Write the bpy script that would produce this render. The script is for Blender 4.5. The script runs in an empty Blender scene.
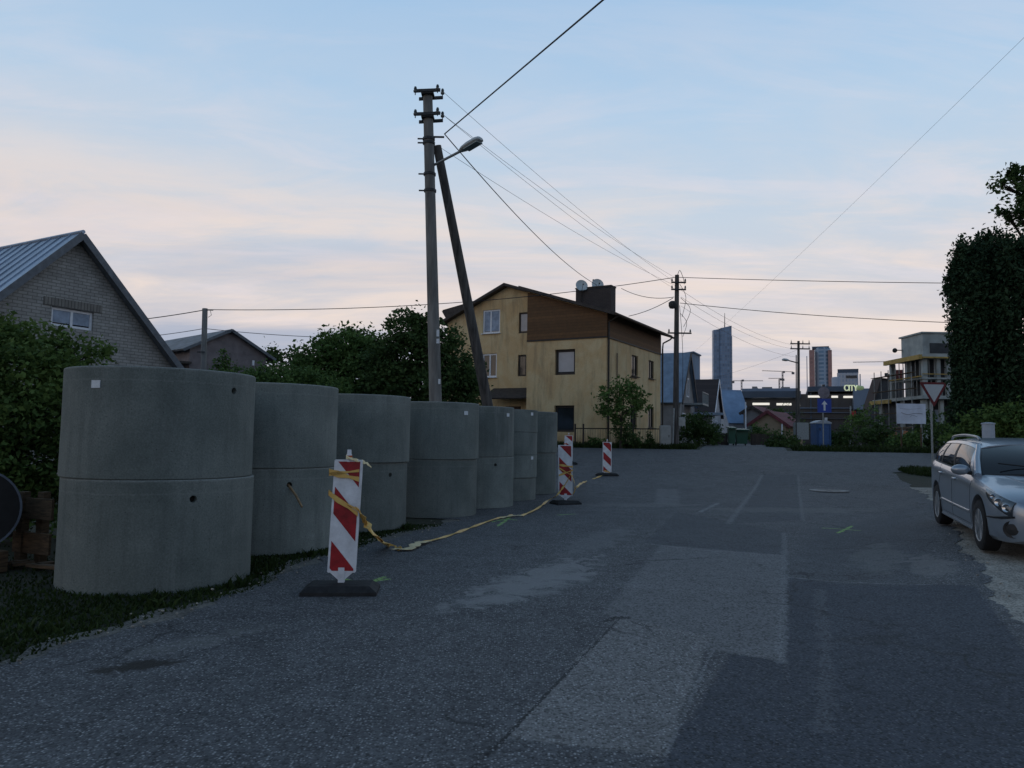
import bpy, bmesh, math, random
import numpy as np
from mathutils import Vector, Matrix

random.seed(7); RNG = np.random.default_rng(7)
scene = bpy.context.scene
COL = scene.collection
R = math.radians

# ------------------------------------------------------------------ camera
CAM_H, FPX, TANP, ROLL = 1.54, 740.0, 0.0716, 0.0157
_p = math.atan(TANP)
FWD = Vector((0, math.cos(_p), math.sin(_p)))
_r0 = Vector((1, 0, 0)); _u0 = Vector((0, -math.sin(_p), math.cos(_p)))
RGT = _r0 * math.cos(ROLL) + _u0 * math.sin(ROLL)
UPV = _u0 * math.cos(ROLL) - _r0 * math.sin(ROLL)
CAM = Vector((0, 0, CAM_H))
cam_d = bpy.data.cameras.new('camera'); cam = bpy.data.objects.new('camera', cam_d); COL.objects.link(cam)
cam_d.sensor_fit = 'HORIZONTAL'; cam_d.sensor_width = 36.0; cam_d.lens = 36.0 * FPX / 1024.0
cam_d.clip_start = 0.05; cam_d.clip_end = 20000
M4 = Matrix.Identity(4)
for i in range(3):
    M4[i][0] = RGT[i]; M4[i][1] = UPV[i]; M4[i][2] = -FWD[i]; M4[i][3] = CAM[i]
cam.matrix_world = M4
scene.camera = cam

# ------------------------------------------------------------------ view, world, sun
scene.view_settings.view_transform = 'Standard'
scene.view_settings.look = 'None'
scene.view_settings.exposure = 0.0
scene.view_settings.gamma = 1.0
scene.view_settings.use_curve_mapping = False
SUN_EL, SUN_AZ = R(9), R(235)          # azimuth measured from +Y clockwise: low light from behind on the left

world = bpy.data.worlds.new('World'); scene.world = world; world.use_nodes = True
wt = world.node_tree; wn = wt.nodes; wl = wt.links
for n in list(wn): wn.remove(n)
def N(tree, typ, **kw):
    n = tree.nodes.new(typ)
    for k, v in kw.items():
        setattr(n, k, v)
    return n
def math_node(tree, op, a, b=None, c=None, clamp=False):
    n = tree.nodes.new('ShaderNodeMath'); n.operation = op; n.use_clamp = clamp
    for i, v in enumerate((a, b, c)):
        if v is None: continue
        if isinstance(v, (int, float)): n.inputs[i].default_value = v
        else: tree.links.new(v, n.inputs[i])
    return n.outputs[0]
def ramp(tree, fac, stops, interp='LINEAR'):
    n = tree.nodes.new('ShaderNodeValToRGB'); cr = n.color_ramp; cr.interpolation = interp
    while len(cr.elements) < len(stops): cr.elements.new(0.5)
    for e, (p, c) in zip(cr.elements, stops):
        e.position = p
        e.color = (c, c, c, 1) if isinstance(c, (int, float)) else (*c, 1)
    if fac is not None: tree.links.new(fac, n.inputs[0])
    return n.outputs[0]
def mixc(tree, fac, a, b, mode='MIX'):
    n = tree.nodes.new('ShaderNodeMix'); n.data_type = 'RGBA'; n.blend_type = mode
    for idx, v in ((0, fac), (6, a), (7, b)):
        if isinstance(v, (int, float)): n.inputs[idx].default_value = v
        elif isinstance(v, (tuple, list)): n.inputs[idx].default_value = (*v, 1) if len(v) == 3 else v
        else: tree.links.new(v, n.inputs[idx])
    return n.outputs[2]
def noise(tree, vec, scale, detail=4, rough=0.55, dist=0.0):
    n = tree.nodes.new('ShaderNodeTexNoise'); n.inputs['Scale'].default_value = scale
    n.inputs['Detail'].default_value = detail; n.inputs['Roughness'].default_value = rough
    n.inputs['Distortion'].default_value = dist
    if vec is not None: tree.links.new(vec, n.inputs['Vector'])
    return n.outputs[0]

tc = N(wt, 'ShaderNodeTexCoord')
sep = N(wt, 'ShaderNodeSeparateXYZ'); wl.new(tc.outputs['Generated'], sep.inputs[0])
X, Y, Z = sep.outputs
zc = math_node(wt, 'MAXIMUM', Z, 0.0)
base = ramp(wt, zc, [(0.0, (0.40, 0.40, 0.50)), (0.06, (0.50, 0.475, 0.56)), (0.16, (0.64, 0.605, 0.635)),
                     (0.28, (0.56, 0.64, 0.74)), (0.40, (0.44, 0.61, 0.80)), (0.52, (0.35, 0.55, 0.79)),
                     (0.68, (0.20, 0.33, 0.48)), (1.0, (0.105, 0.170, 0.275))])
zp = math_node(wt, 'ADD', zc, 0.10)
px_ = math_node(wt, 'DIVIDE', X, zp); py_ = math_node(wt, 'DIVIDE', Y, zp)
comb = N(wt, 'ShaderNodeCombineXYZ')
wl.new(math_node(wt, 'MULTIPLY_ADD', px_, 0.55, math_node(wt, 'MULTIPLY', py_, 0.10)), comb.inputs[0])
wl.new(math_node(wt, 'MULTIPLY', py_, 1.15), comb.inputs[1])
n_hi = math_node(wt, 'ADD', math_node(wt, 'MULTIPLY', noise(wt, comb.outputs[0], 0.75, 7, 0.60, 0.7), 0.72),
                 math_node(wt, 'MULTIPLY', noise(wt, comb.outputs[0], 2.6, 6, 0.65, 0.9), 0.28))
pinkm = math_node(wt, 'MULTIPLY', ramp(wt, n_hi, [(0.40, 0.0), (0.60, 1.0)], 'EASE'),
                  ramp(wt, zc, [(0.02, 0.25), (0.12, 0.9), (0.20, 1.0), (0.28, 0.85), (0.345, 0.25), (0.48, 0.10), (0.7, 0.0)]))
c1 = mixc(wt, math_node(wt, 'MULTIPLY', pinkm, 0.84), base, (0.90, 0.74, 0.65))
# thin wisps, lavender to pink, reaching higher to the right
cw = N(wt, 'ShaderNodeCombineXYZ')
wl.new(math_node(wt, 'MULTIPLY_ADD', px_, 0.9, math_node(wt, 'MULTIPLY', py_, -0.35)), cw.inputs[0]); wl.new(math_node(wt, 'MULTIPLY', py_, 2.3), cw.inputs[1]); cw.inputs[2].default_value = 7.7
n_w = noise(wt, cw.outputs[0], 1.15, 8, 0.62, 1.0)
wm = math_node(wt, 'MULTIPLY', ramp(wt, n_w, [(0.47, 0.0), (0.66, 1.0)], 'EASE'), ramp(wt, zc, [(0.04, 0.4), (0.14, 1.0), (0.30, 0.9), (0.44, 0.45), (0.6, 0.0)]))
c1 = mixc(wt, math_node(wt, 'MULTIPLY', wm, 0.34), c1, (0.84, 0.74, 0.76))
# soft violet-grey bars low down
comb2 = N(wt, 'ShaderNodeCombineXYZ')
wl.new(math_node(wt, 'MULTIPLY', px_, 0.30), comb2.inputs[0]); wl.new(math_node(wt, 'MULTIPLY', py_, 0.9), comb2.inputs[1])
comb2.inputs[2].default_value = 3.3
n_lo = noise(wt, comb2.outputs[0], 0.8, 6, 0.55, 0.4)
lowm = math_node(wt, 'MULTIPLY', ramp(wt, n_lo, [(0.44, 0.0), (0.62, 1.0)], 'EASE'),
                 ramp(wt, zc, [(0.0, 0.9), (0.12, 0.9), (0.22, 0.3), (0.32, 0.0)]))
leftm = ramp(wt, X, [(0.0, 1.0), (0.25, 0.35)])
c2 = mixc(wt, math_node(wt, 'MULTIPLY', math_node(wt, 'MULTIPLY', lowm, leftm), 0.92), c1, (0.36, 0.42, 0.56))
sky = N(wt, 'ShaderNodeTexSky'); sky.sky_type = 'NISHITA'; sky.sun_disc = False
sky.sun_elevation = SUN_EL; sky.sun_rotation = SUN_AZ
bg1 = N(wt, 'ShaderNodeBackground'); bg1.inputs[1].default_value = 0.012
wl.new(sky.outputs[0], bg1.inputs[0])
bg2 = N(wt, 'ShaderNodeBackground'); bg2.inputs[1].default_value = 0.97
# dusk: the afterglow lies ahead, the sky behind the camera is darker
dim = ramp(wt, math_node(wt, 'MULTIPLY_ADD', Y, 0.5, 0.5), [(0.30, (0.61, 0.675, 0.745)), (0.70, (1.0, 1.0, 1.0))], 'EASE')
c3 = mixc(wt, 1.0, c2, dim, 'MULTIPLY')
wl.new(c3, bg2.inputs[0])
add = N(wt, 'ShaderNodeAddShader'); wl.new(bg1.outputs[0], add.inputs[0]); wl.new(bg2.outputs[0], add.inputs[1])
wo = N(wt, 'ShaderNodeOutputWorld'); wl.new(add.outputs[0], wo.inputs[0])

sun_d = bpy.data.lights.new('sun', 'SUN'); sun = bpy.data.objects.new('sun', sun_d); COL.objects.link(sun)
sun_d.energy = 0.07; sun_d.angle = R(40); sun_d.color = (1.0, 0.86, 0.78)
_sd = Vector((math.sin(SUN_AZ) * math.cos(SUN_EL), math.cos(SUN_AZ) * math.cos(SUN_EL), math.sin(SUN_EL)))
sun.rotation_euler = (-_sd).to_track_quat('-Z', 'Y').to_euler()

# ------------------------------------------------------------------ measuring helpers
def ray(px, py): return FWD + RGT * ((px - 512) / FPX) + UPV * ((384 - py) / FPX)
def at(px, py, Yd):
    d = ray(px, py); return CAM + d * (Yd / d.y)
PROF = [(-40, 0), (0, 0), (15, 0), (19, .02), (22, .06), (24, .13), (26, .24), (28, .38), (30, .55), (33, .79), (36, 1.03), (38, 1.16),
        (42, 1.25), (60, 1.3), (75, 1.0), (110, -1), (200, -6), (500, -20), (2000, -35), (9000, -45)]
def prof(y):
    if y <= PROF[0][0]: return PROF[0][1]
    for (a, za), (b, zb) in zip(PROF, PROF[1:]):
        if y <= b: return za + (zb - za) * (y - a) / (b - a)
    return PROF[-1][1]
def gnd(px, py, extra=0.0):
    d = ray(px, py); lo, hi = 0.5, 400
    if d.y <= 0: d.y = 1e-4
    y = lo
    f = lambda y: (CAM_H + d.z / d.y * y) - prof(y) - extra
    step = 0.25; prev = lo
    y = lo
    while y < 400 and f(y) > 0: prev = y; y += step
    lo, hi = prev, y
    for _ in range(30):
        m = (lo + hi) / 2
        if f(m) > 0: lo = m
        else: hi = m
    return CAM + d * (hi / d.y)
def onp(px, py, P, u):
    """pixel -> (t, z) on the vertical plane through P along horizontal unit u"""
    d = ray(px, py); nx, ny = -u.y, u.x
    den = d.x * nx + d.y * ny
    k = ((P.x - CAM.x) * nx + (P.y - CAM.y) * ny) / den
    q = CAM + d * k
    return ((q.x - P.x) * u.x + (q.y - P.y) * u.y, q.z)

# ------------------------------------------------------------------ materials
MATS = {}
def mat(name, color, rough=0.8, var=0.15, scale=6.0, bump=0.0, bscale=40.0, metal=0.0, detail=5, color2=None, spec=0.4, emit=None, coat=0.0, stretch=None):
    if name in MATS: return MATS[name]
    m = bpy.data.materials.new(name); m.use_nodes = True; t = m.node_tree
    b = t.nodes['Principled BSDF']
    b.inputs['Roughness'].default_value = rough; b.inputs['Metallic'].default_value = metal
    b.inputs['Specular IOR Level'].default_value = spec; b.inputs['Coat Weight'].default_value = coat
    tcn = t.nodes.new('ShaderNodeTexCoord'); v = tcn.outputs['Object']
    if stretch:
        mp = t.nodes.new('ShaderNodeMapping'); mp.inputs['Scale'].default_value = stretch
        t.links.new(v, mp.inputs[0]); v = mp.outputs[0]
    c = Vector(color)
    c2 = Vector(color2) if color2 else c * (1 - 2 * var)
    c1 = c if color2 else c * (1 + var)
    nz = noise(t, v, scale, detail, 0.6)
    col = mixc(t, ramp(t, nz, [(0.3, 0.0), (0.7, 1.0)]), tuple(c2), tuple(c1))
    t.links.new(col, b.inputs['Base Color'])
    if bump:
        bn = t.nodes.new('ShaderNodeBump'); bn.inputs['Strength'].default_value = bump; bn.inputs['Distance'].default_value = 0.02
        t.links.new(noise(t, v, bscale, 4, 0.6), bn.inputs['Height']); t.links.new(bn.outputs[0], b.inputs['Normal'])
    if emit:
        b.inputs['Emission Color'].default_value = (*emit[0], 1); b.inputs['Emission Strength'].default_value = emit[1]
    MATS[name] = m
    return m

def leaf_mat(name, dark, light, trans=0.25):
    m = bpy.data.materials.new(name); m.use_nodes = True; t = m.node_tree
    b = t.nodes['Principled BSDF']; b.inputs['Roughness'].default_value = 0.6; b.inputs['Specular IOR Level'].default_value = 0.08
    g = t.nodes.new('ShaderNodeNewGeometry'); tcn = t.nodes.new('ShaderNodeTexCoord')
    nz = noise(t, tcn.outputs['Object'], 1.1, 3)
    f = math_node(t, 'ADD', math_node(t, 'MULTIPLY', g.outputs['Random Per Island'], 0.55), math_node(t, 'MULTIPLY', ramp(t, nz, [(.35, 0.), (.65, 1.)]), 0.5))
    col = mixc(t, f, dark, light)
    t.links.new(col, b.inputs['Base Color'])
    tr = t.nodes.new('ShaderNodeBsdfTranslucent'); t.links.new(col, tr.inputs[0])
    mx = t.nodes.new('ShaderNodeMixShader'); mx.inputs[0].default_value = trans
    t.links.new(b.outputs[0], mx.inputs[1]); t.links.new(tr.outputs[0], mx.inputs[2])
    t.links.new(mx.outputs[0], t.nodes['Material Output'].inputs[0])
    return m

def asphalt(name, c_lo, c_hi, fleck, fleck_amt=0.5, worn=None, bump=0.5, patchy=0.25, quads=(), lines=()):
    m = bpy.data.materials.new(name); m.use_nodes = True; t = m.node_tree
    b = t.nodes['Principled BSDF']; b.inputs['Roughness'].default_value = 0.82; b.inputs['Specular IOR Level'].default_value = 0.35
    tcn = t.nodes.new('ShaderNodeTexCoord'); v = tcn.outputs['Object']
    big = noise(t, v, 0.35, 5, 0.6, 0.5)
    col = mixc(t, ramp(t, big, [(0.3, 0.), (0.7, 1.)]), c_lo, c_hi)
    mid = noise(t, v, 2.6, 6, 0.65, 0.3)
    col = mixc(t, patchy, col, mixc(t, ramp(t, mid, [(0.35, 0.), (0.68, 1.)]), (0.02, 0.022, 0.026), tuple(Vector(c_hi) * 1.7)))
    vo = t.nodes.new('ShaderNodeTexVoronoi'); vo.inputs['Scale'].default_value = 62; t.links.new(v, vo.inputs['Vector'])
    sepc = t.nodes.new('ShaderNodeSeparateColor'); t.links.new(vo.outputs['Color'], sepc.inputs[0])
    ws = noise(t, v, 5.0, 6, 0.75, 0.5); wob = math_node(t, 'MULTIPLY', math_node(t, 'SUBTRACT', ws, 0.5), 0.34)
    wob2 = math_node(t, 'MULTIPLY', math_node(t, 'SUBTRACT', noise(t, v, 1.1, 3), 0.5), 0.16)
    famt = None
    if quads or lines:
        fl = t.nodes.new('ShaderNodeVectorMath'); fl.operation = 'MULTIPLY'; t.links.new(v, fl.inputs[0]); fl.inputs[1].default_value = (1, 1, 0); v2 = fl.outputs[0]
        famt = math_node(t, 'ADD', fleck_amt, 0.0)
    for (pts, q_lo, q_hi, q_f, soft) in quads:
        cx = sum(a[0] for a in pts) / len(pts); cy = sum(a[1] for a in pts) / len(pts); dmin = None
        for a, b2 in zip(pts, list(pts[1:]) + [pts[0]]):
            nx, ny = -(b2[1] - a[1]), (b2[0] - a[0]); L = math.hypot(nx, ny); nx /= L; ny /= L
            if (cx - a[0]) * nx + (cy - a[1]) * ny < 0: nx, ny = -nx, -ny
            dn = t.nodes.new('ShaderNodeVectorMath'); dn.operation = 'DOT_PRODUCT'; t.links.new(v2, dn.inputs[0]); dn.inputs[1].default_value = (nx, ny, 0)
            d_ = math_node(t, 'SUBTRACT', dn.outputs['Value'], a[0] * nx + a[1] * ny)
            dmin = d_ if dmin is None else math_node(t, 'MINIMUM', dmin, d_)
        dmin = math_node(t, 'ADD', dmin, math_node(t, 'ADD', math_node(t, 'MULTIPLY', wob, 0.4), math_node(t, 'MULTIPLY', wob2, 0.5)))
        k = ramp(t, math_node(t, 'MULTIPLY_ADD', dmin, 1.0 / soft, 0.5), [(0.0, 0.), (1.0, 1.)])
        qc = mixc(t, ramp(t, mid if False else big, [(0.3, 0.), (0.7, 1.)]), q_lo, q_hi)
        qc = mixc(t, 0.35, qc, mixc(t, 1.0, qc, ramp(t, mid, [(0.3, .6), (0.7, 1.35)]), 'MULTIPLY'))
        col = mixc(t, k, col, qc)
        famt = math_node(t, 'ADD', math_node(t, 'MULTIPLY', famt, math_node(t, 'SUBTRACT', 1.0, k)), math_node(t, 'MULTIPLY', k, q_f))
    for (pl, w_, lc, amt, thr) in lines:
        dd_ = None
        for a, b2 in zip(pl, pl[1:]):
            L = math.hypot(b2[0] - a[0], b2[1] - a[1]); ux, uy = (b2[0] - a[0]) / L, (b2[1] - a[1]) / L
            dn = t.nodes.new('ShaderNodeVectorMath'); dn.operation = 'DOT_PRODUCT'; t.links.new(v2, dn.inputs[0]); dn.inputs[1].default_value = (ux, uy, 0)
            s_ = math_node(t, 'MINIMUM', math_node(t, 'MAXIMUM', math_node(t, 'SUBTRACT', dn.outputs['Value'], a[0] * ux + a[1] * uy), 0.0), L)
            cbn = t.nodes.new('ShaderNodeCombineXYZ'); t.links.new(math_node(t, 'MULTIPLY_ADD', s_, ux, a[0]), cbn.inputs[0]); t.links.new(math_node(t, 'MULTIPLY_ADD', s_, uy, a[1]), cbn.inputs[1])
            di = t.nodes.new('ShaderNodeVectorMath'); di.operation = 'DISTANCE'; t.links.new(v2, di.inputs[0]); t.links.new(cbn.outputs[0], di.inputs[1])
            dd_ = di.outputs['Value'] if dd_ is None else math_node(t, 'MINIMUM', dd_, di.outputs['Value'])
        m1 = math_node(t, 'SUBTRACT', 1.0, math_node(t, 'DIVIDE', math_node(t, 'ADD', dd_, math_node(t, 'MULTIPLY', wob, min(0.6, w_ * 4))), w_), clamp=True)
        k = ramp(t, math_node(t, 'ADD', m1, math_node(t, 'MULTIPLY', math_node(t, 'SUBTRACT', noise(t, v, 11, 6, 0.8), 0.5), 2.4)), [(thr, 0.), (thr + 0.22, 1.)])
        k = math_node(t, 'MULTIPLY', math_node(t, 'MULTIPLY', k, ramp(t, m1, [(0.0, 0.), (0.12, 1.)])), amt)
        col = mixc(t, k, col, lc)
    if quads:
        # wandering hairline cracks
        wv = t.nodes.new('ShaderNodeVectorMath'); wv.operation = 'ADD'; t.links.new(v2, wv.inputs[0])
        nzc = t.nodes.new('ShaderNodeTexNoise'); nzc.inputs['Scale'].default_value = 2.2; nzc.inputs['Detail'].default_value = 5; t.links.new(v2, nzc.inputs['Vector'])
        sca = t.nodes.new('ShaderNodeVectorMath'); sca.operation = 'SCALE'; sca.inputs['Scale'].default_value = 0.55; t.links.new(nzc.outputs['Color'], sca.inputs[0]); t.links.new(sca.outputs[0], wv.inputs[1])
        vc = t.nodes.new('ShaderNodeTexVoronoi'); vc.feature = 'DISTANCE_TO_EDGE'; vc.inputs['Scale'].default_value = 0.62; t.links.new(wv.outputs[0], vc.inputs['Vector'])
        ck = math_node(t, 'MULTIPLY', ramp(t, vc.outputs['Distance'], [(0.006, 1.), (0.018, 0.)]), ramp(t, noise(t, v2, 0.45, 3), [(0.50, 0.), (0.58, 1.)]))
        col = mixc(t, math_node(t, 'MULTIPLY', ck, 0.75), col, (0.025, 0.026, 0.028))
    stone = ramp(t, sepc.outputs[0], [(0.42, 0.0), (0.9, 1.0)])
    cell = ramp(t, vo.outputs['Distance'], [(0.15, 1.0), (0.55, 0.0)])
    f = math_node(t, 'MULTIPLY', math_node(t, 'MULTIPLY', stone, cell), famt if famt is not None else fleck_amt)
    col = mixc(t, f, col, fleck)
    darkc = ramp(t, sepc.outputs[1], [(0.0, 0.22), (0.6, 1.15)])
    col = mixc(t, 0.8, col, mixc(t, 1.0, col, darkc, 'MULTIPLY'))
    if worn:
        sx = t.nodes.new('ShaderNodeSeparateXYZ'); t.links.new(v, sx.inputs[0])
        tot = None
        for (cx, cy, rx, ry, ang, amt, wc) in worn:
            ca, sa = math.cos(ang), math.sin(ang)
            dx = math_node(t, 'SUBTRACT', sx.outputs[0], cx); dy = math_node(t, 'SUBTRACT', sx.outputs[1], cy)
            u = math_node(t, 'DIVIDE', math_node(t, 'ADD', math_node(t, 'MULTIPLY', dx, ca), math_node(t, 'MULTIPLY', dy, sa)), rx)
            w = math_node(t, 'DIVIDE', math_node(t, 'SUBTRACT', math_node(t, 'MULTIPLY', dy, ca), math_node(t, 'MULTIPLY', dx, sa)), ry)
            d2 = math_node(t, 'ADD', math_node(t, 'MULTIPLY', u, u), math_node(t, 'MULTIPLY', w, w))
            msk = math_node(t, 'SUBTRACT', 1.0, d2, clamp=True)
            nz = noise(t, v, 3.2, 8, 0.75, 0.8)
            k = ramp(t, math_node(t, 'MULTIPLY_ADD', msk, 0.28, math_node(t, 'SUBTRACT', nz, 0.22)), [(0.40, 0.), (0.50, 1.)])
            k = math_node(t, 'MULTIPLY', math_node(t, 'MULTIPLY', k, ramp(t, msk, [(0.0, 0.), (0.25, 1.)])), amt)
            col = mixc(t, k, col, wc)
    t.links.new(col, b.inputs['Base Color'])
    bn = t.nodes.new('ShaderNodeBump'); bn.inputs['Strength'].default_value = bump; bn.inputs['Distance'].default_value = 0.006
    h = math_node(t, 'ADD', math_node(t, 'MULTIPLY', vo.outputs['Distance'], -1.0), math_node(t, 'MULTIPLY', mid, 0.8))
    t.links.new(h, bn.inputs['Height']); t.links.new(bn.outputs[0], b.inputs['Normal'])
    return m

def concrete_mat():
    m = bpy.data.materials.new('ring_concrete'); m.use_nodes = True; t = m.node_tree
    b = t.nodes['Principled BSDF']; b.inputs['Roughness'].default_value = 0.88; b.inputs['Specular IOR Level'].default_value = 0.3
    tcn = t.nodes.new('ShaderNodeTexCoord'); v = tcn.outputs['Object']
    oi = t.nodes.new('ShaderNodeObjectInfo')
    va = t.nodes.new('ShaderNodeVectorMath'); va.operation = 'ADD'; t.links.new(v, va.inputs[0]); t.links.new(oi.outputs['Location'], va.inputs[1]); v = va.outputs[0]
    col = mixc(t, ramp(t, noise(t, v, 1.3, 6, 0.6, 0.4), [(0.3, 0.), (0.7, 1.)]), (0.122, 0.144, 0.136), (0.212, 0.236, 0.222))
    mp = t.nodes.new('ShaderNodeMapping'); mp.inputs['Scale'].default_value = (1, 1, 0.10); t.links.new(v, mp.inputs[0])
    st = noise(t, mp.outputs[0], 7.0, 5, 0.65)
    col = mixc(t, math_node(t, 'MULTIPLY', ramp(t, st, [(0.48, 0.), (0.70, 1.)]), 0.5), col, (0.10, 0.115, 0.11))
    mp2 = t.nodes.new('ShaderNodeMapping'); mp2.inputs['Scale'].default_value = (1, 1, 0.06); mp2.inputs['Location'].default_value = (3, 5, 1); t.links.new(v, mp2.inputs[0])
    lime = math_node(t, 'MULTIPLY', ramp(t, noise(t, mp2.outputs[0], 5.0, 5, 0.7), [(0.60, 0.), (0.72, 1.)]), ramp(t, noise(t, v, 1.7, 3), [(0.45, 0.), (0.6, 1.)]))
    col = mixc(t, math_node(t, 'MULTIPLY', lime, 0.35), col, (0.36, 0.37, 0.36))
    # worn pale rims and a mould line
    so = t.nodes.new('ShaderNodeSeparateXYZ'); t.links.new(tcn.outputs['Object'], so.inputs[0])
    wz = math_node(t, 'ADD', so.outputs[2], math_node(t, 'MULTIPLY', noise(t, v, 9, 5, 0.7), 0.05))
    rimk = math_node(t, 'MAXIMUM', ramp(t, wz, [(0.0, 1.), (0.034, 0.)]), math_node(t, 'MAXIMUM', ramp(t, math_node(t, 'ABSOLUTE', math_node(t, 'SUBTRACT', wz, 1.118)), [(0.0, 1.), (0.02, 0.)]), math_node(t, 'MULTIPLY', ramp(t, math_node(t, 'ABSOLUTE', math_node(t, 'SUBTRACT', wz, 0.99)), [(0.0, 1.), (0.012, 0.)]), 0.35)))
    col = mixc(t, math_node(t, 'MULTIPLY', rimk, 0.5), col, (0.33, 0.35, 0.34))
    fine = noise(t, v, 60, 4, 0.7)
    col = mixc(t, 0.5, col, mixc(t, 1.0, col, ramp(t, fine, [(0.3, 0.45), (0.7, 1.4)]), 'MULTIPLY'))
    vo = t.nodes.new('ShaderNodeTexVoronoi'); vo.inputs['Scale'].default_value = 26; t.links.new(v, vo.inputs['Vector'])
    sc = t.nodes.new('ShaderNodeSeparateColor'); t.links.new(vo.outputs['Color'], sc.inputs[0])
    pore = math_node(t, 'MULTIPLY', ramp(t, vo.outputs['Distance'], [(0.10, 1.), (0.2, 0.)]), ramp(t, sc.outputs[0], [(0.72, 0.), (0.8, 1.)]))
    col = mixc(t, math_node(t, 'MULTIPLY', pore, 0.6), col, (0.06, 0.065, 0.06))
    rv = mixc(t, 1.0, col, ramp(t, oi.outputs['Random'], [(0.0, 0.80), (1.0, 1.16)]), 'MULTIPLY')
    t.links.new(rv, b.inputs['Base Color'])
    bn = t.nodes.new('ShaderNodeBump'); bn.inputs['Strength'].default_value = 0.35; bn.inputs['Distance'].default_value = 0.006
    t.links.new(math_node(t, 'SUBTRACT', noise(t, v, 18, 6, 0.7), pore), bn.inputs['Height']); t.links.new(bn.outputs[0], b.inputs['Normal'])
    return m

def brick_mat(name, c1, c2, mortar, wdir, bw=0.25, rh=0.1, zdir=True):
    """bricks laid in the plane spanned by horizontal direction wdir (object space) and z"""
    m = bpy.data.materials.new(name); m.use_nodes = True; t = m.node_tree
    b = t.nodes['Principled BSDF']; b.inputs['Roughness'].default_value = 0.9
    tcn = t.nodes.new('ShaderNodeTexCoord')
    s = t.nodes.new('ShaderNodeSeparateXYZ'); t.links.new(tcn.outputs['Object'], s.inputs[0])
    u = math_node(t, 'ADD', math_node(t, 'MULTIPLY', s.outputs[0], wdir[0]), math_node(t, 'MULTIPLY', s.outputs[1], wdir[1]))
    cb = t.nodes.new('ShaderNodeCombineXYZ'); t.links.new(u, cb.inputs[0]); t.links.new(s.outputs[2], cb.inputs[1])
    br = t.nodes.new('ShaderNodeTexBrick'); t.links.new(cb.outputs[0], br.inputs['Vector'])
    br.inputs['Scale'].default_value = 1.0; br.inputs['Brick Width'].default_value = bw; br.inputs['Row Height'].default_value = rh
    br.inputs['Mortar Size'].default_value = 0.011; br.inputs['Color1'].default_value = (*c1, 1); br.inputs['Color2'].default_value = (*c2, 1)
    br.inputs['Mortar'].default_value = (*mortar, 1); br.inputs['Bias'].default_value = 0.0
    nz = noise(t, tcn.outputs['Object'], 3.0, 6, 0.6)
    col = mixc(t, 0.6, br.outputs[0], mixc(t, 1.0, br.outputs[0], ramp(t, nz, [(0.3, 0.65), (0.7, 1.25)]), 'MULTIPLY'))
    t.links.new(col, b.inputs['Base Color'])
    bn = t.nodes.new('ShaderNodeBump'); bn.inputs['Strength'].default_value = 0.6; bn.inputs['Distance'].default_value = 0.01; bn.invert = True
    t.links.new(br.outputs['Fac'], bn.inputs['Height']); t.links.new(bn.outputs[0], b.inputs['Normal'])
    return m

def facade_mat(name, wall, glass, wdir, fw, fh, mull=0.12, rough=0.25, row_only=False, offz=0.0):
    """curtain-wall grid of panes"""
    m = bpy.data.materials.new(name); m.use_nodes = True; t = m.node_tree
    b = t.nodes['Principled BSDF']; b.inputs['Roughness'].default_value = rough
    tcn = t.nodes.new('ShaderNodeTexCoord')
    s = t.nodes.new('ShaderNodeSeparateXYZ'); t.links.new(tcn.outputs['Object'], s.inputs[0])
    u = math_node(t, 'ADD', math_node(t, 'MULTIPLY', s.outputs[0], wdir[0]), math_node(t, 'MULTIPLY', s.outputs[1], wdir[1]))
    cb = t.nodes.new('ShaderNodeCombineXYZ'); t.links.new(u, cb.inputs[0]); t.links.new(s.outputs[2], cb.inputs[1])
    br = t.nodes.new('ShaderNodeTexBrick'); t.links.new(cb.outputs[0], br.inputs['Vector'])
    br.offset = 0.0; br.inputs['Scale'].default_value = 1.0; br.inputs['Brick Width'].default_value = fw; br.inputs['Row Height'].default_value = fh
    br.inputs['Mortar Size'].default_value = mull * min(fw, fh); br.inputs['Mortar Smooth'].default_value = 0.0
    br.inputs['Color1'].default_value = (*glass, 1); br.inputs['Color2'].default_value = (*(Vector(glass) * 1.7), 1); br.inputs['Mortar'].default_value = (*wall, 1)
    t.links.new(br.outputs[0], b.inputs['Base Color'])
    return m

def board_mat(name, c, dark, wdir, w=0.14, vertical=True, rough=0.8, seam=0.06):
    m = bpy.data.materials.new(name); m.use_nodes = True; t = m.node_tree
    b = t.nodes['Principled BSDF']; b.inputs['Roughness'].default_value = rough
    tcn = t.nodes.new('ShaderNodeTexCoord')
    s = t.nodes.new('ShaderNodeSeparateXYZ'); t.links.new(tcn.outputs['Object'], s.inputs[0])
    if vertical: u = math_node(t, 'ADD', math_node(t, 'MULTIPLY', s.outputs[0], wdir[0]), math_node(t, 'MULTIPLY', s.outputs[1], wdir[1]))
    else: u = s.outputs[2]
    k = math_node(t, 'DIVIDE', u, w)
    fr = math_node(t, 'FRACT', k)
    fl = math_node(t, 'FLOOR', k)
    wn_ = t.nodes.new('ShaderNodeTexWhiteNoise'); wn_.noise_dimensions = '1D'; t.links.new(fl, wn_.inputs['W'])
    tone = ramp(t, wn_.outputs[0], [(0.0, 0.8), (1.0, 1.2)])
    col = mixc(t, 1.0, c, tone, 'MULTIPLY')
    nz = noise(t, tcn.outputs['Object'], 5, 5, 0.6)
    col = mixc(t, ramp(t, nz, [(0.35, 0.), (0.8, .6)]), col, dark)
    line = math_node(t, 'LESS_THAN', fr, seam)
    col = mixc(t, math_node(t, 'MULTIPLY', line, 0.8), col, tuple(Vector(dark) * 0.4))
    t.links.new(col, b.inputs['Base Color'])
    return m

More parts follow.
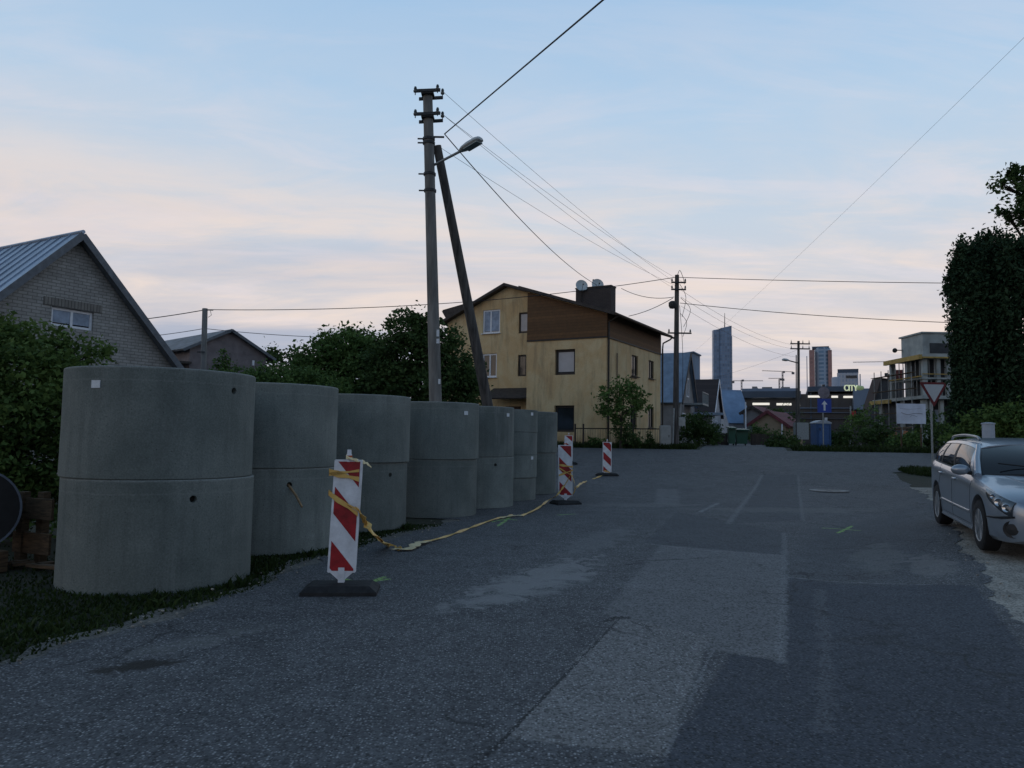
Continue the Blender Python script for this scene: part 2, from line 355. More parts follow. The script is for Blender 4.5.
# ------------------------------------------------------------------ mesh builder
class MB:
    def __init__(s): s.v = []; s.f = []; s.m = []
    def add(s, vs, fs, mi=0):
        o = len(s.v); s.v += [tuple(v) for v in vs]
        for f in fs: s.f.append([i + o for i in f]); s.m.append(mi)
        return s
    def box(s, c, size, u=Vector((1, 0, 0)), mi=0, up=None):
        """box centred at c; size along u, along the horizontal normal of u, and up"""
        u = Vector(u).normalized(); w = Vector(up) if up else Vector((0, 0, 1)); n = w.cross(u)
        a, b, h = size[0] / 2, size[1] / 2, size[2] / 2; c = Vector(c)
        vs = [c + u * (a * i) + n * (b * j) + w * (h * k) for k in (-1, 1) for i, j in ((-1, -1), (1, -1), (1, 1), (-1, 1))]
        return s.add(vs, [(0, 3, 2, 1), (4, 5, 6, 7), (0, 1, 5, 4), (1, 2, 6, 5), (2, 3, 7, 6), (3, 0, 4, 7)], mi)
    def bbox(s, c, size, u=Vector((1, 0, 0)), bev=0.01, mi=0):
        """box with chamfered top edges"""
        u = Vector(u).normalized(); w = Vector((0, 0, 1)); n = w.cross(u); c = Vector(c)
        a, b, h = size[0] / 2, size[1] / 2, size[2] / 2
        vs = []
        for (k, e) in ((-h, 0), (h - bev, 0), (h, bev)):
            vs += [c + u * ((a - e) * i) + n * ((b - e) * j) + w * k for i, j in ((-1, -1), (1, -1), (1, 1), (-1, 1))]
        fs = [(0, 3, 2, 1), (8, 9, 10, 11)]
        for l in (0, 4):
            for i in range(4): j = (i + 1) % 4; fs.append((l + i, l + j, l + j + 4, l + i + 4))
        return s.add(vs, fs, mi)
    def cyl(s, p0, p1, r0, r1=None, n=12, mi=0, caps=True):
        p0 = Vector(p0); p1 = Vector(p1); r1 = r0 if r1 is None else r1
        d = (p1 - p0).normalized(); a = d.orthogonal().normalized(); b = d.cross(a)
        vs = []
        for p, r in ((p0, r0), (p1, r1)):
            vs += [p + (a * math.cos(2 * math.pi * i / n) + b * math.sin(2 * math.pi * i / n)) * r for i in range(n)]
        fs = [(i, (i + 1) % n, n + (i + 1) % n, n + i) for i in range(n)]
        if caps: fs += [tuple(range(n - 1, -1, -1)), tuple(range(n, 2 * n))]
        return s.add(vs, fs, mi)
    def tube(s, pts, rad, n=6, mi=0, caps=True):
        pts = [Vector(p) for p in pts]; m = len(pts)
        rads = [rad] * m if isinstance(rad, (int, float)) else rad
        vs = []; a = None
        for i, p in enumerate(pts):
            d = (pts[min(i + 1, m - 1)] - pts[max(i - 1, 0)]).normalized()
            if a is None: a = d.orthogonal().normalized()
            a = (a - d * a.dot(d)).normalized(); b = d.cross(a)
            vs += [p + (a * math.cos(2 * math.pi * k / n) + b * math.sin(2 * math.pi * k / n)) * rads[i] for k in range(n)]
        fs = []
        for i in range(m - 1):
            for k in range(n): fs.append((i * n + k, i * n + (k + 1) % n, (i + 1) * n + (k + 1) % n, (i + 1) * n + k))
        if caps: fs += [tuple(range(n - 1, -1, -1)), tuple(range((m - 1) * n, m * n))]
        return s.add(vs, fs, mi)
    def lathe(s, prof_, c=(0, 0, 0), n=32, mi=0, closed=False, axis=None):
        """profile [(r,z)] round the z axis (or axis matrix) at c"""
        c = Vector(c); vs = []
        for (r, z) in prof_:
            for i in range(n):
                a = 2 * math.pi * i / n; p = Vector((r * math.cos(a), r * math.sin(a), z))
                if axis is not None: p = axis @ p
                vs.append(c + p)
        fs = []; m = len(prof_)
        for j in range(m if closed else m - 1):
            jn = (j + 1) % m
            for i in range(n): fs.append((j * n + i, j * n + (i + 1) % n, jn * n + (i + 1) % n, jn * n + i))
        if not closed:
            if prof_[0][0] > 1e-6: fs.append(tuple(range(n - 1, -1, -1)))
            if prof_[-1][0] > 1e-6: fs.append(tuple(range((m - 1) * n, m * n)))
        return s.add(vs, fs, mi)
    def prism(s, poly, P, u, ext, mi=0):
        """poly [(t,z)] on the vertical plane at P along u, pushed along vector ext; z absolute"""
        P = Vector((P[0], P[1], 0)); u = Vector(u); ext = Vector(ext); n = len(poly)
        vs = [P + u * t + Vector((0, 0, z)) for t, z in poly]; vs += [v + ext for v in vs]
        fs = [tuple(range(n)), tuple(range(2 * n - 1, n - 1, -1))] + [(i, n + i, n + (i + 1) % n, (i + 1) % n) for i in range(n)]
        return s.add(vs, fs, mi)
    def slab(s, quad, th, mi=0):
        """thick sheet: 4+ corner points (top face) pushed down along the normal by th"""
        q = [Vector(p) for p in quad]; nrm = (q[1] - q[0]).cross(q[2] - q[0]).normalized()
        if nrm.z < 0: nrm = -nrm
        n = len(q); vs = q + [p - nrm * th for p in q]
        return s.add(vs, [tuple(range(n)), tuple(range(2 * n - 1, n - 1, -1))] + [(i, n + i, n + (i + 1) % n, (i + 1) % n) for i in range(n)], mi)
    def ball(s, c, r, n=12, m=8, mi=0):
        c = Vector(c); rr = Vector(r) if not isinstance(r, (int, float)) else Vector((r, r, r))
        vs = [c + Vector((0, 0, -rr.z))]
        for j in range(1, m):
            th = math.pi * j / m
            for i in range(n):
                a = 2 * math.pi * i / n
                vs.append(c + Vector((rr.x * math.sin(th) * math.cos(a), rr.y * math.sin(th) * math.sin(a), -rr.z * math.cos(th))))
        vs.append(c + Vector((0, 0, rr.z))); fs = []
        for i in range(n): fs.append((0, 1 + (i + 1) % n, 1 + i))
        for j in range(m - 2):
            for i in range(n): fs.append((1 + j * n + i, 1 + j * n + (i + 1) % n, 1 + (j + 1) * n + (i + 1) % n, 1 + (j + 1) * n + i))
        L = len(vs) - 1
        for i in range(n): fs.append((L, 1 + (m - 2) * n + i, 1 + (m - 2) * n + (i + 1) % n))
        return s.add(vs, fs, mi)
    def build(s, name, mats, parent=None, loc=None, smooth=False, local=False, recalc=True):
        """world-coordinate geometry -> one mesh object (under parent, or with its origin at loc)"""
        off = Vector((0, 0, 0))
        if parent is not None:
            if not local:
                q = parent
                while q is not None: off += q.location; q = q.parent
        elif loc is not None: off = Vector(loc)
        me = bpy.data.meshes.new(name)
        me.from_pydata([(v[0] - off.x, v[1] - off.y, v[2] - off.z) for v in s.v], [], s.f)
        ms = mats if isinstance(mats, (list, tuple)) else [mats]
        for m in ms: me.materials.append(m)
        me.polygons.foreach_set('material_index', s.m)
        if recalc:
            bm = bmesh.new(); bm.from_mesh(me); bmesh.ops.recalc_face_normals(bm, faces=bm.faces); bm.to_mesh(me); bm.free()
        if smooth:
            me.polygons.foreach_set('use_smooth', [True] * len(me.polygons))
            try: me.set_sharp_from_angle(angle=R(38))
            except Exception: pass
        me.update()
        o = bpy.data.objects.new(name, me); COL.objects.link(o)
        if parent is not None: o.parent = parent
        elif loc is not None: o.location = off
        return o

def tag(o, label=None, cat=None, group=None, kind=None):
    if label: o['label'] = label
    if cat: o['category'] = cat
    if group: o['group'] = group
    if kind: o['kind'] = kind
    return o
def thing(name, loc, label, cat, group=None, rz=0.0):
    o = bpy.data.objects.new(name, None); COL.objects.link(o); o.location = Vector(loc); o.rotation_euler = (0, 0, rz)
    o.empty_display_size = 0.2
    return tag(o, label, cat, group)
def kids(o): return [c for c in bpy.data.objects if c.parent == o]
def copy_tree(o, parent=None):
    c = o.copy(); COL.objects.link(c)
    if parent is not None: c.parent = parent
    for ch in kids(o): copy_tree(ch, c)
    return c
def cut(o, cutter_mb):
    """real openings: subtract the cutter boxes (same coordinates as o's parent chain) from mesh o"""
    c = cutter_mb
    m = o.modifiers.new('cut', 'BOOLEAN'); m.operation = 'DIFFERENCE'; m.solver = 'EXACT'; m.object = c
    bpy.context.view_layer.update()
    dg = bpy.context.evaluated_depsgraph_get()
    me = bpy.data.meshes.new_from_object(o.evaluated_get(dg), preserve_all_data_layers=True, depsgraph=dg)
    o.modifiers.clear(); old = o.data; o.data = me; bpy.data.meshes.remove(old)
    me.name = o.name
    cm = c.data; bpy.data.objects.remove(c); bpy.data.meshes.remove(cm)

# ------------------------------------------------------------------ foliage
def leaves_mesh(name, pts, size, mats, parent=None, loc=(0, 0, 0), normals=None, aspect=0.6, jitter=0.45, kind=None, up=0.25):
    """pts: Nx3 world points; one folded leaf (two triangles sharing the midrib) at each"""
    n = len(pts); off = np.array(loc, float)
    if parent is not None:
        off = np.zeros(3); q = parent
        while q is not None: off += np.array(q.location); q = q.parent
    P = np.asarray(pts, float) - off
    d = RNG.normal(size=(n, 3)); d[:, 2] = d[:, 2] * 0.7 - up
    d /= np.linalg.norm(d, axis=1)[:, None]
    r = RNG.normal(size=(n, 3)); w = np.cross(d, r); w /= np.linalg.norm(w, axis=1)[:, None]
    nn = np.cross(d, w)
    L = (size * (1 + jitter * RNG.uniform(-1, 1, n)))[:, None]
    W = L * aspect * 0.5
    bend = nn * L * 0.12
    v0 = P - d * L * 0.5; v1 = P + w * W + bend; v2 = P + d * L * 0.5; v3 = P - w * W + bend
    V = np.stack([v0, v1, v2, v3], 1).reshape(-1, 3)
    me = bpy.data.meshes.new(name)
    me.vertices.add(4 * n); me.vertices.foreach_set('co', V.ravel())
    idx = (np.arange(n) * 4)[:, None]
    F = np.concatenate([idx + np.array([[0, 1, 2]]), idx + np.array([[0, 2, 3]])], 1).reshape(-1)
    me.loops.add(len(F)); me.loops.foreach_set('vertex_index', F)
    me.polygons.add(2 * n); me.polygons.foreach_set('loop_start', np.arange(0, 6 * n, 3)); me.polygons.foreach_set('loop_total', np.full(2 * n, 3))
    me.materials.append(mats); me.update(calc_edges=True); me.validate()
    o = bpy.data.objects.new(name, me); COL.objects.link(o)
    if parent is not None: o.parent = parent
    else: o.location = loc
    if kind: o['kind'] = kind
    return o

def crown_points(blobs, n, clump=0.35, per=26, shell=0.55):
    """blobs: (centre, (rx,ry,rz)); leaves gathered in clumps spread through the outer part of each blob"""
    vol = np.array([b[1][0] * b[1][1] * b[1][2] for b in blobs]) ** 0.75; vol /= vol.sum()
    out = []
    for b, w in zip(blobs, vol):
        nc = max(3, int(n * w / per))
        dirs = RNG.normal(size=(nc, 3)); dirs /= np.linalg.norm(dirs, axis=1)[:, None]
        rad = (shell + (1 - shell) * RNG.uniform(0, 1, nc) ** 0.6)
        rad *= 1 + 0.16 * RNG.normal(size=nc)
        spr = RNG.uniform(0, 1, nc) < 0.10
        rad = np.where(spr, RNG.uniform(1.02, 1.30, nc), rad)
        c = np.array(b[0]) + dirs * rad[:, None] * np.array(b[1])
        cs = clump * RNG.uniform(0.5, 1.4, nc) * np.where(spr, 0.5, 1.0)
        for i in range(nc):
            k = max(4, int(per * RNG.uniform(0.5, 1.5) * (0.45 if spr[i] else 1)))
            out.append(c[i] + RNG.normal(size=(k, 3)) * cs[i] * np.array([0.5, 0.5, 0.38]))
    return np.concatenate(out)

def limbs(mb, base, top, r0, blobs, n=8):
    """tapered trunk from base to top, with limbs running out into the blobs"""
    base = Vector(base); top = Vector(top)
    pts = []; K = 6
    for i in range(K + 1):
        f = i / K; p = base.lerp(top, f)
        pts.append(p + Vector((random.uniform(-1, 1), random.uniform(-1, 1), 0)) * r0 * 0.6 * (0 if i == 0 else 1))
    mb.tube(pts, [r0 * (1.25 if i == 0 else 1 - 0.75 * i / K) for i in range(K + 1)], n)
    for (c, rr) in blobs:
        c = Vector(c); f = random.uniform(0.35, 0.8); s = base.lerp(top, f)
        mid = s.lerp(c, 0.5) + Vector((random.uniform(-.1, .1), random.uniform(-.1, .1), 0.12)) * (c - s).length
        mb.tube([s, mid, c], [r0 * 0.42, r0 * 0.26, r0 * 0.08], 6)
        for _ in range(3):
            e = c + Vector((random.uniform(-1, 1) * rr[0], random.uniform(-1, 1) * rr[1], random.uniform(-.3, 1) * rr[2])) * 0.8
            mb.tube([mid.lerp(c, 0.5), mid.lerp(c, .6).lerp(e, .5), e], [r0 * 0.16, r0 * 0.1, r0 * 0.03], 5)

BARK = mat('bark', (0.06, 0.048, 0.036), 0.95, 0.3, 9, 0.6, 25)
def tree(name, base, top, r0, blobs, n, leaf, lmat, label, cat='tree', group=None, clump=0.35, per=26, shell=0.5, trunk='trunk', crown='crown', up=0.25):
    t = thing(name, base, label, cat, group)
    mb = MB(); limbs(mb, base, top, r0, blobs); mb.build(trunk, BARK, t, smooth=True)
    leaves_mesh(crown, crown_points(blobs, n, clump, per, shell), leaf, lmat, t, up=up)
    return t
# ================================================================== GROUND AND ROADS
def lerp_tab(tab, x):
    if x <= tab[0][0]: return tab[0][1]
    for (a, b), (c, d) in zip(tab, tab[1:]):
        if x <= c: return b + (d - b) * (x - a) / (c - a)
    return tab[-1][1]
_re = [gnd(px, py) for px, py in ((1024, 640), (985, 590), (960, 555), (940, 522), (925, 500), (908, 484), (893, 473))]
RIGHT = [(-20, _re[0].x - 8.6), (2, _re[0].x - 1.25)] + [(p.y, p.x) for p in _re]
RIGHT.sort()
LEFT = [(-20, -11.5), (0, -5.05), (4.0, -3.75)] + [(gnd(px, py).y, gnd(px, py).x) for px, py in ((0, 665), (60, 646), (150, 626), (240, 593), (330, 556), (364, 545), (400, 536), (430, 528), (462, 519))]
LEFT.sort()
RAISE = [(2, .03), (5.8, .09), (9.5, .184), (12, .255), (16, .25), (20, .17), (24, 0.0)]
def sm(t): t = max(0, min(1, t)); return t * t * (3 - 2 * t)
def G(x, y):
    z = prof(y)
    if 2 < y < 24: z += lerp_tab(RAISE, y) * sm((x - (lerp_tab(RIGHT, y) - 1.7)) / 1.9)
    return z

GRASS_SOIL = mat('grass_soil', (0.020, 0.028, 0.012), 0.95, 0.3, 3.0, 0.8, 30, color2=(0.032, 0.030, 0.020))
GRAVEL = asphalt('gravel', (0.24, 0.215, 0.18), (0.36, 0.33, 0.285), (0.42, 0.40, 0.36), 0.6, bump=1.0, patchy=0.35)
_dir = R(18.2)
worn = []
for (px, py, rx, ry, ang, amt, wc) in ((540, 578, 2.2, 0.55, 1.1, 0.65, (0.26, 0.255, 0.25)), (600, 540, 2.6, 0.5, 1.2, 0.35, (0.20, 0.20, 0.20)),
                                       (880, 560, 2.0, 0.5, 1.1, 0.35, (0.19, 0.19, 0.18)), (520, 590, 1.6, 0.5, 0.9, 0.4, (0.22, 0.22, 0.22)),
                                       (790, 510, 3.2, 0.9, 0.1, 0.35, (0.18, 0.175, 0.165)), (640, 505, 2.2, 0.6, 0.2, 0.35, (0.19, 0.185, 0.18)),
                                       (140, 666, 0.34, 0.15, 0.5, 0.95, (0.02, 0.018, 0.015)), (200, 640, 0.8, 0.25, 0.9, 0.3, (0.2, 0.2, 0.19)),
                                       (930, 575, 1.2, 0.35, 1.15, 0.45, (0.22, 0.21, 0.20))):
    g = gnd(px, py); worn.append((g.x, g.y, rx, ry, ang, amt, wc))
def gp_(pxs): return [(gnd(*q).x, gnd(*q).y) for q in pxs]
DF = ((0.066, 0.071, 0.080), (0.086, 0.091, 0.099)); DK = ((0.044, 0.052, 0.066), (0.060, 0.068, 0.083)); PA = ((0.152, 0.148, 0.146), (0.195, 0.190, 0.186)); MI = ((0.132, 0.132, 0.135), (0.162, 0.161, 0.163))
QUADS = [(gp_([(788, 577), (975, 598), (1060, 700), (1075, 790), (783, 790)]), *DK, 0.22, 0.05), (gp_([(713, 651), (786, 661), (790, 950), (540, 950), (664, 757)]), *DK, 0.22, 0.05),
         (gp_([(808, 530), (905, 516), (940, 550), (915, 592), (790, 577)]), *DF, 0.3, 0.35), (gp_([(678, 512), (784, 532), (784, 556), (642, 543)]), *DF, 0.25, 0.08),
         (gp_([(762, 474), (798, 475), (803, 520), (728, 524)]), *DF, 0.25, 0.12), (gp_([(657, 489), (678, 489), (680, 505), (655, 504)]), *MI, 0.4, 0.12),
         (gp_([(662, 545), (784, 555), (782, 661), (700, 648), (603, 613)]), *MI, 0.35, 0.05), (gp_([(618, 617), (711, 636), (664, 756), (505, 738)]), *PA, 0.8, 0.04)]
LG = (0.25, 0.255, 0.26); BK = (0.022, 0.023, 0.026); GRN = (0.26, 0.44, 0.12)
LINES = [(gp_([(762, 475), (748, 497), (728, 524)]), 0.13, LG, 0.36, 0.52), (gp_([(784, 533), (785, 577), (783, 620), (781, 662)]), 0.10, LG, 0.34, 0.52), (gp_([(786, 577), (860, 584), (930, 593)]), 0.05, LG, 0.36, 0.52),
         (gp_([(820, 590), (826, 660), (824, 730)]), 0.13, (0.13, 0.135, 0.145), 0.4, 0.5), (gp_([(798, 475), (803, 520)]), 0.09, LG, 0.3, 0.52), (gp_([(643, 543), (700, 550), (784, 556)]), 0.06, LG, 0.36, 0.52),
         (gp_([(713, 650), (690, 700), (664, 757)]), 0.03, LG, 0.4, 0.5), (gp_([(622, 616), (560, 680), (505, 738), (440, 800)]), 0.022, BK, 0.9, 0.35), (gp_([(606, 621), (616, 617), (626, 618)]), 0.06, BK, 0.95, 0.35),
         (gp_([(622, 565), (640, 563)]), 0.05, BK, 0.8, 0.4), (gp_([(612, 497), (652, 498)]), 0.08, LG, 0.6, 0.5), (gp_([(700, 512), (718, 503)]), 0.12, LG, 0.6, 0.5),
         (gp_([(340, 578), (362, 583), (388, 579)]), 0.06, GRN, 0.95, 0.42), (gp_([(362, 586), (384, 577)]), 0.06, GRN, 0.95, 0.42), (gp_([(492, 522), (505, 519), (516, 520)]), 0.06, GRN, 0.95, 0.42), (gp_([(498, 526), (510, 517)]), 0.06, GRN, 0.95, 0.42),
         (gp_([(824, 528), (842, 529), (860, 531)]), 0.06, GRN, 0.95, 0.42), (gp_([(838, 533), (852, 526)]), 0.06, GRN, 0.95, 0.42), (gp_([(558, 515), (574, 514)]), 0.06, GRN, 0.95, 0.42)]
ASPH = asphalt('old_asphalt', (0.066, 0.068, 0.073), (0.100, 0.102, 0.107), (0.46, 0.46, 0.46), 0.75, worn, bump=0.8, quads=QUADS, lines=LINES)
def grid_sheet(name, xs, ys, m, off, kind='structure', zf=None):
    zf = zf or G
    vs = []; fs = []
    for y in ys:
        row = xs(y) if callable(xs) else xs
        for x in row: vs.append((x, y, zf(x, y) + off))
    nx = len(row)
    for j in range(len(ys) - 1):
        for i in range(nx - 1): a = j * nx + i; fs.append((a, a + 1, a + nx + 1, a + nx))
    mb = MB(); mb.add(vs, fs)
    o = mb.build(name, m, loc=(0, 0, 0)); tag(o, kind=kind); return o

ys_g = [-300, -100, -40] + [i * 1.0 for i in range(-20, 0, 2)] + [i * 0.5 for i in range(0, 85)] + [44, 48, 52, 56, 60, 67, 75, 92, 110, 150, 200, 300, 500, 1000, 2000, 9000]
xs_g = [-9000, -2000, -400, -100, -40, -20] + [i * 0.5 for i in range(-24, 40)] + [20, 25, 40, 100, 400, 2000, 9000]
ground = grid_sheet('ground', xs_g, ys_g, GRASS_SOIL, -0.016)

EDGE = random.Random(3)
def road_rows(y):
    l = lerp_tab(LEFT, y) + 0.05 * math.sin(y * 5.1) + 0.03 * math.sin(y * 11.3) + EDGE.uniform(-.035, .035)
    if y > LEFT[-1][0]:
        f = (y - LEFT[-1][0]); l = LEFT[-1][1] - 0.55 - min(f, 3) * 0.25 + max(0, f - 3) * 0.30
    if y > 22.5: l = l - (y - 22.5) ** 1.5 * 4.2
    r = lerp_tab(RIGHT, y) + 0.06 * math.sin(y * 2.3 + 1) + 0.035 * math.sin(y * 9.7) + EDGE.uniform(-.04, .04)
    if y > RIGHT[-1][0]: r = RIGHT[-1][1] + (y - RIGHT[-1][0]) ** 2 * 3.0
    l = max(l, -70); r = min(r, 80)
    n = 40
    return [l + (r - l) * i / n for i in range(n + 1)]
ys_r = [-20, -15, -10, -5, -2] + [i * 0.25 for i in range(0, 12)] + [3 + i * 0.0625 for i in range(0, 160)] + [13 + i * .125 for i in range(0, 80)] + [23 + i * .25 for i in range(0, 55)]
road = grid_sheet('road', road_rows, ys_r, ASPH, 0.0)
# the road goes on over the brow of the hill
def cont(y):
    a = at(697, 447, 37).x; w = 4.3; c = a + (y - 36.5) * 0.33
    return [c + w * i / 6 for i in range(7)]
grid_sheet('road_beyond_crossing', cont, [36.5 + i * 1.0 for i in range(0, 24)] + [60, 64, 70, 75, 90, 110], ASPH, 0.004)

grid_sheet('gravel_shoulder', lambda y: [lerp_tab(RIGHT, y) - 0.6 + 0.25 * i for i in range(20)], [i * 0.25 for i in range(4, 97)], GRAVEL, -0.006)
# earth strip between the grass and the asphalt on the left
DIRT = asphalt('verge_dirt', (0.10, 0.092, 0.08), (0.17, 0.16, 0.14), (0.22, 0.21, 0.2), 0.5, bump=0.9, patchy=0.4)
def dirt_rows(y):
    l = lerp_tab(LEFT, y)
    return [l - 0.22 - 0.13 * math.sin(y * 2.3) - 0.06 * math.sin(y * 7) + i * 0.16 for i in range(5)]
grid_sheet('dirt_edge', dirt_rows, [i * 0.2 for i in range(15, 78)], DIRT, -0.008)
# small stones along both edges
stones = MB()
for i in range(200):
    if i % 2: y = random.uniform(3, 14); x = lerp_tab(LEFT, y) + random.gauss(-0.05, 0.12)
    else: y = random.uniform(4, 22); x = lerp_tab(RIGHT, y) + abs(random.gauss(0, 0.5)) - 0.1
    r = random.uniform(0.005, 0.017)
    stones.ball((x, y, G(x, y) + r * 0.4 + 0.012), (r, r * random.uniform(.6, 1), r * .6), 6, 4)
tag(stones.build('loose_gravel', GRAVEL, loc=(0, 0, 0)), 'scattered small stones along the edges of the asphalt', 'gravel', kind='stuff')

# manhole
mh = gnd(829, 491); mh.z = G(mh.x, mh.y)
t = thing('manhole_cover', mh, 'round pale iron manhole cover set in the road near the crossing', 'manhole')
IRON = mat('iron', (0.13, 0.125, 0.12), 0.6, 0.25, 14, 0.4, 60, metal=0.3)
PALE_C = mat('pale_concrete', (0.30, 0.29, 0.28), 0.9, 0.15, 10, 0.4)
m_ = MB(); m_.lathe([(0.56, 0.0), (0.56, 0.022), (0.36, 0.026), (0.36, 0.0)], mh, 28, closed=True); m_.build('collar', PALE_C, t)
m_ = MB(); m_.lathe([(0.35, 0.0), (0.35, 0.024), (0.30, 0.028), (0.29, 0.022), (0.1, 0.022), (0.09, 0.03), (0.0, 0.03)], mh, 28); m_.build('lid', IRON, t)

# grass
GRASS = leaf_mat('grass_blades', (0.012, 0.022, 0.007), (0.044, 0.068, 0.020), 0.2)
def grass(name, pts, hgt, label, width=0.012):
    n = len(pts); P = np.array(pts, float)
    a = RNG.uniform(0, 2 * math.pi, n); h = hgt * RNG.uniform(0.4, 1.3, n)
    lean = RNG.normal(size=(n, 2)) * 0.45 * h[:, None]
    w = np.stack([np.cos(a), np.sin(a), np.zeros(n)], 1) * width
    tip = P + np.stack([lean[:, 0], lean[:, 1], h], 1); mid = P + np.stack([lean[:, 0] * .3, lean[:, 1] * .3, h * .6], 1)
    V = np.stack([P - w, P + w, mid + w * .7, mid - w * .7, tip], 1).reshape(-1, 3)
    vs = V.tolist(); fs = []
    for i in range(n): o = 5 * i; fs += [(o, o + 1, o + 2, o + 3), (o + 3, o + 2, o + 4)]
    me = bpy.data.meshes.new(name); me.from_pydata(vs, [], fs); me.materials.append(GRASS); me.update()
    o = bpy.data.objects.new(name, me); COL.objects.link(o); tag(o, label, 'grass', kind='stuff'); return o
pts = []
while len(pts) < 30000:
    y = random.uniform(3.2, 13); l = lerp_tab(LEFT, y)
    x = l - 0.06 - abs(random.gauss(0, 1.5)) - 0.12 * math.sin(y * 2.3)
    if random.random() < (0.45 if (l - x) < 0.3 else 0.0): continue
    pts.append((x, y, G(x, y) - 0.03))
grass('grass', pts, 0.052, 'dark short grass beside the nearest concrete rings')
pts = []
for _ in range(22):
    y = random.uniform(3.6, 12.5); l = lerp_tab(LEFT, y); x = l - 0.15 - abs(random.gauss(0, 0.8)) - .12 * math.sin(y * 2.3)
    for _k in range(random.randint(8, 22)): pts.append((x + random.gauss(0, .05), y + random.gauss(0, .05), G(x, y) - 0.02))
grass('weeds', pts, 0.11, 'taller weedy tufts standing in the grass by the rings', 0.02)
pts = []
c0 = gnd(924, 473)
for _ in range(2200):
    a = random.uniform(0, 6.28); r = random.random() ** 0.5
    x = c0.x + 0.4 + math.cos(a) * r * 1.15; y = c0.y + math.sin(a) * r * 1.5; pts.append((x, y, G(x, y) - 0.02))
grass('grass', pts, 0.16, 'patch of grass on the right hand street corner', 0.018)
pts = []
for _ in range(9000):
    y = 36.7 + abs(random.gauss(0, 1.6)); x = random.uniform(8.0, 40)
    if cont(y)[0] - 0.2 < x < cont(y)[-1] + 0.3: continue
    pts.append((x, y, prof(y) - 0.03))
for _ in range(2500): y = 36.7 + abs(random.gauss(0, .5)); x = random.uniform(2, 9); pts.append((x, y, prof(y) - 0.03))
grass('grass', pts, 0.26, 'grass verge along the far side of the crossing', 0.03)

# ================================================================== CONCRETE RINGS
CONC = concrete_mat()
LABEL = mat('white_sticker', (0.62, 0.66, 0.70), 0.5, 0.08, 30)
DARKHOLE = mat('dark_hole_shade', (0.03, 0.03, 0.028), 0.95, 0.2, 10)  # dark colour standing in for the shade inside the lifting holes
RR, RH = 0.91, 1.1
R_OF = {256: 0.945}
def ring_center(px, D):
    phi = math.atan((px - 512 + 0.0) / FPX); a = phi - math.asin(R_OF.get(px, RR) / D)
    return Vector((math.sin(a) * D, math.cos(a) * D, 0))
SPEC = [(256, 8.9), (339, 10.85), (411, 12.95), (480, 15.0), (515, 16.8), (538, 18.6), (558, 20.5)]
names = ['nearest', 'second', 'third', 'fourth', 'fifth', 'sixth', 'farthest']
def ring_hit(px, py, c):
    d = ray(px, py); dx, dy = d.x, d.y; ox, oy = CAM.x - c.x, CAM.y - c.y
    A = dx * dx + dy * dy; B = 2 * (ox * dx + oy * dy); C = ox * ox + oy * oy - RR * RR
    k = (-B - math.sqrt(max(0, B * B - 4 * A * C))) / (2 * A); p = CAM + d * k
    return p, Vector((p.x - c.x, p.y - c.y, 0)).normalized()
HOLES = {(0, 1): (235, 391), (0, 0): (193, 499), (1, 0): (290, 485), (2, 0): (392, 475), (4, 0): (496, 465), (5, 2): (521, 420)}
STICK = {(0, 1): (96, 384), (3, 1): (466, 413), (4, 1): (508, 415), (5, 3): (532, 414), (5, 1): (532, 458)}
look = {(0, 0): 'lower concrete ring of the nearest stack, with one lifting hole near its rim',
        (0, 1): 'upper concrete ring of the nearest stack, white sticker at left and a hole at right',
        (1, 0): 'lower concrete ring of the second stack, a wooden stick poking from its hole',
        (1, 1): 'upper concrete ring of the second stack, plain, without a sticker',
        (2, 0): 'lower concrete ring of the third stack, behind the nearest striped barrier board',
        (2, 1): 'plain upper concrete ring of the third stack, above the one with the hole at right',
        (3, 0): 'plain lower concrete ring of the fourth stack, under the ring with a white sticker',
        (3, 1): 'upper ring of the fourth stack, white sticker near its right edge, below the big pole',
        (4, 0): 'lower concrete ring of the fifth stack, with a small hole under its rim',
        (4, 1): 'upper concrete ring of the fifth stack, with a small white sticker',
        (5, 0): 'bottom ring of the stack of four half height concrete rings',
        (5, 1): 'second ring from the bottom with a sticker, in the stack of four half height rings',
        (5, 2): 'third ring up in the stack of four half height concrete rings, with a hole',
        (5, 3): 'topmost ring with a sticker, in the stack of four half height concrete rings',
        (6, 0): 'lower concrete ring of the farthest stack, beside the second striped barrier',
        (6, 1): 'upper concrete ring of the farthest stack, in front of the yellow house'}
CENT = []
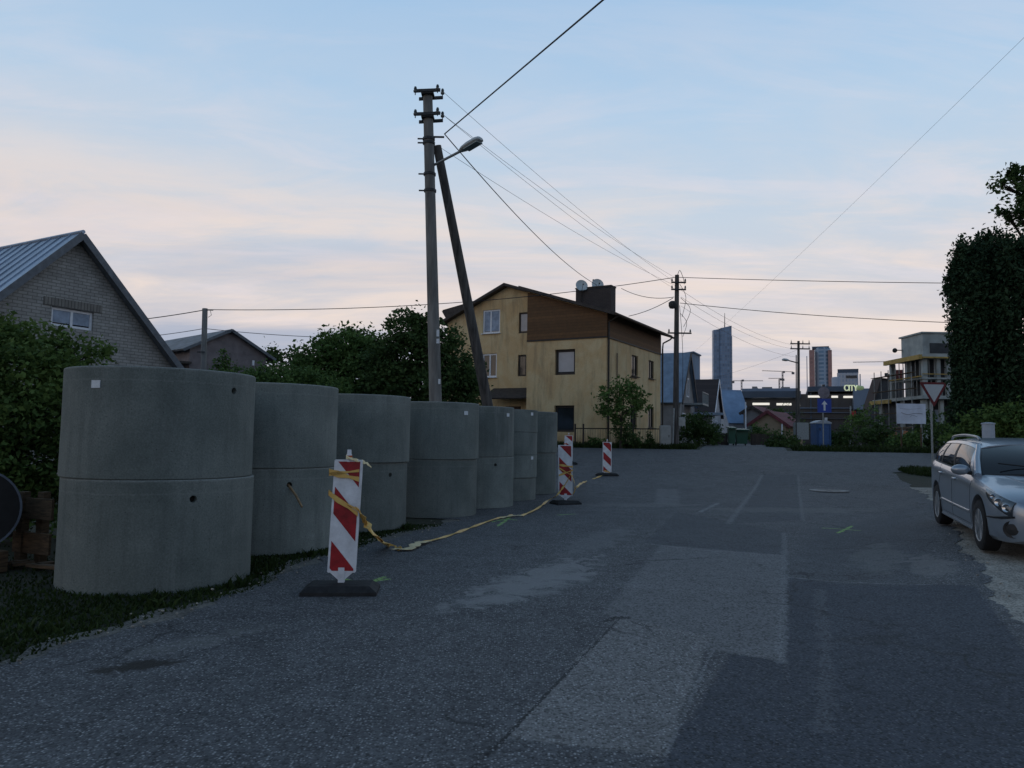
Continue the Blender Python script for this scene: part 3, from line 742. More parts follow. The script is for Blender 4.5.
for i, (px, D) in enumerate(SPEC):
    RR = R_OF.get(px, 0.91)
    c = ring_center(px, D); CENT.append(c)
    n = 4 if i == 5 else 2; h = RH * 2 / n; z0 = prof(c.y) + (-0.03 if i == 0 else -0.01)
    for k in range(n):
        jx, jy = (0, 0) if k else ((0.012, 0.0) if i == 0 else (-0.035 * math.cos(_dir) * (1 if i in (2, 3) else .4), 0.02))
        cc = Vector((c.x + jx + random.uniform(-.008, .008), c.y + jy, z0 + k * h))
        e = 0.009; g = 0.0015; ri = RR - 0.12; RO = RR + (0.002 if k % 2 == 0 else -0.002) - (0.004 if (i, k) == (0, 0) else 0)
        mb = MB()
        zs = [(RO - e, g), (RO, g + e), (RO - 0.003, h * 0.5), (RO, h - g - e), (RO - e, h - g), (ri + e, h - g), (ri, h - g - e), (ri, g + e), (ri + e, g)]
        mb.lathe(zs, cc, 72, closed=True)
        o = mb.build('concrete_ring', CONC, loc=cc, smooth=True)
        tag(o, look[(i, k)], 'concrete ring', 'stacked concrete well rings along the road')
        if (i, k) in HOLES:
            p, nrm = ring_hit(*HOLES[(i, k)], c)
            cm = MB(); cm.cyl(p + nrm * 0.05, p - nrm * 0.085, 0.036, 0.036, 14)
            cut(o, cm.build('cutter', DARKHOLE)); o.data.materials[0] = CONC
            rim = MB(); rim.cyl(p - nrm * 0.092, p - nrm * 0.06, 0.037, 0.037, 14)
            rim.build('hole_shade_disc', DARKHOLE, o)  # dark disc closing the hole, its inner shade put into the colour
        if (i, k) in STICK:
            p, nrm = ring_hit(*STICK[(i, k)], c); tv = Vector((-nrm.y, nrm.x, 0))
            s = MB(); s.box(p + nrm * 0.002, (0.10, 0.006, 0.075), tv); s.build('sticker', LABEL, o)
RR = 0.91
p, nrm = ring_hit(290, 485, CENT[1])
tip = at(302, 507, p.y - 0.16)
sm_ = MB(); sm_.tube([p - nrm * 0.07, p.lerp(tip, 0.5) + Vector((0, 0, .006)), tip], [0.017, 0.016, 0.014], 8)
WOODP = mat('stick_wood', (0.30, 0.20, 0.11), 0.8, 0.2, 20)
tag(sm_.build('wooden_stick', WOODP, loc=p, smooth=True), 'short wooden stick poking out of the hole in the second lower ring', 'stick')

# ================================================================== BARRIER BOARDS AND TAPE
RED = mat('red_sheeting', (0.32, 0.012, 0.018), 0.45, 0.25, 9)
WHITE = mat('white_sheeting', (0.66, 0.68, 0.72), 0.5, 0.12, 9)
RUBBER = mat('black_rubber', (0.018, 0.019, 0.021), 0.75, 0.3, 14, 0.3, 30)
TAPE = mat('yellow_tape', (0.68, 0.48, 0.15), 0.45, 0.25, 9, color2=(0.58, 0.31, 0.07))
TAPE_P = mat('pale_tape', (0.75, 0.62, 0.36), 0.45, 0.12, 9)
def clip(poly, f):
    out = []
    for a, b in zip(poly, poly[1:] + poly[:1]):
        fa, fb = f(a), f(b)
        if fa >= 0: out.append(a)
        if fa * fb < 0: k = fa / (fa - fb); out.append((a[0] + (b[0] - a[0]) * k, a[1] + (b[1] - a[1]) * k))
    return out
def barrier(base, w, h, lift, rz, label, base_rz=0.0, base_size=(0.74, 0.40), lean=0.0, phase=1.0):
    t = thing('barrier_board', base, label, 'barrier', 'striped barrier boards along the works', rz)
    hw = w / 2
    b = MB(); cb, sb = math.cos(base_rz), math.sin(base_rz)
    U = Vector((cb, sb, 0))
    bl, bw = base_size
    vs = []
    for (f, z) in ((1, 0.0), (1, 0.035), (0.80, 0.085), (0.36, 0.095)):
        vs += [U * (bl / 2 * f * i) + Vector((-sb, cb, 0)) * (bw / 2 * (f if f == 1 else f * .95) * j) + Vector((0, 0, z)) for i, j in ((-1, -1), (1, -1), (1, 1), (-1, 1))]
    fs = [(0, 3, 2, 1), (12, 13, 14, 15)]
    for l in (0, 4, 8):
        for i in range(4): j = (i + 1) % 4; fs.append((l + i, l + j, l + j + 4, l + i + 4))
    b.add(vs, fs); b.build('base_plate', RUBBER, t, local=True)
    s = MB(); s.box((0, 0, lift * 0.5 + 0.04), (0.06, 0.05, lift + 0.02)); s.prism([(-.03, lift - .07), (.03, lift - .07), (hw * .8, lift), (-hw * .8, lift)], (0, -0.018, 0), (1, 0, 0), (0, 0.036, 0))
    s.build('stem', WHITE, t, local=True)
    def L(x, z): return Vector((x + lean * (z - lift), 0, z))
    p = MB(); pv = []
    for y in (-0.022, 0.022):
        pv += [Vector((L(x, z).x, y, z)) for x, z in ((-hw, lift + .008), (-hw + .008, lift), (hw - .008, lift), (hw, lift + .008), (hw, lift + h - .008), (hw - .008, lift + h), (-hw + .008, lift + h), (-hw, lift + h - .008))]
    p.add(pv, [tuple(range(7, -1, -1)), tuple(range(8, 16))] + [(i, (i + 1) % 8, 8 + (i + 1) % 8, 8 + i) for i in range(8)])
    p.build('board', WHITE, t, local=True)
    r = MB(); iw = hw - 0.022; z0, z1 = lift + 0.018, lift + h - 0.018; per = 0.48 * h; drop = 0.245 * h
    for side in (-1, 1):
        y = -0.0245 * side if side == 1 else 0.0245
        for k in range(-1, 4):
            zt = lift + h * phase - k * per + 0.24 * h; zb = zt - 0.24 * h
            poly = [(-iw, z0), (iw, z0), (iw, z1), (-iw, z1)]
            sl = drop / (2 * iw)
            poly = clip(poly, lambda q: (zt - (q[0] + iw) * sl) - q[1])
            if len(poly) > 2: poly = clip(poly, lambda q: q[1] - (zb - (q[0] + iw) * sl))
            if len(poly) > 2: r.add([Vector((L(x, z).x, y, z)) for x, z in poly], [tuple(range(len(poly))) if side == 1 else tuple(range(len(poly) - 1, -1, -1))])
    r.build('red_stripes', RED, t, local=True, recalc=False)
    hd = MB(); q = L(0, lift + h)
    hd.cyl(q - Vector((0, 0, .02)), q + Vector((0, 0, .055)), 0.030, 0.028, 12); hd.cyl(q + Vector((0, 0, .055)), q + Vector((0, 0, .10)), 0.022, 0.02, 12)
    hd.build('lamp_socket', WHITE, t, local=True, smooth=True)
    bd = MB(); bd.cyl(q + Vector((0, 0, .018)), q + Vector((0, 0, .042)), 0.0315, 0.031, 12); bd.build('orange_band', mat('orange', (0.5, 0.10, 0.02), 0.5), t, local=True)
    return t
b1 = gnd(341, 592); b2 = gnd(565.5, 504); b3 = gnd(607, 475.5)
b4x = at(566, 456, 29.5); b4 = Vector((b4x.x + .1, 29.5, prof(29.5)))
barrier(b1, 0.275, 1.10, 0.19, R(3), 'red and white striped barrier board wrapped in yellow tape, nearest of the row', R(2), (0.72, 0.42), 0.035)
barrier(b2, 0.325, 1.17, 0.19, R(-6), 'striped barrier board beside the farthest concrete stack, second from the camera', R(30), (0.62, 0.42), -0.02)
barrier(b3, 0.31, 1.05, 0.12, R(-4), 'striped barrier board standing alone on the crossing, right of the others', R(0), (0.80, 0.42), 0.0, 0.92)
barrier(b4, 0.33, 1.0, 0.13, R(-4), 'farthest striped barrier board, mostly hidden behind the second one', R(0), (0.72, 0.42))

def ribbon(mb, pts, w, twist=0.0, mi=0, vertical=0.0):
    """thin strip of tape along pts; vertical 0 = lies flat, 1 = hangs on edge"""
    n = len(pts); vs = []
    for i, p in enumerate(pts):
        p = Vector(p); d = (Vector(pts[min(i + 1, n - 1)]) - Vector(pts[max(i - 1, 0)])).normalized()
        sd = Vector((-d.y, d.x, 0)); sd = sd.normalized() if sd.length > 1e-6 else Vector((1, 0, 0))
        upv = sd.cross(d) * -1
        a = vertical * math.pi / 2 + twist * math.sin(i * 1.7)
        ax = sd * math.cos(a) + Vector((0, 0, 1)) * math.sin(a)
        ww = w * (0.75 + 0.35 * math.sin(i * 2.3 + 1))
        nrm = d.cross(ax).normalized() * 0.002
        vs += [p - ax * ww / 2 - nrm, p + ax * ww / 2 - nrm, p + ax * ww / 2 + nrm, p - ax * ww / 2 + nrm]
    fs = [(0, 1, 2, 3), (4 * n - 1, 4 * n - 2, 4 * n - 3, 4 * n - 4)]
    for i in range(n - 1):
        for k in range(4): fs.append((4 * i + k, 4 * i + (k + 1) % 4, 4 * i + 4 + (k + 1) % 4, 4 * i + 4 + k))
    mb.add(vs, fs, mi)
def smooth_path(pts, k=5):
    P = [Vector(p) for p in pts]; out = []
    for i in range(len(P) - 1):
        p0, p1, p2, p3 = P[max(i - 1, 0)], P[i], P[i + 1], P[min(i + 2, len(P) - 1)]
        for j in range(k):
            t_ = j / k
            out.append(0.5 * ((2 * p1) + (p2 - p0) * t_ + (2 * p0 - 5 * p1 + 4 * p2 - p3) * t_ * t_ + (3 * p1 - p0 - 3 * p2 + p3) * t_ ** 3))
    out.append(P[-1]); return out
def around(bt, zc_, tilt, w, hw, mb, mi=0):
    """a loop of tape round a board"""
    rz = bt.rotation_euler.z; ux = Vector((math.cos(rz), math.sin(rz), 0)); uy = Vector((-math.sin(rz), math.cos(rz), 0)); o = bt.location
    loop = [(-hw, -.03), (-hw * .4, -.036), (hw * .35, -.034), (hw, -.03), (hw + .006, .03), (0, .034), (-hw - .006, .03), (-hw - .004, -.03)]
    vs = []
    for i, (x, y) in enumerate(loop):
        for dz, s in ((-w / 2, 1), (w / 2, 1), (w / 2, 1.02), (-w / 2, 1.02)):
            z = zc_ - tilt * x / hw + dz * (0.8 + 0.4 * math.sin(i * 2.1))
            vs.append(o + ux * x + uy * (y * (s if s == 1 else 1.12)) + Vector((0, 0, z)))
    n = len(loop); fs = [(0, 1, 2, 3), (4 * n - 1, 4 * n - 2, 4 * n - 3, 4 * n - 4)]
    for i in range(n - 1):
        for k in range(4): fs.append((4 * i + k, 4 * i + (k + 1) % 4, 4 * i + 4 + (k + 1) % 4, 4 * i + 4 + k))
    mb.add(vs, fs, mi)
bars = [o for o in bpy.data.objects if o.name.startswith('barrier_board')]
B1, B2, B3 = bars[0], bars[1], bars[2]
tp = MB()
around(B1, 1.135, 0.035, 0.06, 0.145, tp); around(B1, 1.165, -0.02, 0.035, 0.145, tp); around(B1, 0.86, 0.10, 0.055, 0.143, tp); around(B1, 0.88, 0.08, 0.03, 0.145, tp)
ribbon(tp, smooth_path([at(346, 457, b1.y - .04), at(356, 460, b1.y - .02), at(366, 463, b1.y + .02), at(371, 467, b1.y + .05)]), 0.045, 0.5, 1, 0.6)
g_ = lambda px, py, e=.02: gnd(px, py) + Vector((0, 0, e))
path1 = [at(357, 508, b1.y - .03), at(366, 523, b1.y + .1), at(376, 536, b1.y + .3), g_(388, 547, .03), g_(400, 551, .02)]
ribbon(tp, smooth_path(path1), 0.10, 0.5, 0, 0.35); ribbon(tp, smooth_path([q + Vector((.01, .02, -.03)) for q in path1], 4), 0.05, 0.8, 0, 0.2)
ribbon(tp, smooth_path([g_(396, 550, .022), g_(408, 551, .03), g_(418, 546, .04), g_(428, 543, .03)]), 0.17, 0.12, 1, 0.0)
ribbon(tp, smooth_path([g_(424, 544, .03), g_(445, 538), g_(470, 529), g_(495, 520), g_(513, 516)]), 0.05, 0.4, 0, 0.25)
ribbon(tp, smooth_path([g_(500, 519), g_(513, 517, .03), g_(522, 516.5)]), 0.12, 0.1, 1)
ribbon(tp, smooth_path([g_(522, 516.5), g_(537, 510, .03), g_(548, 503, .06), at(556, 496, b2.y - .2), at(564, 486, b2.y - .06), at(570, 476, b2.y - .05)]), 0.055, 0.4, 0, 0.3)
tag(tp.build('barrier_tape', [TAPE, TAPE_P], loc=b1), 'long yellow barrier tape wound on the nearest board and trailing along the road', 'tape')
tp = MB()
around(B2, 0.88, 0.02, 0.05, 0.155, tp); around(B2, 0.72, -0.06, 0.045, 0.158, tp); around(B2, 0.74, 0.09, 0.03, 0.157, tp)
ribbon(tp, smooth_path([at(570, 473, b2.y - .06), at(574, 481, b2.y - .08), at(575, 490, b2.y - .08), at(572, 495, b2.y - .06)]), 0.05, 0.4, 0, 0.3)
ribbon(tp, smooth_path([at(575, 490, b2.y - .07), at(580, 484, b2.y + .6), g_(586, 482), g_(596, 478.5), g_(604, 475)]), 0.07, 0.4, 0, 0.3)
around(B3, 0.14, 0.03, 0.05, 0.10, tp)
tag(tp.build('barrier_tape', [TAPE, TAPE_P], loc=b2), 'short yellow barrier tape knotted between the second board and the one on the crossing', 'tape')

# ================================================================== THINGS AT THE LEFT EDGE
PLANK = mat('old_plank', (0.12, 0.078, 0.045), 0.9, 0.3, 8, 0.5, 40, stretch=(1, 1, 6))
HOSE = mat('black_pipe', (0.012, 0.013, 0.016), 0.5, 0.2, 10)
RIM = mat('pale_rim', (0.13, 0.155, 0.20), 0.5, 0.15, 10)
pc = at(35, 560, 8.7)
pal = thing('wooden_pallet', (pc.x, pc.y, 0), 'old brown wooden pallet standing on edge left of the nearest rings', 'pallet')
u = Vector((0.92, -0.38, 0)).normalized()
for (xa, ya, xb, yb) in ((16, 496, 53, 521), (14, 530, 49, 556)):
    q = at((xa + xb) / 2, (ya + yb) / 2, 8.7); m_ = MB(); m_.box(q, (0.62, 0.03, 0.24), u); m_.build('plank', PLANK, pal)
for px in (22, 42):
    q = at(px, 535, 8.78); m_ = MB(); m_.box((q.x, q.y, 0.40), (0.1, 0.09, 0.82), u); m_.build('stringer', PLANK, pal)
rd = at(-31, 512, 8.3)
reel = thing('cable_reel', (rd.x, rd.y, 0), 'big black cable reel with a pale rim, cut off by the left edge', 'reel')
ax = Matrix.Rotation(R(90), 3, 'Y'); ax = Matrix.Rotation(R(-48), 3, 'Z') @ ax
cz = Vector((rd.x, rd.y, 0.46 + 0.2))
for s_, nm in ((-0.28, 'flange'), (0.28, 'flange')):
    m_ = MB(); m_.lathe([(0.06, s_ - .02), (0.43, s_ - .02), (0.43, s_ + .02), (0.06, s_ + .02)], cz, 40, axis=ax, closed=True); fl = m_.build(nm, HOSE, reel, smooth=True)
    m_ = MB(); m_.lathe([(0.43, s_ - .026), (0.452, s_ - .026), (0.452, s_ + .026), (0.43, s_ + .026)], cz, 40, axis=ax, closed=True); m_.build('rim', RIM, fl, smooth=True)
m_ = MB(); m_.lathe([(0.06, -.26), (0.28, -.26), (0.28, .26), (0.06, .26)], cz, 32, axis=ax, closed=True); m_.build('drum', HOSE, reel, smooth=True)
m_ = MB()
for k in (-1, 1): m_.box((cz.x + 0.2 * k, cz.y, 0.11), (0.1, 0.75, 0.22), Vector((.47, .88, 0)))
m_.build('cradle', PLANK, reel)
for i, (x0, y0, x1, y1, wd) in enumerate(((-6, 567, 30, 561, .07), (10, 590, 34, 566, .09), (36, 566, 52, 588, .06), (28, 590, 62, 586, .05))):
    a = gnd(x0, min(y0, 592)); a = at(x0, y0, 8.35); b = at(x1, y1, 8.5 if i != 3 else 8.2)
    a.z = max(a.z, 0.04); b.z = max(b.z, 0.04)
    m_ = MB(); d_ = (b - a); m_.box((a + b) / 2, (d_.length, 0.10, 0.035), d_, up=d_.normalized().cross(Vector((-d_.y, d_.x, 0)).normalized()) )
    lab = ['pale loose board lying under the cable reel', 'loose board leaning below the pallet, tilted up to the right', 'short loose board leaning down to the right below the pallet', 'thin loose board lying on the grass against the nearest ring'][i]
    tag(m_.build('loose_board', PLANK, loc=(a + b) / 2), lab, 'board', 'loose boards by the pallet')
# ================================================================== HOUSES
GLASS = mat('window_glass', (0.02, 0.025, 0.03), 0.06, 0.1, 3, spec=0.6)
FRAME_W = mat('white_frame', (0.72, 0.75, 0.80), 0.5, 0.06, 10)
FRAME_D = mat('dark_frame', (0.03, 0.024, 0.02), 0.6, 0.15, 10)
BLIND = mat('pale_blind', (0.50, 0.47, 0.47), 0.8, 0.05, 3)
BLINDB = mat('bluish_blind', (0.30, 0.36, 0.46), 0.8, 0.2, 3)
def window(house, P, u, nin, t0, z0, t1, z1, frame, kind='glass', cutter=None, depth=0.14, mull=(0.5,), bar=0.06, sill=None, trans=None):
    """window in the vertical plane at P along u; nin = horizontal unit pointing into the wall"""
    P = Vector((P[0], P[1], 0)); u = Vector(u); nin = Vector(nin)
    if t0 > t1: t0, t1 = t1, t0
    if z0 > z1: z0, z1 = z1, z0
    if cutter is not None:
        cutter.box(P + u * ((t0 + t1) / 2) + Vector((0, 0, (z0 + z1) / 2)) + nin * (depth / 2 - 0.05), (t1 - t0, depth + 0.1, z1 - z0), u)
    e = 0.004
    q = P + nin * (depth - 0.06)
    m_ = MB(); th = 0.05
    def bx(a0, a1, b0, b1, dy=0.0, t_=th): m_.box(q + u * ((a0 + a1) / 2) + Vector((0, 0, (b0 + b1) / 2)) + nin * dy, (a1 - a0, t_, b1 - b0), u)
    a0, a1, b0, b1 = t0 + e, t1 - e, z0 + e, z1 - e
    bx(a0, a1, b1 - bar, b1); bx(a0, a1, b0, b0 + bar); bx(a0, a0 + bar, b0 + bar, b1 - bar); bx(a1 - bar, a1, b0 + bar, b1 - bar)
    for f in mull:
        c = a0 + (a1 - a0) * f; bx(c - bar / 2, c + bar / 2, b0 + bar, b1 - bar)
    if trans: c = b0 + (b1 - b0) * trans; bx(a0 + bar, a1 - bar, c - bar / 2, c + bar / 2, 0.003)
    w = m_.build('window', frame, house)
    p = MB(); p.box(q + u * ((a0 + a1) / 2) + Vector((0, 0, (b0 + b1) / 2)) + nin * 0.012, (a1 - a0 - bar, 0.012, b1 - b0 - bar), u)
    p.build('pane', GLASS, w)
    if kind in ('blind', 'blindb'):
        bp = MB(); bp.box(q + u * ((a0 + a1) / 2) + Vector((0, 0, (b0 + b1) / 2 + 0.02)) + nin * -0.003, (a1 - a0 - bar * 2 - .02, 0.008, b1 - b0 - bar * 2 - 0.05), u)
        bp.build('blind', BLIND if kind == 'blind' else BLINDB, w)
    if sill:
        s = MB(); s.box(P + u * ((t0 + t1) / 2) + Vector((0, 0, z0 - 0.025)) - nin * 0.05, (t1 - t0 + 0.12, 0.14, 0.035), u); s.build('sill', sill, w)
    return w

# ---- yellow house
BETA = R(29.5)
A_ = Vector((-math.cos(BETA), math.sin(BETA), 0)); B_ = Vector((math.sin(BETA), math.cos(BETA), 0))
HC = at(606, 447, 38.0); HC.z = 0
STUCCO = None
def stucco():
    m = bpy.data.materials.new('yellow_stucco'); m.use_nodes = True; t = m.node_tree; b = t.nodes['Principled BSDF']; b.inputs['Roughness'].default_value = 0.92
    tcn = t.nodes.new('ShaderNodeTexCoord'); v = tcn.outputs['Object']
    col = mixc(t, ramp(t, noise(t, v, 0.7, 6, 0.65, 0.8), [(0.40, 0.), (0.60, 1.)]), (0.60, 0.475, 0.275), (0.55, 0.385, 0.200))
    mp = t.nodes.new('ShaderNodeMapping'); mp.inputs['Scale'].default_value = (1, 1, 0.16); t.links.new(v, mp.inputs[0])
    st = noise(t, mp.outputs[0], 2.4, 6, 0.65)
    col = mixc(t, math_node(t, 'MULTIPLY', ramp(t, st, [(0.5, 0.), (0.72, 1.)]), 0.75), col, (0.25, 0.19, 0.115))
    s = t.nodes.new('ShaderNodeSeparateXYZ'); t.links.new(v, s.inputs[0])
    low = ramp(t, math_node(t, 'MULTIPLY_ADD', noise(t, v, 1.2, 4), 1.4, math_node(t, 'MULTIPLY', s.outputs[2], -0.9)), [(0.0, 0.), (0.7, 1.)])
    col = mixc(t, math_node(t, 'MULTIPLY', low, 0.5), col, (0.16, 0.125, 0.07))
    fine = noise(t, v, 22, 4, 0.7); col = mixc(t, 0.3, col, mixc(t, 1.0, col, ramp(t, fine, [(0.3, 0.6), (0.7, 1.35)]), 'MULTIPLY'))
    t.links.new(col, b.inputs['Base Color'])
    bn = t.nodes.new('ShaderNodeBump'); bn.inputs['Strength'].default_value = 0.4; bn.inputs['Distance'].default_value = 0.01
    t.links.new(fine, bn.inputs['Height']); t.links.new(bn.outputs[0], b.inputs['Normal'])
    return m
STUCCO = stucco()
HG = prof(38.5) - 0.1
yh = thing('yellow_house', (HC.x, HC.y, HG), 'yellow stucco house with a brown boarded upper storey and wide dark chimney', 'house')
F = lambda px, py: onp(px, py, HC, A_)
S_ = lambda px, py: onp(px, py, HC, B_)
SET = 1.1
HM = HC + B_ * SET
Mf = lambda px, py: onp(px, py, HM, A_)
tr, zr = Mf(507.5, 286.5); tc0, ze = F(608, 313)
slope = (zr - ze) / (tr - tc0)
ze = zr - slope * tr
tL = F(527, 360)[0]; LS = S_(660.5, 400)[0]
band = F(608, 336)[1]
tM, zM = Mf(449, 321.5)
slopeL = (zr - zM) / (tM - tr)
TW = tM + 0.1
zroof = lambda t: zr - slope * (tr - t) if t < tr else zr - slopeL * (t - tr)
w = MB(); w.prism([(0, HG), (0, zroof(0) - .03), (min(tL, tr), zroof(min(tL, tr)) - .03)] + ([(tr, zr - .03), (tL, zroof(tL) - .03)] if tL > tr else [(tL, zroof(tL) - .03)]) + [(tL, HG)], HC, A_, B_ * LS)
front = w.build('front_wing_wall', STUCCO, yh)
poly = [(tL + .003, HG), (tL + .003, zroof(tL + .003) - .03)] + ([(tr, zr - .03)] if tr > tL else []) + [(TW, zroof(TW) - .03), (TW, HG)]
w = MB(); w.prism(poly, HM, A_, B_ * (LS - SET - 0.004))
main = w.build('wall', STUCCO, yh)
cf, cm_, cs = MB(), MB(), MB()
def W(fn, x0, y0, x1, y1): a = fn(x0, y0); b = fn(x1, y1); return a[0], a[1], b[0], b[1]
window(yh, HC, A_, B_, *W(F, 555, 349.7, 575, 374.5), FRAME_D, 'blind', cf, 0.24, (), 0.13)
window(yh, HC, A_, B_, *W(F, 554.5, 405.5, 574, 432), FRAME_D, 'glass', cf, 0.24, (), 0.11)
nS = -A_ * -1.0
nS = A_
wins = [(631.7, 354.5, 638, 377, FRAME_D), (648.7, 360, 654, 379.5, FRAME_D), (648.3, 406.5, 653.8, 428, FRAME_D), (630.5, 405, 637, 428, FRAME_D)]
for (x0, y0, x1, y1, fm) in wins:
    window(yh, HC, B_, A_, *W(S_, x0, y0, x1, y1), fm, 'glass', cf, 0.16, (0.5,), 0.06, sill=FRAME_D)
cut(front, cf.build('cutter', STUCCO))
for (x0, y0, x1, y1, fm, mu, kd) in ((482.9, 310.4, 499.8, 332.7, FRAME_W, (0.55,), 'blindb'), (519, 312.7, 529.5, 332.7, FRAME_D, (), 'blind'), (482.5, 354, 496.5, 377, FRAME_W, (0.5,), 'glass'), (518, 355, 526, 376, FRAME_D, (), 'glass')):
    a = Mf(x0, y0); b = Mf(x1, y1)
    window(yh, HM, A_, B_, max(a[0], tL + .06) if x0 > 510 and a[0] < tL else a[0], a[1], max(b[0], tL + 0.06), b[1], fm, kd, cm_, 0.15, mu, 0.085, sill=FRAME_W if fm is FRAME_W else None)
cut(main, cm_.build('cutter', STUCCO))
SIDING = board_mat('brown_siding', (0.135, 0.068, 0.026), (0.062, 0.034, 0.016), (0, 0), 0.16, vertical=False)
d = 0.035
w = MB(); t1 = min(tL, 99)
w.prism([(-d, band), (-d, zroof(0) - .06), (t1, zroof(t1) - .06), (t1, band)], HC - B_ * d, A_, B_ * (d - 0.002))
w.build('siding', SIDING, yh)
w = MB(); w.prism([(0, band), (0, zroof(0) - .05), (LS, zroof(0) - .05), (LS, band)], HC - A_ * d, B_, A_ * (d - 0.002))
w.build('siding', SIDING, yh)
tm = MB(); tm.prism([(-d - .02, band - .07), (-d - .02, band), (t1, band), (t1, band - .07)], HC - B_ * (d + .03), A_, B_ * (d + .028))
tm.prism([(0, band - .07), (0, band), (LS, band), (LS, band - .07)], HC - A_ * (d + .03), B_, A_ * (d + .028)); tm.build('drip_board', FRAME_D, yh)
ROOFD = mat('dark_roof', (0.050, 0.042, 0.038), 0.7, 0.25, 5, 0.4, 14)
SOFFIT = mat('brown_soffit', (0.06, 0.036, 0.022), 0.8, 0.2, 8)
OH, OE = 0.45, 0.62
def P3(t, b, z): return HC + A_ * t + B_ * b + Vector((0, 0, z))
rf = MB()
rf.slab([P3(-OE, -OH, zroof(-OE) + .14), P3(tL + .35, -OH, zroof(tL + .35) + .14), P3(tL + .35, LS + OH, zroof(tL + .35) + .14), P3(-OE, LS + OH, zroof(-OE) + .14)], 0.15)
rf.slab([P3(tL + .33, SET - OH, zroof(tL + .33) + .138), P3(tr, SET - OH, zr + .138), P3(tr, LS + OH, zr + .138), P3(tL + .33, LS + OH, zroof(tL + .33) + .138)], 0.15)
rf.slab([P3(tr, SET - OH, zr + .13), P3(tM + .45, SET - OH, zroof(tM + .45) + .13), P3(tM + .45, LS + OH, zroof(tM + .45) + .13), P3(tr, LS + OH, zr + .13)], 0.15)
# flatter rear roof standing proud of the left slope
tq, zq = onp(442.5, 310, HM + B_ * 1.2, A_)
rf.prism([(tr, zr + .12), (tq, zq), (tq, zq - .16), (tq - .5, zq - .9), (tr, zr - .3)], HM + B_ * 1.2, A_, B_ * (LS - SET - 1.3))
roof = rf.build('roof', ROOFD, yh)
gt = MB(); gz = zroof(-OE) + .03
gt.tube([P3(-OE - .06, -OH, gz), P3(-OE - .06, LS + OH, gz - .03)], 0.065, 10)
gt.build('gutter', SOFFIT, roof, smooth=True)
dp = MB(); dp.tube([P3(-.09, .06, HG + .1), P3(-.09, .06, zroof(0) - .5), P3(-OE + .02, .0, gz - .05)], 0.055, 8); dp.build('downpipe', FRAME_D, yh, smooth=True)
PIPEW = mat('pale_pipe', (0.22, 0.22, 0.23), 0.5, 0.1, 10)
dp = MB(); dp.tube([P3(-.09, LS + .12, HG + .1), P3(-.09, LS + .12, zroof(0) - .9)], 0.05, 8); dp.build('downpipe', FRAME_D, yh, smooth=True)
dp = MB(); dp.tube([P3(-.09, LS + .12, zroof(0) - .9), P3(-.12, LS + .14, zroof(0) - .55), P3(-OE + .1, LS + .25, gz - .16), P3(-OE - .02, LS + .28, gz - .04)], 0.05, 8); dp.build('downpipe', PIPEW, yh, smooth=True)
# chimney, wide and dark
cb = 3.2
Pc = HC + B_ * cb; Cf = lambda px, py: onp(px, py, Pc, A_)
ca, _ = Cf(611, 300); cbx, ctop = Cf(575.8, 289.3)
CHIM = brick_mat('chimney_brick', (0.055, 0.042, 0.040), (0.045, 0.036, 0.034), (0.07, 0.062, 0.06), (A_.x, A_.y), 0.25, 0.08)
w = MB(); zc0 = zroof(0.3) - .2
w.box(P3((ca + cbx) / 2, cb + .35, (zc0 + ctop) / 2), (abs(cbx - ca), 0.7, ctop - zc0), A_); 
chim = w.build('chimney', CHIM, roof)
w = MB(); w.box(P3((ca + cbx) / 2, cb + .35, ctop + .035), (abs(cbx - ca) + .06, 0.76, 0.07), A_); w.cyl(P3((ca + cbx) / 2 + .12, cb + .3, ctop + .07), P3((ca + cbx) / 2 + .12, cb + .3, ctop + .55), 0.09, 0.05, 10); w.build('chimney_cap', ROOFD, roof)
# satellite dishes standing on the chimney
DISH = mat('dish_white', (0.50, 0.56, 0.58), 0.5, 0.08, 6)
for (dx, dy, lab) in ((581.5, 285.8, 'left of two round white satellite dishes on the yellow house chimney'), (597.5, 284.8, 'right of two round white satellite dishes on the yellow house chimney')):
    q = at(dx, dy, Pc.y + 1.25)
    dsh = thing('satellite_dish', (q.x, q.y, ctop - .3), lab, 'satellite dish', 'satellite dishes on the chimney')
    rot = Vector((0.15, -0.95, 0.28)).normalized().to_track_quat('Z', 'Y').to_matrix()
    m_ = MB(); rad = 0.34
    m_.lathe([(0, -.04), (rad * .5, -.02), (rad, .05), (rad + .012, .06), (rad + .01, .03), (rad * .5, -.045), (0, -.065)], q, 24, axis=rot); m_.build('reflector', DISH, dsh, smooth=True)
    m_ = MB(); m_.tube([q - Vector((0, 0, rad)) + rot @ Vector((0, 0, .02)), q + rot @ Vector((0, -.1, .35))], .012, 6); m_.box(q + rot @ Vector((0, -.1, .37)), (.07, .07, .07)); m_.build('feed_arm', FRAME_D, dsh)
    m_ = MB(); m_.tube([Vector((q.x, q.y + .08, ctop - 1.0)), Vector((q.x, q.y + .08, q.z))], .03, 8); m_.build('mast', FRAME_D, dsh)
# porch awning
a0 = Mf(492, 397)[0]; az = Mf(505, 399)[1]; aw = MB()
aw.slab([P3(tL + .02, SET - 1.15, az), P3(a0, SET - 1.15, az), P3(a0 - .1, SET - .01, az + .62), P3(tL + .02, SET - .01, az + .62)], 0.08); aw.build('porch_roof', ROOFD, yh)
pw = MB(); pw.box(P3(a0 - .12, SET - 1.0, (az + HG) / 2 - .1), (.1, .1, az - HG - .1), A_); pw.build('porch_post', FRAME_D, yh)
dr = MB(); dr.box(P3((a0 + tL) / 2, SET - .03, HG + 1.15), (0.95, 0.05, 2.1), A_); dr.build('door', SOFFIT, yh)
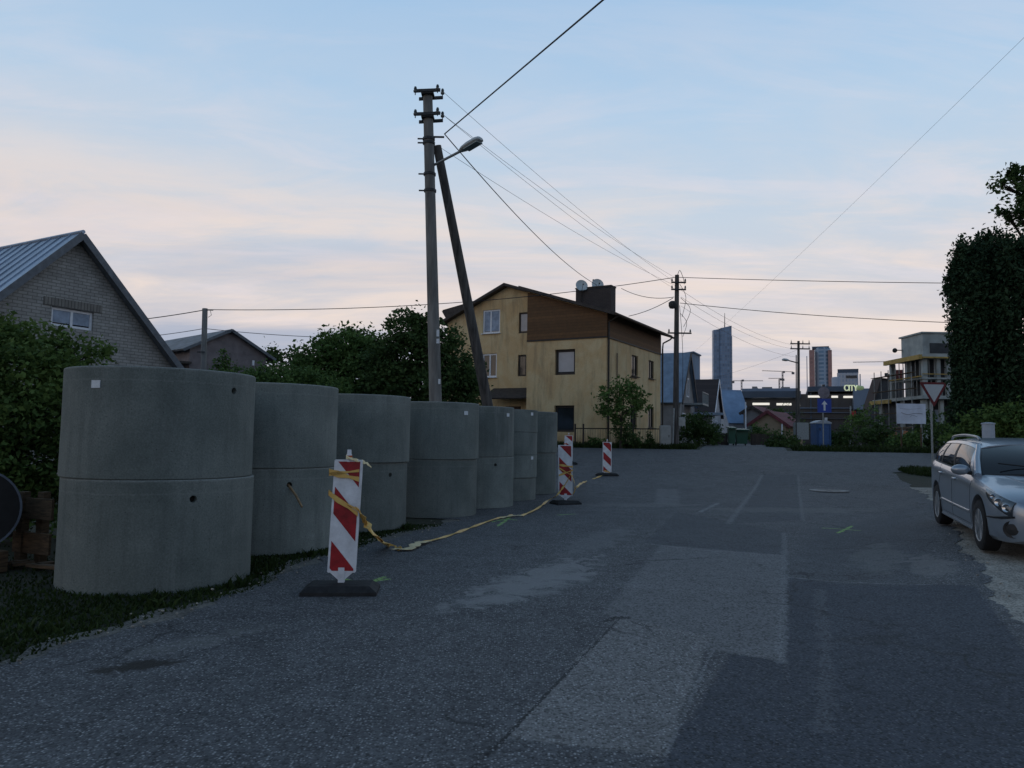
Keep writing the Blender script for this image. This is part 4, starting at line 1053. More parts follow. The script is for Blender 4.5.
# cable brackets on the side wall
w = MB(); w.box(P3(-.02, LS * .45, S_(635, 378)[1]), (0.05, .9, .06), A_); w.build('sign_bracket', FRAME_D, yh)
vp = MB(); vp.tube([P3(-.07, 1.3, HG + 2.6), P3(-.07, 1.3, HG + 5.0)], .025, 6); vp.build('vent_pipe', FRAME_D, yh)

# ---- brick house on the left
AL = R(61); U1 = Vector((math.cos(AL), math.sin(AL), 0)); E1 = Vector((-math.sin(AL), math.cos(AL), 0))
BA = at(83, 236, 22.0); BZ = BA.z; BP = Vector((BA.x, BA.y, 0))
q1 = onp(185, 369, BP, U1); q0 = onp(0, 301, BP, U1)
pitch = ((BZ - q1[1]) / q1[0] + (BZ - q0[1]) / -q0[0]) / 2
print('brick house', BZ, q1, q0, pitch)
half = 4.6; ez = BZ - pitch * half
WSIL = brick_mat('grey_brick', (0.35, 0.345, 0.33), (0.29, 0.285, 0.27), (0.18, 0.175, 0.165), (U1.x, U1.y), 0.26, 0.098)
bh = thing('brick_house', BP, 'grey brick house with a steep blue-grey seamed metal roof behind the bush', 'house')
OV = 0.32
w = MB(); w.prism([(-half, -.2), (-half, ez), (0, BZ), (half, ez), (half, -.2)], BP + E1 * OV, U1, E1 * 9.5)
wall = w.build('wall', WSIL, bh)
PB = BP + E1 * OV; Bf = lambda px, py: onp(px, py, PB, U1)
cc_ = MB(); w0 = Bf(52, 306); w1 = Bf(93, 331)
window(bh, PB, U1, E1, w0[0], w0[1], w1[0], w1[1], FRAME_W, 'blindb', cc_, 0.16, (0.5,), 0.075)
cut(wall, cc_.build('cutter', WSIL))
lm = MB(); lm.box(PB + U1 * ((w0[0] + w1[0]) / 2) + Vector((0, 0, max(w0[1], w1[1]) + .13)) - E1 * .004, (abs(w1[0] - w0[0]) + .5, .03, .25), U1)
lm.build('lintel', brick_mat('lintel_brick', (0.22, 0.21, 0.19), (0.18, 0.17, 0.155), (0.09, 0.085, 0.08), (U1.x, U1.y), 0.098, 0.26), bh)
METAL = mat('seamed_metal', (0.30, 0.37, 0.47), 0.42, 0.12, 1.5, metal=0.35, stretch=(1, 1, .4))
rf = MB()
def Q(t, e, z): return BP + U1 * t + E1 * e + Vector((0, 0, z))
nth = 0.12; ov = half + .45
for sgn in (-1, 1):
    rf.slab([Q(0, 0, BZ + nth), Q(sgn * ov, 0, BZ + nth - pitch * ov), Q(sgn * ov, 10.1, BZ + nth - pitch * ov), Q(0, 10.1, BZ + nth)], 0.07)
    for k in range(1, 19):
        e = 0.02 + k * 0.54
        if e > 10: break
        a = Q(sgn * .03, e, BZ + nth + .012 - pitch * .03); b = Q(sgn * ov, e, BZ + nth + .012 - pitch * ov)
        rf.box((a + b) / 2, ((b - a).length, .028, .05), (b - a), up=(b - a).normalized().cross(E1) * (-1 if ((b - a).normalized().cross(E1)).z < 0 else 1))
rf.tube([Q(0, -.02, BZ + nth + .01), Q(0, 10.1, BZ + nth + .01)], .06, 8)
roof = rf.build('roof', METAL, bh)
FASC = mat('grey_fascia', (0.13, 0.145, 0.165), 0.6, 0.15, 6)
fb = MB()
for sgn in (-1, 1):
    a = Q(0, -.015, BZ + nth - .10); b = Q(sgn * ov, -.015, BZ + nth - .10 - pitch * ov)
    dv = (b - a); fb.box((a + b) / 2, (dv.length, .03, .2), dv, up=dv.normalized().cross(E1) * (1 if dv.normalized().cross(E1).z > 0 else -1))
    a = Q(0, .15, BZ - .05); b = Q(sgn * ov, .15, BZ - .05 - pitch * ov); dv = (b - a)
    fb.box((a + b) / 2, (dv.length, .26, .04), dv, up=dv.normalized().cross(E1) * (1 if dv.normalized().cross(E1).z > 0 else -1))
fb.build('fascia', FASC, bh)

# ---- grey house further back
GA = at(232, 331, 43.0); GP = Vector((GA.x, GA.y, 0)); GZ = GA.z
U2 = Vector((math.cos(R(48)), math.sin(R(48)), 0)); E2 = Vector((-U2.y, U2.x, 0))
g1 = onp(273, 359, GP, U2); g0 = onp(187, 349, GP, U2)
print('grey house', GZ, g1, g0)
pr = (GZ - g1[1]) / g1[0]; plft = (GZ - g0[1]) / -g0[0]
gh = thing('grey_house', GP, 'plain pinkish grey house with a low grey roof behind the thin wooden pole', 'house')
GREYW = mat('grey_render', (0.20, 0.175, 0.18), 0.9, 0.15, 2.0, 0.3)
ra, la = g1[0] - .3, -(g0[0]) - .3
Q2 = lambda t, e, z: GP + U2 * t + E2 * e + Vector((0, 0, z))
w = MB(); w.prism([(-la, .8), (-la, GZ - plft * la), (0, GZ), (ra, GZ - pr * ra), (ra, .8)], GP + E2 * .3, U2, E2 * 9); w.build('wall', GREYW, gh)
SLATE = mat('grey_sheet_roof', (0.13, 0.145, 0.165), 0.6, 0.35, 1.6, 0.4, 6)
rf = MB(); lo = la + .5; ro = ra + .5
rf.slab([Q2(0, 0, GZ + .12), Q2(-lo, 0, GZ + .12 - plft * lo), Q2(-lo, 9.6, GZ + .12 - plft * lo), Q2(0, 9.6, GZ + .12)], .1)
rf.slab([Q2(0, 0, GZ + .12), Q2(ro, 0, GZ + .12 - pr * ro), Q2(ro, 9.6, GZ + .12 - pr * ro), Q2(0, 9.6, GZ + .12)], .1); rf.build('roof', SLATE, gh)
fb = MB()
for (s_, pp, oo) in ((-1, plft, lo), (1, pr, ro)):
    a = Q2(0, -.02, GZ + .05); b = Q2(s_ * oo, -.02, GZ + .05 - pp * oo); dv = b - a
    fb.box((a + b) / 2, (dv.length, .03, .16), dv, up=dv.normalized().cross(E2) * (1 if dv.normalized().cross(E2).z > 0 else -1))
fb.build('fascia', FASC, gh)
an = MB(); an.box(Q2(-la - 1.2, 1.5, GZ - plft * la - .9), (2.4, 3, .12), U2); an.build('porch_roof', ROOFD, gh)
lp = MB(); q = at(253, 363, GP.y - 1); tt, zz = onp(253, 363, GP + E2 * .28, U2); lp.box(Q2(tt, .26, zz), (.12, .08, .3), U2); lp.build('wall_lamp', FRAME_W, gh)

# ================================================================== POLES
CPOLE = mat('concrete_pole', (0.20, 0.195, 0.185), 0.9, 0.25, 3, 0.4, 30, stretch=(2, 2, .3))
WPOLE = mat('wood_pole', (0.100, 0.092, 0.086), 0.95, 0.35, 4, 0.6, 30, stretch=(3, 3, .25))
STEEL = mat('dark_steel', (0.05, 0.052, 0.055), 0.6, 0.25, 20, metal=0.4)
INSUL = mat('insulator_glass', (0.07, 0.085, 0.09), 0.25, 0.1, 8)
GALV = mat('galvanised', (0.28, 0.31, 0.32), 0.5, 0.15, 12, metal=0.3)
def insulator(o, p, parent, h=0.16):
    m_ = MB(); m_.lathe([(.012, -.06), (.012, 0), (.045, .01), (.05, .05), (.03, .07), (.04, .09), (.028, .14), (.0, h)], p, 10); return m_.build('insulator', INSUL, parent, smooth=True)
PY = 17.5
ptop = at(428, 92, PY); pb_ = at(436, 405, PY + .1)
pdir = (ptop - pb_).normalized(); pbase = pb_ - pdir * ((pb_.z - prof(PY)) / pdir.z); pbase.z -= .2; ptop = pbase + pdir * ((ptop - pbase).length)
mp_ = thing('utility_pole', (pbase.x, pbase.y, prof(PY)), 'tall grey utility pole with a slanting brace and a street lamp', 'utility pole')
m_ = MB(); m_.tube([pbase, pbase.lerp(ptop, .5), ptop], [.165, .14, .118], 14); m_.build('shaft', CPOLE, mp_, smooth=True)
br0 = at(437, 146, PY + .25); br1 = at(487, 402, PY + 1.2); bd = (br1 - br0).normalized(); br2 = br0 + bd * ((br0.z - prof(PY + 1.5)) / -bd.z)
m_ = MB(); m_.tube([br2, br0], [.150, .105], 14); m_.build('brace', WPOLE, mp_, smooth=True)
def crossarm(py, dz):
    c = ptop + pdir * dz
    a = at(415, py, PY - .02); b = at(441, py - 1, PY - .02)
    ln = b - a; m_ = MB(); m_.box((a + b) / 2 + Vector((0, -.16, 0)), (ln.length, .05, .07), ln)
    a2 = at(419, py + 5, PY + .25); b2_ = at(443, py + 3.5, PY + .25); m_.box((a2 + b2_) / 2, ((b2_ - a2).length, .05, .07), b2_ - a2)
    m_.box((a + b) / 2 + Vector((0, .02, -.04)), (.3, .36, .05), ln)
    ca_ = m_.build('crossarm', STEEL, mp_)
    ins = []
    for (x, y, yy) in ((415.3, py - 1.5, PY - .18), (437.5, py - 3.5, PY - .18), (442.5, py + .5, PY + .25)):
        q = at(x, y, yy); insulator(None, q, ca_); ins.append(q + Vector((0, 0, .08)))
    return ins
insA = crossarm(94, 0); insB = crossarm(117, 0)
m_ = MB()
for (py, ) in ((139,), (143,), (174,), (190.5,)):
    c = pbase.lerp(ptop, (at(430, py, PY).z - pbase.z) / (ptop.z - pbase.z)); m_ = MB(); m_.lathe([(.118, -.03), (.150, -.03), (.150, .03), (.118, .03)], c, 14, closed=True); m_.box(c + Vector((-.2, -.02, 0)), (.14, .03, .03)); m_.build('clamp', STEEL, mp_)
m_ = MB(); m_.box(at(438, 137, PY), (.3, .03, .04)); m_.build('bracket', STEEL, mp_)
m_ = MB(); m_.box(at(438.5, 334, PY) + Vector((.0, -.16, 0)), (.06, .02, .16)); m_.box(at(438.6, 342, PY) + Vector((0, -.16, 0)), (.07, .02, .11)); m_.box(at(440, 382, PY) + Vector((0, -.16, 0)), (.05, .02, .12)); m_.build('number_plate', LABEL, mp_)
la0 = at(432, 166, PY + .1); la1 = at(460, 151.5, PY - .6); lh = at(481, 139, PY - 1.1)
m_ = MB(); m_.tube([la0, la1], .032, 10); m_.build('lamp_arm', GALV, mp_, smooth=True)
dv = (lh - la1).normalized(); sd = dv.cross(Vector((0, 0, 1))).normalized(); upn = sd.cross(dv)
def lamp_head(a, b, sd, upn, wd, parent):
    L = (b - a).length; dv = (b - a).normalized(); vs = []; n = 12
    st = [(0, .25, .3), (.06, .5, .5), (.2, .8, .8), (.45, 1, 1), (.8, 1, .95), (.95, .85, .7), (1.0, .5, .35)]
    for (f, ws, hs) in st:
        for i in range(n):
            an = 2 * math.pi * i / n; cx, sx = math.cos(an), math.sin(an)
            vs.append(a + dv * (L * f) + sd * (wd * ws * cx) + upn * ((wd * .85 if sx > 0 else wd * .42) * hs * sx))
    fs = [(j * n + i, j * n + (i + 1) % n, (j + 1) * n + (i + 1) % n, (j + 1) * n + i) for j in range(len(st) - 1) for i in range(n)] + [tuple(range(n - 1, -1, -1)), tuple(range((len(st) - 1) * n, len(st) * n))]
    m_ = MB(); m_.add(vs, fs); h = m_.build('lamp_head', mat('lamp_housing', (.50, .53, .53), .5, .1, 8), parent, smooth=True)
    g = MB(); c = a.lerp(b, .62) - upn * wd * .40; g.box(c, (L * .6, wd * 1.5, wd * .16), dv, up=upn); g.build('lamp_glass', mat('lamp_glass', (.25, .3, .3), .2, .05), h)
lamp_head(la1 - dv * .02, lh, sd, upn, .13, mp_)

def pole(name, px, ptop_y, pbase_y, Yd, r0, r1, label, cat='utility pole', m=WPOLE, ptx=None):
    t_ = at(ptx or px, ptop_y, Yd); b_ = at(px, pbase_y, Yd); z = prof(Yd)
    t = thing(name, (b_.x, Yd, z), label, cat)
    m_ = MB(); m_.tube([Vector((b_.x, Yd, z - .2)), Vector(((b_.x + t_.x) / 2, Yd, (z + t_.z) / 2)), t_], [r0, (r0 + r1) / 2, r1], 12); m_.build('shaft', m, t, smooth=True)
    return t, t_
sp, sp_t = pole('wooden_pole', 205, 308.5, 372, 33, .14, .115, 'thin grey wooden pole rising behind the nearest rings', m=CPOLE)
m_ = MB(); m_.box(sp_t + Vector((.12, 0, -.07)), (.5, .04, .04)); m_.box(at(201, 352, 32.8), (.35, .04, .05)); m_.tube([sp_t + Vector((.25, 0, -.1)), sp_t + Vector((.3, 0, -.3)), sp_t + Vector((.16, 0, -.4))], .012, 6); m_.build('bracket', STEEL, sp)
cpole, cp_t = pole('utility_pole', 675.5, 275, 447, 37.4, .16, .105, 'dark wooden utility pole with tangled cables beside the yellow house', ptx=677)
for (py, w_) in ((283, .75), (290, .75), (333.5, 1.2)):
    q = at(678 if py < 300 else 679, py, 37.4); m_ = MB(); m_.box(q + Vector((0, -.14, 0)), (w_, .07, .07)); ca_ = m_.build('crossarm', STEEL, cpole)
    for k in (-1, 1): insulator(None, q + Vector((k * w_ * .45, -.14, .05)), ca_)
q = at(672.5, 305, 37.2); m_ = MB(); m_.lathe([(0, -.2), (.14, -.17), (.2, -.05), (.2, .12), (.1, .2), (0, .22)], q, 14); m_.box(q + Vector((.14, .05, 0)), (.2, .05, .05)); m_.build('cable_joint', STEEL, cpole, smooth=True)
m_ = MB(); m_.tube(smooth_path([cp_t + Vector((0, 0, -.1)), cp_t + Vector((.12, -.1, .22)), cp_t + Vector((.3, -.1, -.2)), cp_t + Vector((.35, -.1, -.5))]), .015, 6)
for dx, za, zb, bow in ((.22, -.5, -2.2, .2), (.3, -1.2, -2.7, .35), (.2, -1.6, -8, .06), (.26, -2.0, -3.2, .2)):
    m_.tube(smooth_path([cp_t + Vector((dx * .5, -.15, za)), cp_t + Vector((dx + bow, -.15, (za * .6 + zb * .4))), cp_t + Vector((dx, -.15, zb))]), .012, 6)
m_.build('cable_loop', STEEL, cpole)
m_ = MB(); m_.cyl(Vector((at(672.8, 420, 37.2).x, 37.22, prof(37.2))), at(674, 408, 37.2), .045, .045, 8); m_.build('cable_guard', GALV, cpole)
q = at(681.8, 421.5, 37.1); m_ = MB(); m_.bbox(q, (.30, .2, .42)); m_.build('meter_box', mat('box_grey', (.33, .34, .33), .6, .1), cpole)
fp, fp_t = pole('utility_pole', 798.5, 341, 440, 62, .13, .10, 'distant utility pole with a street lamp near the one way sign')
for (py, w_) in ((344, 1.5), (349, 1.5)):
    q = at(799.5, py, 62); m_ = MB(); m_.box(q + Vector((0, -.15, 0)), (w_ * 1.1, .08, .1)); ca_ = m_.build('crossarm', STEEL, fp)
    for k in (-1, 0.3, 1): insulator(None, q + Vector((k * w_ * .5, -.15, .06)), ca_, .3)
a = at(798, 363, 61.9); b = at(788.5, 360.5, 61.5); e = at(782.5, 359.6, 61.3); m_ = MB(); m_.tube([a, b], .05, 8); m_.build('lamp_arm', STEEL, fp)
dv = (e - b).normalized(); sd = dv.cross(Vector((0, 0, 1))).normalized(); lamp_head(b - dv * .05, e, sd, sd.cross(dv), .16, fp)
m_ = MB(); m_.box(at(801, 431, 61.5), (1.1, .5, 1.4)); m_.build('switch_box', GALV, fp)
rp, rp_t = pole('steel_post', 796.2, 355, 437, 60, .05, .04, 'thin steel post close beside the distant utility pole', 'post', STEEL)

# ---- wires
WIRE = mat('black_cable', (0.025, 0.026, 0.03), 0.6, 0.1, 10)
def wire(p0, p1, sag, r, label, group=None, n=26, mid=None):
    p0 = Vector(p0); p1 = Vector(p1); pts = []
    for i in range(n + 1):
        f = i / n; q = p0.lerp(p1, f); q.z -= sag * 4 * f * (1 - f); pts.append(q)
    m_ = MB(); m_.tube(pts, r, 5); o = m_.build('overhead_wire', WIRE, loc=p0, smooth=True); tag(o, label, 'wire', group); return o
pz = at(444.5, 134, PY)
e0 = at(603, 0, 10.5); dd = (e0 - pz); wire(pz, pz + dd * 2.6, 0.0, .015, 'thick black cable from the big pole rising to the top edge of the photo')
wire(pz, P3((ca + cbx) / 2 - .1, cb + .3, ctop + .2), .42, .014, 'black cable drooping from the big pole to the yellow house chimney')
tops = [(668, 277), (666, 279.5), (672, 283.5), (670, 290)]
ends = [at(674, 281.5, 37.25), at(682, 281.5, 37.25), at(674, 288.5, 37.25), at(682, 288.5, 37.25)]
starts = [insA[2], insB[2], insB[1], at(441, 148, PY)]
labs = ['uppermost of the thin wires sloping from the big pole to the dark pole', 'second of the thin wires sloping from the big pole to the dark pole', 'third of the thin wires sloping from the big pole to the dark pole', 'lowest of the thin wires sloping from the big pole to the dark pole']
for s_, e_, l_ in zip(starts, ends, labs): wire(s_, e_, .22, .005, l_, 'thin wires between the poles')
wire(sp_t + Vector((.05, 0, -.05)), cp_t + Vector((-.1, 0, -.12)), .5, .017, 'long twisted cable from the thin pole to the dark pole, past the yellow house gable')
wire(sp_t + Vector((.05, 0, -.05)), at(60, 326, 33), .12, .02, 'upper cable running left from the thin pole toward the brick house')
wire(at(204, 328.5, 33), at(445, 336, 39.2), .25, .014, 'lower thin cable running right from the thin pole toward the trees')
wire(at(204, 328.5, 33), at(100, 340, 33), .08, .014, 'lower cable running left from the thin pole toward the brick house')
wire(cp_t + Vector((.1, 0, -.12)), at(1100, 284, 30), .08, .016, 'upper cable running right from the dark pole into the tall hedge')
wire(at(680, 303, 37.3), at(1100, 326, 30), .25, .016, 'lower cable running right from the dark pole into the tall hedge')
wire(at(673, 298, 37.3), P3(.3, 4.0, zroof(.3) + .35), .12, .018, 'short lower cable from the dark pole to the yellow house roof')
wire(at(674, 297, 37.35), P3(.6, 3.6, ctop - .1), .25, .016, 'short upper cable from the dark pole to the yellow house chimney')
r0_ = at(760, 280, 46); r1_ = at(1024, 25, 17); wire(at(694, 352, 62), r0_ + (r1_ - r0_) * 1.4, 0.25, .0035, 'single thin wire slanting down from the top right corner')
for (ya, yb, l_) in ((290, 345.5, 'upper long wire from the dark pole down to the distant pole'), (297, 349.5, 'middle long wire from the dark pole down to the distant pole'), (306, 357, 'lower long wire from the dark pole down to the distant pole')):
    wire(at(681, ya, 37.4), at(797, yb, 62), .5, .007, l_, 'wires to the distant pole')
wire(at(797, 350, 62), at(640, 393, 75), .5, .007, 'faint wire from the distant pole toward the blue roofed house')
# ================================================================== BETWEEN THE HOUSE AND THE ROAD
# low metal fence
fz = prof(37.3); fa = at(575, 446, 36.9); fb_ = at(662, 446, 37.6)
fence = thing('metal_fence', (fa.x, fa.y, prof(fa.y)), 'low dark metal rail fence in front of the yellow house', 'fence')
FM = mat('fence_paint', (0.035, 0.028, 0.024), 0.7, 0.3, 14)
fd = fb_ - fa; fd.z = 0; fl = fd.length; fu = fd.normalized()
def fpt(s, z): q = fa + fu * s; return Vector((q.x, q.y, prof(q.y) + z))
m_ = MB()
for z in (.16, .93): m_.tube([fpt(0, z), fpt(fl * .5, z), fpt(fl, z)], .028, 6)
k = 0
while k * .13 < fl: q = k * .13; m_.tube([fpt(q, .16), fpt(q, .93)], .007, 4, caps=False); k += 1
m_.build('rail_panel', FM, fence)
for s in (0, .42, 1.7, 3.0, fl): m_ = MB(); m_.box(fpt(min(s, fl - .03), .56), (.07, .07, 1.2), fu); m_.build('post', FM, fence)
# utility cabinet
cabt = at(665, 446.5, 37.2)
ct = thing('utility_cabinet', (cabt.x, cabt.y, prof(cabt.y)), 'pale grey utility cabinet between the fence and the dark pole', 'utility cabinet')
CABM = mat('cabinet_grey', (.30, .31, .30), .6, .1, 3)
m_ = MB(); m_.bbox((cabt.x, cabt.y, prof(cabt.y) + .58), (.52, .32, 1.1), bev=.03); cb_ = m_.build('body', CABM, ct)
m_ = MB(); m_.box((cabt.x, cabt.y - .167, prof(cabt.y) + .6), (.44, .012, .92)); d_ = m_.build('door', CABM, ct); m_ = MB(); m_.box((cabt.x + .16, cabt.y - .18, prof(cabt.y) + .6), (.03, .02, .12)); m_.build('handle', STEEL, d_)
m_ = MB(); m_.box((cabt.x, cabt.y, prof(cabt.y) + .02), (.56, .36, .1)); m_.build('plinth', PALE_C, ct)

# ================================================================== TREES AND SHRUBS
LF_D = leaf_mat('leaf_dark', (0.020, 0.040, 0.015), (0.095, 0.155, 0.052))
LF_M = leaf_mat('leaf_mid', (0.032, 0.064, 0.020), (0.145, 0.235, 0.070))
LF_B = leaf_mat('leaf_bush', (0.022, 0.046, 0.014), (0.13, 0.20, 0.055))
LF_T = leaf_mat('thuja_leaf', (0.010, 0.024, 0.013), (0.042, 0.078, 0.040), 0.1)
def B(px, py, Yd, r): q = at(px, py, Yd); return ((q.x, q.y, q.z), r)
def btree(name, pxb, Yd, blobs, n, leaf, lm, label, cat='tree', r0=.16, **kw):
    b = at(pxb, 440, Yd); base = (b.x, Yd, prof(Yd) - .05); zs = [q[0][2] for q in blobs]
    top = Vector((b.x + .1, Yd, max(zs) - .2)); return tree(name, base, top, r0, blobs, n, leaf, lm, label, cat, **kw)
G1 = 'trees behind the concrete rings'
btree('leafy_tree', 342, 31, [B(345, 350, 31, (1.3, 1.2, .85)), B(318, 362, 31, (.95, 1.1, .75)), B(368, 352, 31.5, (1.0, 1.1, .85)), B(345, 378, 31, (1.9, 1.4, 1.0)), B(305, 372, 30.5, (.6, .9, .5)), B(375, 385, 31, (1.3, 1.2, 1.0))], 19000, .17, LF_M,
      'rounded leafy tree left of the big pole, seen over the second and third stacks', group=G1, clump=.42)
btree('leafy_tree', 425, 29, [B(412, 334, 29, (.95, 1.0, .85)), B(400, 356, 29, (1.1, 1.1, .9)), B(440, 345, 29.5, (.95, 1.0, .8)), B(455, 372, 29.5, (1.0, 1.1, 1.0)), B(420, 385, 29, (1.7, 1.4, 1.1)), B(408, 318, 29, (.32, .4, .28)), B(432, 325, 29, (.4, .5, .35)), B(468, 390, 29.5, (.55, .9, .8)), B(388, 372, 29, (1.0, 1.1, .9)), B(445, 392, 29, (1.2, 1.1, .9))], 24000, .16, LF_D,
      'taller dark tree directly behind the big pole, hiding the corner of the yellow house', group=G1, clump=.38)
btree('shrub', 278, 27, [B(275, 378, 27, (.9, .8, .45)), B(300, 382, 27, (.9, .9, .5)), B(250, 384, 27, (.6, .8, .3)), B(320, 392, 27, (1.0, .9, .6))], 9000, .12, LF_M, 'low green shrub showing over the second stack of rings', 'shrub', r0=.05, clump=.3)
btree('conifer', 224, 27, [B(224, 352, 27, (.11, .11, .25)), B(224, 360, 27, (.22, .22, .25)), B(223, 368, 27, (.42, .38, .28)), B(223, 378, 27, (.6, .5, .4))], 2200, .09, LF_M, 'small pointed conifer beside the thin grey pole', 'conifer', r0=.05, clump=.14, shell=.3, up=-.2)
btree('shrub', 246, 30, [B(243, 372, 30, (.5, .5, .25)), B(262, 378, 30, (.5, .5, .3))], 900, .11, LF_M, 'small bush in front of the grey house wall, right of the conifer', 'shrub', r0=.04, clump=.2)
btree('distant_tree', 285, 60, [B(278, 357, 60, (1.5, 1.5, .7)), B(295, 362, 60, (1.6, 1.5, .9)), B(268, 368, 60, (1.2, 1.2, .9))], 1500, .3, LF_D, 'far dark treetop just right of the grey house roof', 'tree', r0=.12, clump=.6)
# the big bush at the left edge
bb = []
for (px, py, Yd, r) in ((-10, 334, 11.5, (.55, .6, .35)), (30, 343, 11.5, (.62, .6, .26)), (66, 345, 11.5, (.40, .5, .20)), (94, 350, 11.3, (.22, .4, .14)), (20, 380, 10.8, (.85, .7, .5)), (-20, 420, 10.2, (.9, .7, .6)), (45, 415, 10.4, (.6, .6, .55)), (75, 390, 11, (.55, .6, .5)), (20, 460, 10.2, (.8, .6, .55)), (-40, 380, 11, (1.0, .8, .8)), (0, 500, 10.3, (.95, .6, .5)), (60, 470, 10.9, (.5, .6, .8)), (50, 366, 11, (.65, .6, .3)), (-60, 480, 10, (1, .8, .8))):
    bb.append(B(px, py, Yd, r))
q = at(15, 440, 10.9)
tree('big_bush', (q.x, q.y, -.02), Vector((q.x - .2, q.y, 2.2)), .07, bb, 32000, .085, LF_B, 'big leafy bush at the left edge, between the brick house and the nearest rings', 'bush', clump=.20, per=24, shell=.35)
# tree in front of the yellow house
btree('young_tree', 621, 36.6, [B(622, 385, 36.6, (.62, .6, .55)), B(612, 396, 36.6, (.55, .6, .5)), B(634, 394, 36.6, (.6, .6, .55)), B(624, 405, 36.6, (.95, .8, .6)), B(604, 411, 36.6, (.4, .5, .35)), B(640, 405, 36.6, (.4, .5, .4)), B(622, 418, 36.6, (.62, .6, .5))], 2900, .15, LF_M, 'young leafy tree in front of the yellow house corner', r0=.07, clump=.28, shell=.35)
btree('fence_shrub', 624, 36.8, [B(623, 432, 36.8, (.55, .5, .55)), B(630, 440, 36.8, (.6, .5, .4))], 2200, .10, LF_D, 'dark dense shrub under the young tree behind the rail fence', 'shrub', r0=.04, clump=.2)
btree('fence_shrub', 595, 37.0, [B(593, 442, 37, (.4, .35, .22)), B(604, 443, 37, (.35, .3, .16))], 800, .09, LF_M, 'small low shrub at the left end of the rail fence', 'shrub', r0=.02, clump=.14)
btree('fence_shrub', 650, 37.2, [B(649.5, 438, 37.2, (.16, .2, .35)), B(650, 443, 37.2, (.26, .25, .2))], 700, .08, LF_D, 'small pointed shrub beside the pale utility cabinet', 'shrub', r0=.02, clump=.12)
btree('hedge', 698, 42, [B(690, 428, 42, (.7, .8, .62)), B(704, 428, 42, (.7, .8, .6)), B(714, 434, 42, (.5, .7, .5)), B(697, 420, 42, (.75, .8, .4)), B(684, 436, 42, (.5, .6, .45)), B(706, 438, 42, (.9, .7, .4))], 6000, .12, LF_D, 'dark rounded hedge right of the pole beside the yellow house', 'hedge', r0=.05, clump=.25)
# thuja columns and the tree over them at the right
def thuja(px, Yd, topy, rad, label, n=9000):
    b = at(px, 440, Yd); zt = at(px, topy, Yd).z; z0 = prof(Yd) - .1
    t = thing('thuja', (b.x, Yd, z0), label, 'thuja', 'row of tall thujas')
    m_ = MB(); m_.tube([(b.x, Yd, z0), (b.x, Yd, (z0 + zt) / 2), (b.x, Yd, zt - .9)], [.12, .08, .02], 8)
    # dense inner twigs
    for i in range(60):
        z = z0 + .3 + (zt - z0 - .8) * i / 60; a = i * 2.4; rr = rad * .85
        m_.tube([(b.x, Yd, z), (b.x + math.cos(a) * rr, Yd + math.sin(a) * rr, z + .5)], [.03, .008], 4)
    m_.build('trunk', BARK, t)
    H = zt - z0; out = []
    nc = n // 22; th = RNG.uniform(0, 2 * math.pi, nc); f = RNG.uniform(0.0, 1.0, nc)
    prof_r = np.where(f < .85, 0.88 + .12 * np.sin(f * 9), np.sqrt(np.clip((1.02 - f) / .17, 0, 1)))
    rr = rad * prof_r * (0.80 + .26 * RNG.uniform(0, 1, nc))
    for i in range(nc):
        c = np.array([b.x + math.cos(th[i]) * rr[i], Yd + math.sin(th[i]) * rr[i], z0 + .1 + f[i] * H])
        k = 22; s = RNG.normal(size=(k, 3)) * np.array([.09, .09, .17]); out.append(c + s)
    for _s in range(7):
        a = random.uniform(0, 6.28); rr_ = rad * random.uniform(.15, .8); hh = zt - (rr_ / rad) ** 2 * .7 + random.uniform(-.1, .22)
        for _k in range(9):
            c = np.array([b.x + math.cos(a) * rr_, Yd + math.sin(a) * rr_, hh - _k * .09]); out.append(c + RNG.normal(size=(18, 3)) * np.array([.025 + .012 * _k, .025 + .012 * _k, .06]))
    leaves_mesh('crown', np.concatenate(out), .12, LF_T, t, aspect=.5, up=-.9); return t
thuja(973, 20.5, 252, .50, 'leftmost tall dark thuja, its edge against the sky', 24000)
thuja(997, 21.0, 242, .60, 'second tall dark thuja from the left, the tallest of the row', 24000)
thuja(1024, 20.0, 247, .62, 'third tall dark thuja, cut by the right edge of the photo', 20000)
thuja(1062, 19.5, 238, .7, 'thuja just outside the right edge behind the silver car', 9000)
rt = [B(1012, 180, 23, (.50, .5, .28)), B(1026, 176, 23, (.40, .5, .30)), B(1000, 184, 23, (.22, .3, .10)), B(1034, 192, 23, (.55, .7, .45)), B(1016, 213, 23, (.42, .5, .20)), B(1036, 218, 23, (.55, .7, .35)), B(1050, 206, 23, (.8, .9, .5)), B(1056, 240, 23, (1.1, 1.2, .7)), B(1105, 195, 23.5, (1.4, 1.5, 1.2)), B(1100, 260, 23.5, (1.5, 1.5, 1.2)), B(1004, 210, 23, (.16, .2, .08))]
btree('maple_tree', 1090, 23.5, rt, 15000, .14, LF_D, 'dark leafy tree whose branches reach above the thujas at the right edge', r0=.2, clump=.26, shell=.45)
btree('shrub', 1000, 19.5, [B(985, 425, 19.5, (.5, .5, .35)), B(1005, 420, 19.3, (.5, .5, .4)), B(1024, 424, 19, (.6, .5, .5)), B(962, 434, 19.8, (.45, .4, .3))], 4500, .11, LF_M, 'green shrub at the foot of the thujas behind the silver car', 'shrub', r0=.04, clump=.2)

